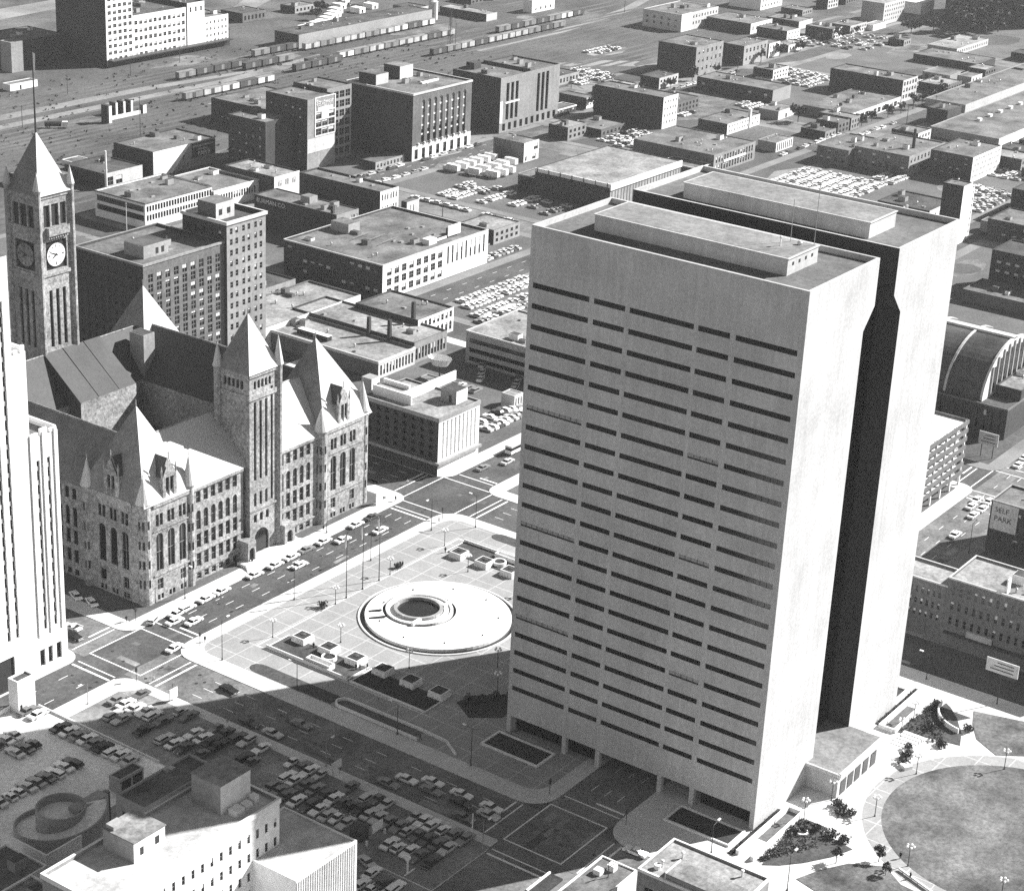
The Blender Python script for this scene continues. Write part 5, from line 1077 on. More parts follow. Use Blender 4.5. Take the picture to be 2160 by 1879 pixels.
t = building('brick_row', 'long three-storey brick row with a grey roof and pale parapet line', 109, 126, -40, 5.7, 18.6, 'brick', (), bays(-39, 5, 4.6, 17.4, 22, 3, .42, .5), 'pale_roof', .5, clutter=1, cope=('cream_brick', .3, .1))
b = MB('white_paint').box(110.5, 112.4, -9.4, -9, 18.1, 22); b.build('roof_hut', t)
MB('stucco').box(108.55, 108.98, -8, -1, 3.2, 5.4).build('sign_board', t)
MB('dark_metal').box(108.2, 108.99, -39, 5, 3.2, 3.8).build('canopy', t)
# far right low roofs and haze-lost blocks
t = building('vent_roof_hall', 'very long low hall with a line of roof vents and a white side wall', 640, 900, 214.5, 253, 5.2, 'stucco', (), (), 'gravel_roof', .4, wallS='white_paint', clutter=0)
rf = [c for c in t.children if c.name.startswith('roof')][0]
for k in range(12): MB('white_paint').box(672 + 14 * k, 675 + 14 * k, 239, 241, 4.8, 6.2).build('roof_vent', rf)
building('long_grey_hall', 'long low grey-roofed hall along the far right road', 706, 900, 262, 286, 4.6, 'stucco', (), (), 'gravel_roof', .3, wallS='cream_brick', clutter=5)
building('dark_tower_house', 'small dark house with a peaked roof hut beside the long grey hall', 668, 686, 256, 268, 8.5, 'dark_brick_and_shade', (), (), 'dark_roof', .4, clutter=2)
building('far_terrace', 'low rambling terrace with a pale ridged front near the horizon', 858.7, 908, 335, 355, 4.2, 'stucco', bays(860, 907, .5, 3.4, 16, 1, .4, .6), (), 'pale_roof', .3, wallS='cream_brick', clutter=3)
building('far_yard_hall', 'flat grey hall in the middle of the far right blocks', 820.4, 848.2, 304.8, 347, 4.7, 'dark_brick_and_shade', (), (), 'gravel_roof', .3, clutter=2)
building('arched_stable', 'low dark stable with arched openings in its side wall', 778.5, 799.6, 303.7, 321.3, 3.8, 'stucco', (), bays(304.5, 320.5, .1, 3, 4, 1, .5, .9, True), 'gravel_roof', .3, clutter=0, style='plain')
building('little_white_house', 'little white house with square windows on the far right road', 780.4, 796, 291, 300, 4.6, 'stucco', bays(781, 795, .6, 4, 3, 1, .4, .6), (), 'gravel_roof', .3, wallS='white_paint', clutter=0)
building('road_hut', 'dark box hut at the end of the far right road', 825, 830, 278, 285, 4.6, 'dark_brick_and_shade', (), (), 'dark_roof', .3, clutter=0)
building('far_house_row', 'dark roof with a bright white end among the far parked cars', 818, 846.6, 460.7, 494, 6.8, 'dark_brick_and_shade', bays(819, 846, 1, 6, 6, 1, .3, .5), (), 'gravel_roof', .3, wallS='white_paint', clutter=1)
building('far_twin_house', 'twin white house front facing a crowded far lot', 814, 831.5, 432, 454, 6.7, 'dark_brick_and_shade', bays(815, 831, .8, 6, 4, 2, .4, .4), (), 'gravel_roof', .3, wallS='white_paint', clutter=1)
building('far_dark_flat', 'dark flat block between far lots with a pale end', 858, 877, 446.8, 471.6, 5.3, 'dark_brick_and_shade', (), (), 'gravel_roof', .3, wallS='cream_brick', clutter=1)
building('far_white_store', 'white windowed store touching the top edge', 902, 933, 500, 525, 8.6, 'white_paint', bays(903, 932, 1, 8, 7, 2, .35, .5), (), 'pale_roof', .3, clutter=0)
building('hazy_tower_house', 'tall pale building fading into the haze at the top right', 918.8, 951, 415.5, 432, 14.5, 'stucco', bays(920, 950.5, 1.5, 13.5, 9, 4, .4, .45), (), 'pale_roof', .3, wallS='cream_brick', clutter=1)
building('far_small_white', 'small white house beneath the hazy pale building', 893, 912.5, 410, 417, 4, 'white_paint', (), (), 'pale_roof', .2, clutter=0)
building('far_white_block', 'blank bright white block at the top right', 977.5, 999, 414.9, 432, 8, 'white_paint', (), (), 'kerb_paving', .3, clutter=0)
building('dark_skyline_block', 'huge dark building in the top right corner', 984, 1040, 340, 400, 34, 'dark_brick_and_shade', (), bays(342, 398, 2, 32, 10, 8, .4, .45), 'dark_roof', .5, clutter=0)
building('far_white_tower', 'white tower sliver in the extreme top right corner', 1041, 1062, 318, 338, 36, 'white_paint', bays(1042, 1061, 2, 34, 5, 9, .4, .5), (), 'pale_roof', .4, clutter=0)

# rows of small far buildings filling the blocks beyond the tower
FR = random.Random(11)
def clear(x0, x1, y0, y1): return all(x1 < a - 1 or x0 > b + 1 or y1 < c - 1 or y0 > d + 1 for a, b, c, d in FOOT)
def fill_row(where, xa, xb, y, up=True, hmax=8):
    x = xa; n = 0
    while x < xb and n < 30:
        wd, dp, h = FR.uniform(9, 24), FR.uniform(9, 20), FR.uniform(3.4, hmax); y0, y1 = (y, y + dp) if up else (y - dp, y)
        if FR.random() < .8 and x + wd < xb and clear(x, x + wd, y0, y1):
            wl = FR.choice(['white_paint', 'cream_brick', 'stucco', 'pale_brick', 'brick']); rf = FR.choice(['gravel_roof', 'gravel_roof', 'dark_roof', 'pale_roof'])
            wd_ = {'white_paint': 'white', 'cream_brick': 'cream', 'stucco': 'grey', 'pale_brick': 'pale brick', 'brick': 'dark brick'}[wl]; rd = {'gravel_roof': 'grey', 'dark_roof': 'dark', 'pale_roof': 'pale'}[rf]
            nc = int(wd / 3.4); nr = 2 if h > 6 else 1
            building('small_%s' % FR.choice(['store', 'shop', 'garage', 'workshop']), 'low %s-fronted building, %s roof, %s from left %s' % (wd_, rd, ORD[n], where), x, x + wd, y0, y1, h, 'dark_brick_and_shade', bays(x + .6, x + wd - .6, .5, h - .9, nc, nr, .5, .6), (), rf, .4, wallS=wl, clutter=2, depth=.15, style='plain'); n += 1
        x += wd + FR.choice([.4, 2, 6, 12])
fill_row('by the pier warehouse', 566, 1000, 414)
fill_row('near the white-ended block', 490, 720, 393, False)
fill_row('beyond the long grey hall', 742, 1000, 290)
fill_row('behind the showroom', 590, 705, 288.5)
fill_row('behind the white grid block', 612, 660, 262, False)
fill_row('below the vent-roofed hall', 600, 1000, 206, False, 7)
fill_row('right of the packed lot', 556, 900, 172, True, 7)
fill_row('beyond the dark edge block', 612, 900, 148, False, 7)
fill_row('beyond the rail yard', 700, 900, 645, True, 7)
fill_row('by the rail yard', 556, 640, 458, True, 6)
fill_row('on the rise above the yard', 570, 700, 700, True, 6)
fill_row('between far road and haze', 860, 1100, 372, True, 6)
fill_row('in the farthest blocks', 860, 1050, 470, True, 7)
fill_row('behind the stair pier', 304, 340, 318, False, 7)
# ---------------------------------------------------------------- cars
CARP = {}
def car_parts(kind, c):
    """body, glass band, roof plate; front is +x"""
    paint = 'car_' + c
    if kind == 'wagon': pr = [(-2.6, .3), (-2.65, .85), (-2.5, .92), (.7, .92), (2.55, .82), (2.7, .6), (2.65, .3)]; g0, g1, r0, r1 = -2.5, .75, -2.35, .15
    elif kind == 'compact': pr = [(-2., .3), (-2.05, .75), (-1.7, .86), (.6, .86), (1.9, .74), (2.02, .5), (2., .3)]; g0, g1, r0, r1 = -1.75, .65, -1.2, .05
    else: pr = [(-2.65, .3), (-2.72, .8), (-2.6, .9), (.75, .92), (2.55, .83), (2.7, .6), (2.66, .3)]; g0, g1, r0, r1 = -1.65, .95, -1.05, .3
    W = .96 if kind != 'compact' else .8
    b = MB(paint); n = len(pr)
    for y in (-W, W): b.face([(x, y, z) for x, z in pr])
    for (xa, za), (xb, zb) in zip(pr, pr[1:] + pr[:1]): b.face([(xa, -W, za), (xb, -W, zb), (xb, W, zb), (xa, W, za)])
    b.m('chrome').box(pr[-1][0], pr[-1][0] + .12, -W * .95, W * .95, .36, .52); b.box(pr[0][0] - .12, pr[0][0], -W * .95, W * .95, .36, .52)
    body = b.mesh('body')
    zt = 1.36; w0, w1 = W * .93, W * .74
    g = MB('window_glass'); P = [(g0, -w0, .9), (g1, -w0, .9), (g1, w0, .9), (g0, w0, .9)]; Q = [(r0, -w1, zt), (r1, -w1, zt), (r1, w1, zt), (r0, w1, zt)]
    for i in range(4): j = (i + 1) % 4; g.face([P[i], P[j], Q[j], Q[i]])
    glass = g.mesh('window')
    r = MB(paint).box(r0 - .05, r1 + .05, -w1 - .04, w1 + .04, zt - .01, zt + .07); xm = (g0 + g1) / 2
    for s in (-1, 1): r.tube((r0 * .4 + g0 * .6 + .3, s * (w0 * .55 + w1 * .45), 1.0), (r0 + .2, s * w1, zt), .07, 4)
    roof = r.mesh('roof')
    return body, glass, roof
WHEEL = MB('rubber').tube((0, -.11, 0), (0, .11, 0), .34, 10).m('chrome').tube((0, -.13, 0), (0, .13, 0), .17, 8).mesh('wheel')
HEAD = MB('lamp_glass').box(-.02, .05, -.2, .2, -.08, .08).mesh('headlight')
def car_proto(kind, c, loc, rz, label, group):
    body, glass, roof = car_parts(kind, c)
    t = thing('parked_car', label, 'car', loc, rz, group)
    link('body', body, t); link('window', glass, t); link('roof', roof, t)
    k = .78 if kind == 'compact' else 1
    for x in (-1.6 * k, 1.65 * k):
        for y in (-.86 * (1 if k == 1 else .85), .86 * (1 if k == 1 else .85)): link('wheel', WHEEL, t, (x, y, .34))
    for y in (-.62, .62): link('headlight', HEAD, t, (2.68 * (.75 if k < 1 else 1), y * (1 if k == 1 else .8), .66))
    return t
NCAR = [0]
WORDS = {'white': 'white', 'pale': 'pale', 'grey': 'grey', 'mid': 'mid-grey', 'dark': 'dark', 'black': 'black'}
def car(x, y, rz, label, group, c=None, kind=None, z=.03, simple=False):
    """one car; label may hold {c} for its colour and kind"""
    c = c or R.choice(['white', 'white', 'white', 'pale', 'pale', 'grey', 'mid', 'dark', 'black']); kind = kind or R.choice(['sedan', 'sedan', 'sedan', 'sedan', 'wagon', 'compact'])
    L = label.replace('{c}', WORDS[c] + ' ' + {'sedan': 'sedan', 'wagon': 'estate car', 'compact': 'small car'}[kind])
    NCAR[0] += 1; rz += R.uniform(-.04, .04); loc = (x + R.uniform(-.25, .25), y + R.uniform(-.25, .25), z)
    key = (kind, c, simple)
    if key in CARP: return dup(CARP[key], loc, rz, L, group)
    if simple:
        body, glass, roof = car_parts(kind, c)
        t = far_car(kind, c, loc, rz, L, group)
    else: t = car_proto(kind, c, loc, rz, L, group)
    CARP[key] = t; return t
def far_car_mb(b, kind, c, X, Y, Z, a):
    ca, sa = math.cos(a), math.sin(a); paint = 'car_' + c
    def box(x0, x1, w, z0, z1, x2, x3, w2):
        P = [(x0, -w, z0), (x1, -w, z0), (x1, w, z0), (x0, w, z0), (x2, -w2, z1), (x3, -w2, z1), (x3, w2, z1), (x2, w2, z1)]
        P = [(X + x * ca - y * sa, Y + x * sa + y * ca, Z + z) for x, y, z in P]
        for q in ((0,1,5,4),(1,2,6,5),(2,3,7,6),(3,0,4,7),(4,5,6,7)): b.face([P[i] for i in q])
    b.m(paint); box(-2.65, 2.65, .95, .2, .9, -2.6, 2.5, .93)
    b.m('window_glass'); g = -2.4 if kind == 'wagon' else -1.6; box(g, .95, .9, .9, 1.36, g + .5, .3, .72)
    b.m(paint); box(g + .45, .35, .76, 1.36, 1.42, g + .5, .3, .72)
def far_car(kind, c, loc, rz, L, group):
    b = MB('car_' + c); far_car_mb(b, kind, c, 0, 0, 0, 0)
    return tag(link('parked_car', b.mesh('parked_car'), None, loc, rz), L, 'car', group)
STREET = ['street-side', 'middle', 'inner']
rows_ = [(-43.1, [45.7, 48.5, 51.3, 54, 56.7, 59.2, 67.1, 69.6, 71.9, 74.5, 77.1, 85.6, 88.4, 90.9, 93.7, 103, 107.8, 110.6, 114.1, 117.1, 125.7, 128.4, 141.2], 0),
         (-48.3, [46.1, 48.9, 51.5, 54, 56.8, 59.5, 62.2, 64.9, 67.3, 69.6, 72.2, 74.6, 77, 79.4, 82.7, 85.6, 88.2, 90.9, 100.9, 103.3, 111.3, 113.9, 116.4, 119.3, 128.5, 132.2, 134.6, 137.5, 141, 143.6], 1),
         (-54.2, [46, 49.2, 51.9, 54.3, 57, 69, 71.5, 74, 76.8, 79.3, 82.4, 85.6, 88.1, 90.8, 111.7, 116.6, 119.3, 122.9, 129, 136.5, 139.4], 2)]
for x, ys, r in rows_:
    for k, y in enumerate(ys):
        if y in (74.5,): continue
        car(x, y, 0 if R.random() < .6 else PI, '{c}, %s from the crossing, %s row, dark corner car park' % (ORD[k], STREET[r]), 'cars in the dark corner car park')
for k in range(9): car(-65.4, 122.2 + 2.75 * k, 0, '{c} %s from the garage shed along the low deck wall' % ORD[k], 'cars on the parking deck', c=['pale', 'white', 'white', 'black', 'grey', 'white', 'grey', 'white', 'black'][k])
for k, x in enumerate((-74.3, -77, -79.6, -82.2, -85, -87.5, -90, -92.6, -95.2)): car(x, 131, PI / 2, '{c} %s from the right in the deck row above the spiral ramp' % ORD[k], 'cars on the parking deck', c=['black', 'white', 'white', 'dark', 'grey', 'pale', 'white', 'white', 'pale'][k])
for k, x in enumerate((-74.1, -76.8, -79.6)): car(x, 143.7, PI / 2, '{c} %s from the right, near side of the deck island row' % ORD[k], 'cars on the parking deck', c=['black', 'dark', 'pale'][k])
for k, x in enumerate((-74.4, -77.1, -79.8, -82.5)): car(x, 149.7, PI / 2, '{c} %s from the right, far side of the deck island row' % ORD[k], 'cars on the parking deck', c=['white', 'white', 'black', 'grey'][k])
for k, y in enumerate((152.7, 155.6)): car(-65, y, 0, '{c} parked %s the white stair hut' % ('just below' if k == 0 else 'close against'), 'cars on the parking deck', c='white' if k == 0 else 'mid')
for k, (x, y) in enumerate(((-66.2, 46.2), (-66.1, 49.2), (-65, 53), (-69.9, 46.4), (-69.4, 49.4), (-69.6, 52.3), (-62.4, 56.2))): car(x if k < 6 else -62.6, y, 0 if k < 6 else -PI / 2 - .3, '{c} %s of the cluster right of the white ribbed hall' % ORD[k], 'cars beside the ribbed hall')
for k, (x, y, c) in enumerate(((-104.8, 109, 'white'), (-107.7, 110.1, 'black'))): car(x - 3, y - 4, PI / 2, '{c} parked below the spiral ramp wall at the left edge', 'cars by the spiral ramp', c=c)
# streets
for k, x in enumerate((-3.5, 3.5, 9.6, 22, 30.3, 36.6, 43.1, 50.3, 64.6, 71.8)): car(x, 164.8, 0, '{c} at the kerb before the city hall, %s from the near crossing' % ORD[k], 'cars parked before the city hall', z=-.1, c='white' if k in (0, 1, 2, 3, 5) else None)
for k, (x, y, rz, c, w) in enumerate(((34.5, 159.8, 0, 'white', 'driving past the flagpoles on the city hall street'), (54.4, 161.3, 0, 'white', 'driving alone toward the far crossing'), (66, 157.4, 0, 'white', 'in the lane next to the plaza near the far crossing'),
        (-10.8, 161.8, 0, 'white', 'leaving the near crossing in the middle lane'), (-7.6, 158.2, 0, 'white', 'just past the near crossing by the lane dashes'), (-21, 151.8, .1, 'white', 'turning inside the painted square of the near crossing'), (-17.2, 191, 1.2, 'white', 'angle parked beside the dark city hall side, farther one'), (-17.2, 185.4, 1.2, 'white', 'angle parked beside the dark city hall side, nearer one'), (-33, 174.8, PI / 2, 'black', 'waiting at the stop line below the white stepped tower'), (-29.6, 179, PI / 2, 'pale', 'second in line below the white stepped tower'),
        (-36.2, 71.8, -PI / 2, 'grey', 'in the kerb lane behind the queue of cars'), (-32.3, 69.8, -PI / 2, 'white', 'at the tail of the middle queue'), (-29.2, 64.9, -PI / 2, 'white', 'third in the right queue for the lower crossing'), (-32.2, 63.2, -PI / 2, 'grey', 'third in the middle queue for the lower crossing'), (-29.1, 56.9, -PI / 2, 'white', 'second in the right queue for the lower crossing'), (-32, 55, -PI / 2, 'black', 'second in the middle queue for the lower crossing'), (-29.4, 48.4, -PI / 2, 'white', 'first in the right queue for the lower crossing'), (-36.5, 50.9, -PI / 2, 'mid', 'alone in the kerb lane of the lower crossing'), (-32.3, 47.3, -PI / 2, 'pale', 'first in the middle queue for the lower crossing'),
        (-28.9, 103.6, -PI / 2, 'grey', 'driving in the shaded avenue opposite the sunken ramp'), (-36.1, 106, -PI / 2, 'pale', 'shaded at the avenue kerb, lower of two'), (-36.1, 113.2, -PI / 2, 'dark', 'shaded at the avenue kerb, upper of two'), (-27.6, 127.5, -PI / 2 - .1, 'black', 'driving in the sunlit upper end of the avenue'), (-23.6, 15.3, PI / 2, 'white', 'waiting below the lower crossing beside the corner block'),
        (202, 36, 0, 'white', 'upper car of the group on the far right street'), (196, 35.4, 0, 'white', 'left car of the group on the far right street'), (196.6, 31.8, 0, 'white', 'lower right car of the group on the far right street'), (190.6, 31.8, 0, 'white', 'lowest car of the group on the far right street'), (203.4, 32.6, 0, 'white', 'right car of the group on the far right street'), (237, 37, 0, 'white', 'beyond the far right crossing, nearer one'), (244, 38, 0, 'white', 'beyond the far right crossing, farther one'), (173.6, 30.4, 0, 'white', 'driving alone on the far right street'),
        (122, 162.6, 0, 'grey', 'below the pilaster hotel canopy'), (131, 160, 0, 'pale', 'behind the bus on the street past the pilaster hotel'))):
    car(x, y, rz, '{c} ' + w, 'cars on the streets', c=c, kind='sedan', z=-.1)
def bus(x, y, rz, label):
    t = thing('bus', label, 'bus', (x, y, -.1), rz)
    b = MB('car_white').box(-5.6, 5.6, -1.25, 1.25, .4, 1.5); b.m('car_pale').box(-5.6, 5.6, -1.25, 1.25, 2.45, 3.0); link('body', b.mesh('body'), t)
    link('window', MB('window_glass').box(-5.55, 5.55, -1.22, 1.22, 1.5, 2.45).mesh('window'), t)
    for xx in (-3.6, 3.6):
        for yy in (-1.15, 1.15): link('wheel', WHEEL, t, (xx, yy, .36))
car(-13.4, 166.6, .4, '{c} swinging round the city hall corner', 'cars on the streets', 'white', 'wagon', -.1); car(-7.4, 164.6, .05, '{c} just past the city hall corner', 'cars on the streets', 'white', 'sedan', -.1); bus(142, 163.4, 0, 'bus at the kerb beside the pilaster hotel')
# far lots: individually while the count stays under 300, the rest as one mass
MASS = MB('car_white'); LOTS = []
def lot(rows, where, group, occ=.8, cols=None):
    n = 0
    for r, (x, y, dx, dy, cnt, a) in enumerate(rows):
        m = 0
        for k in range(cnt):
            if R.random() > occ: continue
            X, Y = x + dx * k, y + dy * k; c = R.choice(cols or ['white', 'white', 'white', 'pale', 'pale', 'grey', 'dark']); kind = R.choice(['sedan', 'sedan', 'wagon'])
            if NCAR[0] < 296:
                car(X, Y, a, '{c}, %s from left, %s row, %s' % (ORD[m], ORD[r], where), group, c, kind, .03, True); m += 1
            else: far_car_mb(MASS, kind, c, X + R.uniform(-.3, .3), Y + R.uniform(-.3, .3), .02, a + R.uniform(-.05, .05))
H = PI / 2
lot([(148, 180.5, 2.75, 0, 9, H), (152, 186, 2.75, 0, 8, H), (174, 204, 0, 3.2, 5, 0), (184, 195, 2.8, 1.6, 5, .4), (184, 209, 2.9, 2, 5, .4)], 'lot behind the pilaster hotel', 'cars behind the pilaster hotel', .9)
lot([(232, 245, 2.7, 0, 19, H), (237, 250.6, 2.7, 0, 17, H), (243, 259, 2.7, 0, 17, H), (247, 264.6, 2.7, 0, 16, H)], 'packed lot left of the tower', 'cars in the packed lot left of the tower', .95, ['white', 'white', 'white', 'pale', 'grey'])
lot([(297, 291, 2.7, 0, 9, H), (301, 304, 2.7, 0, 8, H)], 'lot beside the loft block', 'cars beside the loft block', .9)
lot([(350.5, 318, 0, 5.6, 10, H), (362, 356, 2.7, 0, 9, H), (363, 363, 2.7, 0, 10, H), (380, 366, 2.7, 0, 4, H), (372, 330, 2.8, 0, 7, H), (366, 343, 2.8, 0, 9, H)], 'lot below the arched warehouse', 'cars below the arched warehouse', .75, ['white', 'white', 'white', 'pale'])
lot([(490, 226 + 5.6 * k, 2.7, 0, 15, H) for k in range(8)] + [(532, 224, 2.7, 0, 7, H), (536, 232, 2.7, 0, 5, H)], 'packed lot behind the tower', 'cars in the packed lot behind the tower', .85, ['white', 'white', 'white', 'pale'])
lot([(370, 312, 2.9, 0, 8, H), (372, 322, 2.9, 0, 7, H), (376, 352, 2.8, 0, 6, H)], 'the shaded lot beside the flat hall', 'cars beside the flat hall', .7, ['grey', 'mid', 'pale'])
lot([(516, 172 + 5.8 * k, 2.8, 0, 16, H) for k in range(4)] + [(584, 182 + 6 * k, 2.8, 0, 14, H) for k in range(4)], 'far', 'far')
lot([(700, 358 + 6 * k, 2.8, 0, 14, H) for k in range(6)] + [(745, 304 + 6 * k, 2.8, 0, 10, H) for k in range(3)], 'far', 'far', .6)
lot([(822, 385 + 9 * k, 3, 0, 20, H) for k in range(6)], 'far', 'far', .5)
lot([(606, 452 + 6 * k, 2.8, 0, 14, H) for k in range(5)] + [(686, 500, 3, 0, 9, H), (690, 494, 3, 0, 8, H)], 'far', 'far', .8)
lot([(545, 288.5, 6, 0, 11, 0), (470 - 60, 283.5, 7, 0, 8, 0), (408, 410.8 - 3, 7, 0, 7, 0), (362, 409, 7, 0, 5, 0), (358, 396.8, 7, 0, 6, 0)], 'far', 'far', .9)
lot([(745, 276, 7, 0, 14, 0), (560, 279, 6.5, 0, 16, 0), (500, 399, 7, 0, 13, 0), (616, 407, 7, 0, 15, 0), (477, 170, 0, 6.5, 14, H), (605, 176, 0, 7, 12, H), (733, 190, 0, 8, 10, H)], 'far', 'far', .6)
lot([(624, 342 + 6 * k, 2.8, 0, 6, H) for k in range(4)] + [(500, 345 + 6 * k, 2.8, 0, 13, H) for k in range(5)] + [(570, 370, 2.8, 0, 9, H), (640, 160, 2.8, 0, 14, H), (700, 165, 2.8, 0, 12, H), (880, 430, 3, 0, 12, H), (760, 430, 3, 0, 12, H), (776, 438, 3, 0, 12, H)], 'far', 'far', .65)
q = MASS.build('distant_parked_cars'); q['kind'] = 'stuff'
# trucks
for k, (x, y) in enumerate(((400, 386), (406, 385.5), (412, 385.5), (418, 386), (424, 386), (430, 386), (402, 375), (409, 375), (416, 374), (423, 374), (430, 374), (404, 366), (410, 365.5), (417, 366))):
    lab = 'box truck, %s from left, %s row, lot by the squat corner store' % (ORD[k % 6 if k < 6 else (k - 6) % 5 if k < 11 else k - 11], 'back' if k < 6 else 'middle' if k < 11 else 'front')
    if k == 0:
        TR = thing('truck', lab, 'truck', (x, y, 0), H, 'trucks in the truck lot')
        link('box', MB('boxcar_white').box(-4.4, 2.2, -1.2, 1.2, .9, 3.6).mesh('box'), TR); link('cab', MB('car_pale').box(2.3, 4.2, -1.1, 1.1, .6, 2.4).m('window_glass').box(4.2, 4.22, -.95, .95, 1.5, 2.2).mesh('cab'), TR)
        for xx in (-3, 3.2):
            for yy in (-1., 1.): link('wheel', WHEEL, TR, (xx, yy, .4))
    else: dup(TR, (x, y, 0), H + R.uniform(-.1, .1), lab)
t = thing('tanker_truck', 'dark tanker truck with a white cab on the dirt by the tracks', 'truck', (327, 574, 0), -.75)
link('tank', MB('dark_metal').tube((-5.5, 0, 2), (2.5, 0, 2), 1.25, 12).mesh('tank'), t); link('cab', MB('boxcar_white').box(3, 5.6, -1.2, 1.2, .5, 3.2).m('window_glass').box(5.6, 5.63, -1, 1, 1.8, 2.8).mesh('cab'), t)
for xx in (-4.4, -3.2, 4): link('wheel', WHEEL, t, (xx, 1, .4)); link('wheel', WHEEL, t, (xx, -1, .4))
# boxcars
BX = {}
def boxcar(x, y, c, label):
    if c in BX: return dup(BX[c], (x, y, .1), 0, label)
    t = thing('boxcar', label, 'railway car', (x, y, .1), 0, 'boxcars in the rail yard')
    b = MB('boxcar_' + c).box(-6.4, 6.4, -1.5, 1.5, 1.1, 4.1); b.m('dark_metal').box(-6.9, 6.9, -.5, .5, .8, 1.1); link('body', b.mesh('body'), t)
    link('roof', MB('boxcar_grey' if c != 'dark' else 'boxcar_dark').prism([(-6.5, -1.6), (6.5, -1.6), (6.5, 1.6), (-6.5, 1.6)], 4.1, 4.28).mesh('roof'), t)
    link('door', MB('boxcar_dark' if c != 'dark' else 'boxcar_grey').box(-1.2, 1.2, -1.6, -1.505, 1.2, 3.9).mesh('door'), t)
    for s in (-4.4, 4.4): link('wheel_truck', MB('dark_metal').box(s - 1.2, s + 1.2, -1.2, 1.2, .1, .8).mesh('wheel_truck'), t)
    BX[c] = t; return t
TRAINS = [(617.6, 567, 9, 'pale grey pale pale grey pale white dark white', 'freight shed track'), (588, 535, 10, 'dark dark white grey pale grey pale pale dark pale', 'long middle track'), (603.4, 500, 3, 'dark dark grey', 'short upper track'), (582, 518, 3, 'dark dark dark', 'dark lower track'),
          (557, 612, 10, 'dark grey pale dark pale pale pale grey dark grey', 'track behind the warehouses'), (573, 421, 5, 'grey pale white dark white', 'track before the dirt road'), (611, 455, 4, 'grey dark dark dark', 'track below the white mill'), (573, 700, 7, 'grey dark grey dark grey white dark', 'far right yard track'), (624, 530, 4, 'grey dark dark grey', 'topmost yard track')]
for y, x, n, cs, w in TRAINS:
    for k, c in enumerate(cs.split()): boxcar(x + 14 * k, y, c, '%s boxcar, %s from the left on the %s' % (c, ORD[k], w))

# ---------------------------------------------------------------- lamps, poles, signs
LP = [(-.8, 137.7, 'near corner of the pale plaza border'), (23.5, 137.7, 'behind the fountain, left one'), (46.4, 137.9, 'behind the fountain, right one'), (70.6, 137.9, 'far corner of the pale plaza border'), (8.2, 123, 'between the near planters and the fountain'), (61.7, 123.1, 'between the far planters and the fountain'), (8.8, 101.6, 'on the shadow edge below the fountain'), (23.5, 85.4, 'in shade beside the tower edge, fountain side'), (13.6, 78.2, 'by the shaded shrubs next to the tower'), (61.7, 101.6, 'behind the tower edge past the fountain'),
      (57.1, -7.7, 'at the white steps by the far slab'), (44.6, -17.6, 'on the path above the circular lawn'), (22, -7.6, 'before the tower entrance block'), (11.1, -6.5, 'at the white steps by the near slab'), (22.3, -18.1, 'at the left rim of the circular lawn'), (9.2, -32.2, 'beside the diagonal bench near the lawn'), (59.7, -32.6, 'on the far rim of the circular lawn'), (10.3, -52.6, 'at the bottom rim of the circular lawn'), (66.8, -6.5, 'at the far garage ramp wall')]
for k, (x, y, w) in enumerate(LP):
    lab = 'multi-globe lamp post ' + w
    if k == 0:
        LMP = thing('globe_lamp', lab, 'lamp post', (x, y, 0), 0, 'globe lamp posts')
        link('pole', MB('dark_metal').cone(0, 0, 0, .5, .22, .12, 8).tube((0, 0, .4), (0, 0, 4.7), .09).mesh('pole'), LMP)
        for i in range(5):
            a = 2 * PI * i / 5; X, Y = .75 * math.cos(a), .75 * math.sin(a)
            g = link('globe', MB('lamp_glass').ball(X, Y, 4.95, .3, 8).mesh('globe'), LMP); link('arm', MB('dark_metal').tube((0, 0, 4.3), (X, Y, 4.65), .05, 4).mesh('arm'), g)
    else: dup(LMP, (x, y, 0), 0, lab)
SL = [(-17.6, 139.2, 11, 0, 'at the rounded plaza corner by the near crossing'), (.5, 169.4, 9.7, 3, 'before the city hall corner turret'), (-43.1, 166.3, 9, 0, 'at the foot of the white stepped tower'), (18.4, 147.5, 10, 2, 'on the plaza kerb left of the flagpoles'), (49.8, 147.4, 8.4, 2, 'on the plaza kerb right of the flagpoles'), (76.3, 147, 9.8, 2, 'on the plaza kerb near the far crossing'), (86.2, 138.7, 9.8, 1, 'on the far plaza edge past the far crossing'), (55.7, 168.2, 7.3, 3, 'before the right wing of the city hall'), (-17, 115.4, 7, 1, 'beside the near sunlit lawn strip'), (-17.7, 84.1, 8, 1, 'beside the sunken ramp in the shade'), (-17.8, 62.8, 9.6, 1, 'beside the dark sunken bed in the shade'), (-42.7, 41.1, 6, 0, 'at the car park corner by the lower crossing'), (-38.8, 87.6, 6.3, 0, 'halfway along the car park kerb'), (-53.6, 148.1, 5.7, 2, 'above the parked cars at the sunlit car park corner'), (-38.6, 117.9, 5.7, 0, 'on the car park kerb at the shadow edge'), (-13.4, 2.6, 7.1, 0, 'by the dark bed at the bottom of the tower'), (-15.1, -16.5, 8.6, 0, 'on the curving path by the bottom lawn'), (88, -.1, 7, 1, 'on the far avenue kerb by the slab foot'), (165.2, 22.4, 9.3, 0, 'on the far right street before the signed block'), (87.8, 30, 8, 1, 'behind the far slab on the avenue')]
SLM = {}
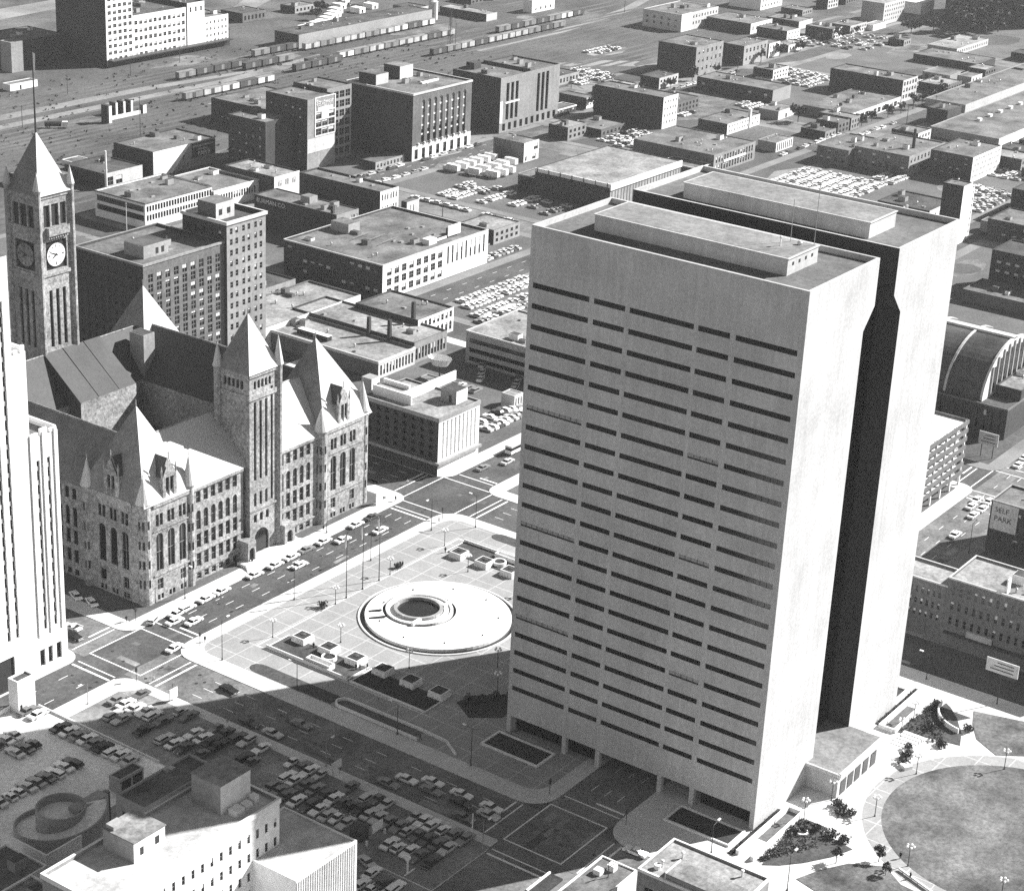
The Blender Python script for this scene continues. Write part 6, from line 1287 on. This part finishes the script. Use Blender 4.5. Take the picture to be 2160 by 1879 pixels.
for k, (x, y, h, d, w) in enumerate(SL):
    lab = 'tall street light ' + w
    if h not in SLM:
        t = thing('street_light', lab, 'street light', (x, y, -.0), d * H, 'street lights')
        link('pole', MB('metal' if x < -30 else 'dark_metal').cone(0, 0, 0, .6, .25, .14, 8).tube((0, 0, .5), (0, 0, h), .11, 6, .07).mesh('pole'), t)
        a = link('arm', MB('dark_metal').tube((0, 0, h - .1), (2.1, 0, h + .25), .06).mesh('arm'), t); link('lamp_head', MB('white_paint').box(1.7, 2.7, -.2, .2, h + .15, h + .38).mesh('lamp_head'), a)
        SLM[h] = t
    else: dup(SLM[h], (x, y, 0), d * H, lab)
for k, (x, n) in enumerate(((28.1, 'left'), (34.8, 'middle'), (41.7, 'right'))):
    t = thing('flagpole', 'tall plaza flagpole, %s of the three behind the fountain' % n, 'flagpole', (x, 137.9, 0), 0, 'plaza flagpoles')
    MB('dark_metal').cone(x, 137.9, 0, .5, .3, .18, 8).tube((x, 137.9, .4), (x, 137.9, 19.2), .14, 6, .07).build('pole', t)
    b = MB('coat_pale'); P = [(x - .1, 137.9, 18.6), (x - .75, 138.2, 17.8), (x - .55, 138, 14.4), (x - .15, 137.9, 14.9)]; b.face(P); b.face([(x - .75, 138.2, 17.8), (x - .4, 138.5, 17.2), (x - .3, 138.3, 14.2), (x - .55, 138, 14.4)]); b.build('flag', t)
PO = [(344, 533.4, 20, 'by the tracks above the painted warehouse'), (316.4, 586.3, 11, 'at the left end of the dirt road'), (381.7, 625, 10.5, 'with two arms right of the yard shed'), (438, 636.2, 7.5, 'before the dark side of the white mill'), (482.5, 642.3, 8.8, 'before the middle of the white mill'), (538.5, 656.5, 10.7, 'at the right end of the white mill'), (628.6, 556.8, 17, 'rising between the boxcars of the rear track'), (594, 449.3, 7, 'beside the bright far lot'), (821, 559.3, 8, 'at the top right of the yard'), (430.2, 383.4, 11.3, 'between the trucks and the squat corner store'), (335.8, 342, 7, 'behind the thin pale stair tower'), (337.5, 314.9, 6, 'beside the pale cross street'), (658, 274.4, 9.8, 'along the slanting far road, nearer one'), (693.4, 274.4, 10, 'along the slanting far road, farther one'), (593.2, 295.7, 6, 'at the end of the kerb cars'), (223.9, 419.6, 13, 'white and tall before the ribbon-window block')]
for k, (x, y, h, w) in enumerate(PO):
    t = thing('utility_pole', 'utility pole ' + w, 'utility pole', (x, y, 0), 0, 'utility poles')
    MB('white_paint' if k == 15 else 'bark').tube((x, y, 0), (x, y, h), .2, 6, .13).build('pole', t); MB('bark').box(x - .08, x + .08, y - 1.2, y + 1.2, h - 1, h - .8).build('cross_arm', t)
def pylon(x, y, h, label):
    t = thing('lattice_mast', label, 'mast', (x, y, 0)); b = MB('dark_metal')
    for sx, sy in ((1, 1), (1, -1), (-1, 1), (-1, -1)): b.tube((x + sx, y + sy, 0), (x + .3 * sx, y + .3 * sy, h), .12, 4)
    for k in range(6):
        z = h * k / 6; r = 1 - .7 * k / 6
        b.tube((x - r, y - r, z), (x + r, y - r, z + h / 6), .08, 4); b.tube((x - r, y + r, z), (x - r, y - r, z + h / 6), .08, 4)
    b.build('frame', t); MB('dark_metal').box(x - 2.5, x + 2.5, y - .1, y + .1, h - .4, h - .2).build('cross_arm', t)
pylon(642, 571, 22, 'tall lattice mast between the boxcar tracks behind the brick warehouse')
def board(name, label, x, y, z0, z1, w, axis, h, m='cream_brick'):
    t = thing(name, label, 'sign', (x, y, 0)); b = MB(m)
    (b.box(x - .15, x + .15, y - w / 2, y + w / 2, z0, z1) if axis == 'W' else b.box(x - w / 2, x + w / 2, y - .15, y + .15, z0, z1)); b.build('panel', t)
    b = MB('dark_metal')
    for s in ((-.3, .3) if h > 1 else (0,)): b.tube((x + (0 if axis == 'W' else s * w), y + (s * w if axis == 'W' else 0), 0), (x + (0 if axis == 'W' else s * w), y + (s * w if axis == 'W' else 0), z0 + .02), .14)
    b.build('post', t)
    b = MB('dark_metal')
    for k in range(3):
        z = z0 + (z1 - z0) * (.22 + .26 * k)
        if axis == 'W': b.box(x - .17, x - .153, y - w * .36, y + w * (.36 - .1 * k), z, z + .28)
    b.build('rule_lines', t)
    return t
board('pole_sign', 'wide pale sign on a single tall pole by the far avenue', 87.6, -19, 8.3, 11.8, 8.2, 'W', 1)
board('sign_board', 'pale sign board standing on two posts before the buttressed hall', 237, 48, 4.2, 8.4, 6.5, 'W', 2)
t = thing('ticket_booth', 'dark attendant booth with a white sloping sign in the corner car park', 'booth', (-56.2, 63.6, 0))
MB('dark_brick_and_shade').box(-57.6, -55, 62, 65, 0, 2.6).build('wall', t); MB('dark_roof').box(-57.8, -54.8, 61.8, 65.2, 2.6, 2.75).build('roof', t); MB('white_paint').box(-54.7, -51.2, 61.2, 61.5, 1.2, 3.2).build('sign', t)
for x in (-57.8, -51.8): MB('white_paint').box(x, x + .4, 60.2, 60.6, 0, 1.3).build('post', t)
t = thing('entry_sign', 'white slanted sign board at the car park entrance on the avenue kerb', 'sign', (-40, 86, 0)); MB('white_paint').box(-41.8, -38.6, 83.3, 83.5, 1.6, 3.6).build('panel', t)
for x in (-41.4, -39): MB('dark_metal').tube((x, 83.4, 0), (x, 83.4, 1.6), .07).build('post', t)
t = thing('roadside_sign', 'white board with a small flag mast at the sunlit corner of the car park', 'sign', (-39.6, 134, 0)); MB('white_paint').box(-41, -38.4, 133.9, 134.1, .8, 3.4).build('panel', t); MB('dark_metal').tube((-39.7, 134.3, 0), (-39.7, 134.3, 4.6), .07).build('post', t)
t = thing('entry_board', 'bright white sign at the end corner of the city hall pavement', 'sign', (80.6, 169.6, 0)); MB('white_paint').box(79.2, 82, 169.4, 169.8, .2, 4).build('panel', t)
tag(MB('white_paint').box(-61, -57.6, 47.4, 47.7, 0, .1).box(-60.2, -59.9, 47.4, 47.7, .1, 3.4).box(-60.6, -59.4, 47.3, 47.8, 3.4, 4.2).build('lot_sign'), 'small white post sign at the lower corner of the car park', 'sign')
tag(MB('white_paint').tube((-40.4, 45.6, 0), (-40.4, 45.6, 5.6), .14).build('white_post'), 'slim white post at the car park corner beside the queue', 'post')
for k, (x, y, w) in enumerate(((-15.6, 148.6, 'plaza corner of the near crossing'), (-38.6, 147.4, 'car park corner of the near crossing'), (-16, 42.4, 'plaza corner of the lower crossing'), (-15.6, 22.6, 'lawn corner of the lower crossing'), (-40.6, 42.6, 'car park corner of the lower crossing'), (84.6, 149.4, 'plaza corner of the far crossing'), (-16.6, 170, 'city hall corner of the near crossing'))):
    t = thing('traffic_signal', 'traffic signal post at the ' + w, 'traffic signal', (x, y, 0), 0, 'traffic signals')
    MB('dark_metal').tube((x, y, 0), (x, y, 3.4), .08).build('post', t); MB('dark_metal').box(x - .2, x + .2, y - .2, y + .2, 2.6, 3.6).build('signal_head', t)
t = thing('bench', 'long white bench along the diagonal path by the circular lawn', 'bench', (4, -36, 0)); b = MB('kerb_paving'); b.tube((6.6, -31.4, .45), (2.6, -41.8, .45), .28, 4); b.build('seat', t)
for s in (.1, .5, .9): MB('dark_metal').box(6.6 - 4 * s - .1, 6.6 - 4 * s + .1, -31.4 - 10.4 * s - .1, -31.4 - 10.4 * s + .1, 0, .4).build('leg', t)
tag(MB('white_paint').cone(45.5, -14.6, 0, .9, 1.5, 1.5, 4, True, .3).build('low_plinth'), 'low white plinth beside the shrubs above the circular lawn', 'plinth')
# curved walls at the far lawn corner
tag(MB('white_paint').ringwall(78, -19, 10, 10.4, 0, 1.4, 16, 1.4, 3.0).build('curved_wall'), 'curved white wall round the far lawn corner bed', 'wall')

# ---------------------------------------------------------------- plants
def leaves(b, x, y, z, r, rz, n, s, seed, m=('foliage', 'foliage_pale')):
    rr = random.Random(seed)
    for i in range(n):
        u, v = rr.uniform(-1, 1), rr.uniform(0, 2 * PI); q = (rr.random() ** .4) * (1 + .25 * math.sin(3 * v + seed)); w = math.sqrt(1 - u * u)
        cx, cy, cz = x + r * q * w * math.cos(v), y + r * q * w * math.sin(v), z + rz * q * u
        a = Vector((rr.uniform(-1, 1), rr.uniform(-1, 1), rr.uniform(-1, 1))).normalized(); t = a.orthogonal().normalized() * s * rr.uniform(.6, 1.3); p = a.cross(t)
        b.m(m[0] if rr.random() < .7 else m[1]); c = Vector((cx, cy, cz)); b.face([c - t - p * .6, c + t - p * .4, c + t * .7 + p, c - t * .8 + p * .7])
def shrub(x, y, r, h, label, seed):
    t = thing('shrub', label, 'shrub', (x, y, 0), 0, 'shrubs of the plazas')
    b = MB('bark').tube((x, y, 0), (x, y, h * .6), .08, 5)
    for k in range(3): a = 2.1 * k + seed; b.tube((x, y, h * .2), (x + r * .5 * math.cos(a), y + r * .5 * math.sin(a), h * .7), .05, 4)
    b.build('stem', t)
    b = MB('foliage'); leaves(b, x, y, h * .55, r, h * .5, 150, .24, seed); b.build('crown', t)
SHR = [(51.1, 138.9, 'on the pale border line right of the flagpoles'), (19.8, 138.8, 'on the pale border line left of the flagpoles'), (65.2, -11.4, 'topmost in the far shrub bed'), (70.3, -13, 'rightmost in the far shrub bed'), (59.8, -16.9, 'lowest in the far shrub bed'), (47, -13.2, 'at the point of the bed by the entrance block'), (53.4, -11.4, 'above the point of the bed by the entrance block'), (49.6, -12.8, 'in the middle of the bed by the entrance block'), (7.5, -8.3, 'by the white ring in the near bed'), (8.7, -10.7, 'right of the white ring in the near bed'), (4.6, -7.4, 'left of the white ring in the near bed'), (8.7, -14.4, 'at the foot of the near white steps'), (8.6, -17.4, 'lowest beside the near white steps'), (20.6, -9.8, 'highest left of the circular lawn'), (19, -13.6, 'lowest left of the circular lawn'), (19.6, -11.4, 'second from top left of the circular lawn'), (17.8, -11.8, 'innermost left of the circular lawn'), (4.9, 80.3, 'left in the shaded bed by the tower'), (7.4, 78.4, 'middle in the shaded bed by the tower'), (10.4, 76.6, 'right in the shaded bed by the tower'), (12.6, 73.6, 'hard against the tower edge'), (76.7, -8.1, 'beside the far garage ramp'), (70.6, -18.8, 'inside the far curved wall')]
for k, (x, y, w) in enumerate(SHR): shrub(x, y, 1.15 + .4 * (k % 3) * .6, 1.5 + .3 * (k % 2), 'round leafy shrub ' + w, k + 1)
struct(MB('planting').prism([(-1, 76), (3, 82.5), (8, 81.5), (13.5, 76), (13, 69), (4, 70)], -.02, .1, False).build('planting_bed'))
tag(MB('white_paint').ringwall(6, -8.6, 1.2, 1.6, 0, .6, 16).build('tree_ring'), 'white round kerb ring in the near shrub bed', 'kerb')
tag(MB('white_paint').ringwall(52, -12.3, 1.2, 1.6, 0, .6, 16).build('tree_ring'), 'white round kerb ring in the bed by the entrance block', 'kerb')
def tree(x, y, h, r, label, seed, bare=False, cat='tree'):
    t = thing('bare_tree' if bare else 'young_tree', label, cat, (x, y, 0)); rr = random.Random(seed)
    b = MB('bark').tube((x, y, 0), (x, y, h * .55), h * .03, 6, h * .018)
    tips = []
    for k in range(9):
        a = 2.4 * k; z0 = h * rr.uniform(.25, .55); p = (x + r * .75 * math.cos(a) * rr.uniform(.5, 1), y + r * .75 * math.sin(a) * rr.uniform(.5, 1), h * rr.uniform(.6, .98)); b.tube((x, y, z0), p, h * .014, 5, h * .005); tips.append(p)
        if bare:
            for _ in range(4): d = (p[0] + rr.uniform(-1, 1) * r * .3, p[1] + rr.uniform(-1, 1) * r * .3, p[2] + rr.uniform(-.1, .3) * r); b.tube(p, d, h * .005, 3, h * .002)
    b.build('trunk', t); b = MB('foliage')
    for k, p in enumerate(tips): leaves(b, p[0], p[1], p[2] - .05 * h, r * .42, r * .36, 26 if bare else 70, .16 * r if bare else .11 * r, seed + k)
    b.build('crown', t)
tree(.4, -19.8, 3.6, 1.3, 'young round tree, left of two on the bottom lawn', 3); tree(6.8, -26.6, 3.8, 1.4, 'young round tree, right of two on the bottom lawn', 4); tree(3, -30, 2.8, 1.2, 'small dark tree beside the diagonal bench', 5)
for k, (x, y, h, r) in enumerate(((935, 372, 15, 8), (928, 360, 14, 8), (944, 352, 16, 9), (920, 379, 10, 6), (950, 366, 15, 9), (960, 350, 14, 8), (965, 372, 15, 9), (905, 388, 9, 6), (616, 318, 9, 5), (660, 690, 8, 5), (690, 700, 9, 6), (706, 690, 8, 5), (640, 676, 7, 4))):
    w = 'at the crossing of the far roads' if k == 8 else '%s from the left behind the white sheds' % ORD[[9, 12, 10, 11].index(k - 0) if k in (9, 12, 10, 11) else 0] if k > 8 else '%s in the hazy clump at the top right' % ORD[k]
    tree(x, y, h, r, 'leafless fuzzy tree ' + w, 20 + k, True)
for k in range(26):
    rr = random.Random(400 + k); x, y = (618 + 15 * k, 289 + rr.uniform(-2, 2)) if k < 13 else (560 + 26 * (k - 13), 411.5 + rr.uniform(-1, 1))
    if all(x < a - 2 or x > b_ + 2 or y < c_ - 2 or y > d_ + 2 for a, b_, c_, d_ in FOOT):
        tree(x, y, rr.uniform(5, 9), rr.uniform(2.2, 3.6), 'small bare street tree, %s from left along %s' % (ORD[k % 13], 'the slanting far road' if k < 13 else 'the pier warehouse street'), 60 + k, True)
b = MB('light_dirt'); rr = random.Random(21)
for i in range(130):
    x, y = (rr.uniform(380, 1000), rr.uniform(120, 455)) if i < 80 else (rr.uniform(220, 800), rr.uniform(456, 700))
    b.m(rr.choice(['ground', 'yard_dirt', 'worn_brightened_asphalt', 'light_dirt', 'dry_grass'])); w, d = rr.uniform(6, 34), rr.uniform(3, 14); z = .014 + .0004 * i if i < 80 else -.09 + .0004 * i
    b.face([(x + w * math.cos(2 * PI * t / 9) * rr.uniform(.7, 1.1), y + d * math.sin(2 * PI * t / 9) * rr.uniform(.7, 1.1), z) for t in range(9)])
struct(b.build('worn_ground'), 'stuff')
# scattered weeds in the yard: one mass
b = MB('foliage'); rr = random.Random(5)
for i in range(700):
    x, y = rr.uniform(250, 640), rr.uniform(455, 655); leaves(b, x, y, .3, .9, .5, 5, .45, i)
struct(b.build('yard_weeds'), 'stuff')

# low ground cover in the lawn beds and worn patches on the roads
b = MB('foliage'); rr = random.Random(9)
for s_ in (-1, 1):
    X = lambda x: CX + s_ * (CX - x)
    for i in range(420):
        x = rr.uniform(-9, 11); lo = -5.6 - .1 * (11 - x) * .5; hi = lo - .62 * (x + 10) * rr.random()
        leaves(b, X(x), hi if hi > -19 else -12, .25, .55, .3, 5, .16, i)
    for i in range(60): leaves(b, X(rr.uniform(-10.5, 10.5)), rr.uniform(-1.1, -.3), .45, .35, .3, 7, .13, i)
    for i in range(90): leaves(b, X(rr.uniform(-5.3, 2)), rr.uniform(86, 107.5), .35, .5, .3, 6, .15, i)
struct(b.build('ground_cover'), 'stuff')
b = MB('lot_asphalt', 'worn_brightened_asphalt')
for i in range(150):
    if i % 2: x0, y0 = rr.uniform(-150, 330), rr.choice([153.5, 157, 160.5, 25.5, 29, 33, 36])
    else: x0, y0 = rr.choice([-37, -33.5, -30, -26.5, 92.5, 97, 101]), rr.uniform(-60, 260)
    if -18 < x0 < 90 and 20 < y0 < 42: continue
    b.m(rr.choice(['lot_asphalt', 'near_lot', 'asphalt'])); w, d = (rr.uniform(1, 9), rr.uniform(.6, 2.2)); w, d = (w, d) if i % 2 else (d, w); z = -.106 + .0002 * (i % 20)
    b.face([(x0, y0, z), (x0 + w, y0 + rr.uniform(-.3, .3), z), (x0 + w, y0 + d, z), (x0 + rr.uniform(-.3, .3), y0 + d, z)])
struct(b.build('road_patches'), 'stuff')
b = MB('dark_metal')
for i in range(40):
    x0, y0 = (rr.uniform(-60, 88), rr.uniform(153, 165)) if i % 2 else (rr.uniform(-37, -24), rr.uniform(20, 150)); b.cone(x0, y0, -.108, -.094, .45, .45, 10)
struct(b.build('manhole_covers'), 'stuff')

# ---------------------------------------------------------------- people
def person(x, y, a, label, coat, walk=.25):
    t = thing('person', label, 'person', (x, y, .03), a)
    J = [(0, 0, .95), (0, 0, 1.18), (0, 0, 1.42), (0, .01, 1.52), (0, .03, 1.63), (0, .02, 1.72)]; r = [.15, .14, .16, .06, .10, .07]
    E = [(i, i + 1) for i in range(5)]
    def add(p, rad, par): J.append(p); r.append(rad); E.append((par, len(J) - 1)); return len(J) - 1
    for s in (-1, 1):
        k = add((s * .1, s * walk * .5, .5), .075, 0); k = add((s * .1, s * walk - .02, .08), .05, k); add((s * .1, s * walk + .14, .04), .04, k)
        k = add((s * .2, 0, 1.38), .06, 2); k = add((s * .25, -s * walk * .3, 1.1), .05, k); k = add((s * .25, -s * walk * .6 + .08, .86), .038, k)
        for f in range(4): add((s * .25 + (f - 1.5) * .022, -s * walk * .6 + .1, .77 - .01 * (f in (1, 2))), .009, k)
        add((s * .25 - s * .045, -s * walk * .6 + .13, .82), .01, k)
    me = bpy.data.meshes.new('body'); me.from_pydata(J, E, []); o = bpy.data.objects.new('body', me); COL.objects.link(o)
    o.modifiers.new('skin', 'SKIN'); sv = me.skin_vertices[0].data
    for v, q in zip(sv, r): v.radius = (q, q)
    sv[0].use_root = True
    o.modifiers.new('sub', 'SUBSURF').levels = 1
    m2 = bpy.data.meshes.new_from_object(o.evaluated_get(bpy.context.evaluated_depsgraph_get())); bpy.data.objects.remove(o)
    m2.materials.clear()
    for n in ('skin', 'coat_dark'): m2.materials.append(MATS[n])
    for p in m2.polygons: p.material_index = 0 if p.center.z > 1.5 or (abs(p.center.x) > .21 and p.center.z < .9) else 1
    link('body', m2, t)
    c = MB(coat).cone(0, 0, .72, 1.0, .24, .2, 10, False).cone(0, 0, 1.0, 1.46, .2, .17, 10, False).cone(0, 0, 1.46, 1.5, .17, .07, 10, False)
    for s in (-1, 1): c.tube((s * .19, 0, 1.42), (s * .25, -s * walk * .3, 1.08), .08, 6, .065)
    link('coat', c.mesh('coat'), t); link('hair', MB('hair').ball(0, -.01, 1.69, .105, 8, .09).mesh('hair'), t)
PP = [(52.6, 138.5, 'coat_dark', 'dark coat by the shrub on the border line'), (82.1, 148.7, 'coat_pale', 'pale top at the kerb near the far crossing'), (67.3, 135.1, 'coat_dark', 'dark coat before the far planting bed'), (-16.3, 78.4, 'coat_dark', 'dark coat beside the end of the sunken ramp'), (-.2, 111, 'coat_dark', 'dark coat, left of the pair by the lowest sunlit planter'), (.4, 110.3, 'coat_dark', 'dark coat, right of the pair by the lowest sunlit planter'), (1.8, 109.1, 'coat_dark', 'dark coat at the corner of the shaded bed'), (-13.5, 148.9, 'coat_dark', 'dark coat waiting at the rounded plaza corner'), (26.5, 170.7, 'coat_dark', 'dark coat, left of the pair on the city hall pavement'), (27.3, 170.4, 'coat_dark', 'dark coat, right of the pair on the city hall pavement'), (56.3, 169.9, 'coat_dark', 'dark coat before the right city hall wing'), (85.6, 167.4, 'coat_dark', 'dark coat at the far city hall corner'), (-18.3, 171.6, 'coat_dark', 'dark coat stepping off below the city hall turret'), (-36, 144.3, 'coat_pale', 'pale coat crossing toward the car park'), (1.4, 126.1, 'coat_dark', 'dark coat beside the second sunlit planter'), (97.4, 172.4, 'coat_pale', 'pale coat crossing beyond the far crossing'), (10.8, -29.7, 'coat_dark', 'dark coat on the path by the circular lawn'), (5.2, -34.6, 'coat_dark', 'dark coat seated height by the diagonal bench')]
for k, (x, y, c, w) in enumerate(PP): person(x, y, 1.3 * k, 'person in a ' + w.replace(' seated height', ''), c, .12 if 'waiting' in w or 'pair' in w else .28)

# ---------------------------------------------------------------- air
HAZE = True
if HAZE:
    hb = MB().m('ground') if False else MB('ground').box(-460, 1500, -420, 1200, -2, 262)
    hz = hb.build('haze'); struct(hz, 'stuff')
    m = bpy.data.materials.new('haze'); m.use_nodes = True; n = m.node_tree; n.nodes.clear()
    out = n.nodes.new('ShaderNodeOutputMaterial'); pv = n.nodes.new('ShaderNodeVolumePrincipled'); pv.inputs['Color'].default_value = (.95, .95, .95, 1); pv.inputs['Density'].default_value = .00005; pv.inputs['Anisotropy'].default_value = .2
    n.links.new(pv.outputs[0], out.inputs['Volume']); hz.data.materials.clear(); hz.data.materials.append(m)
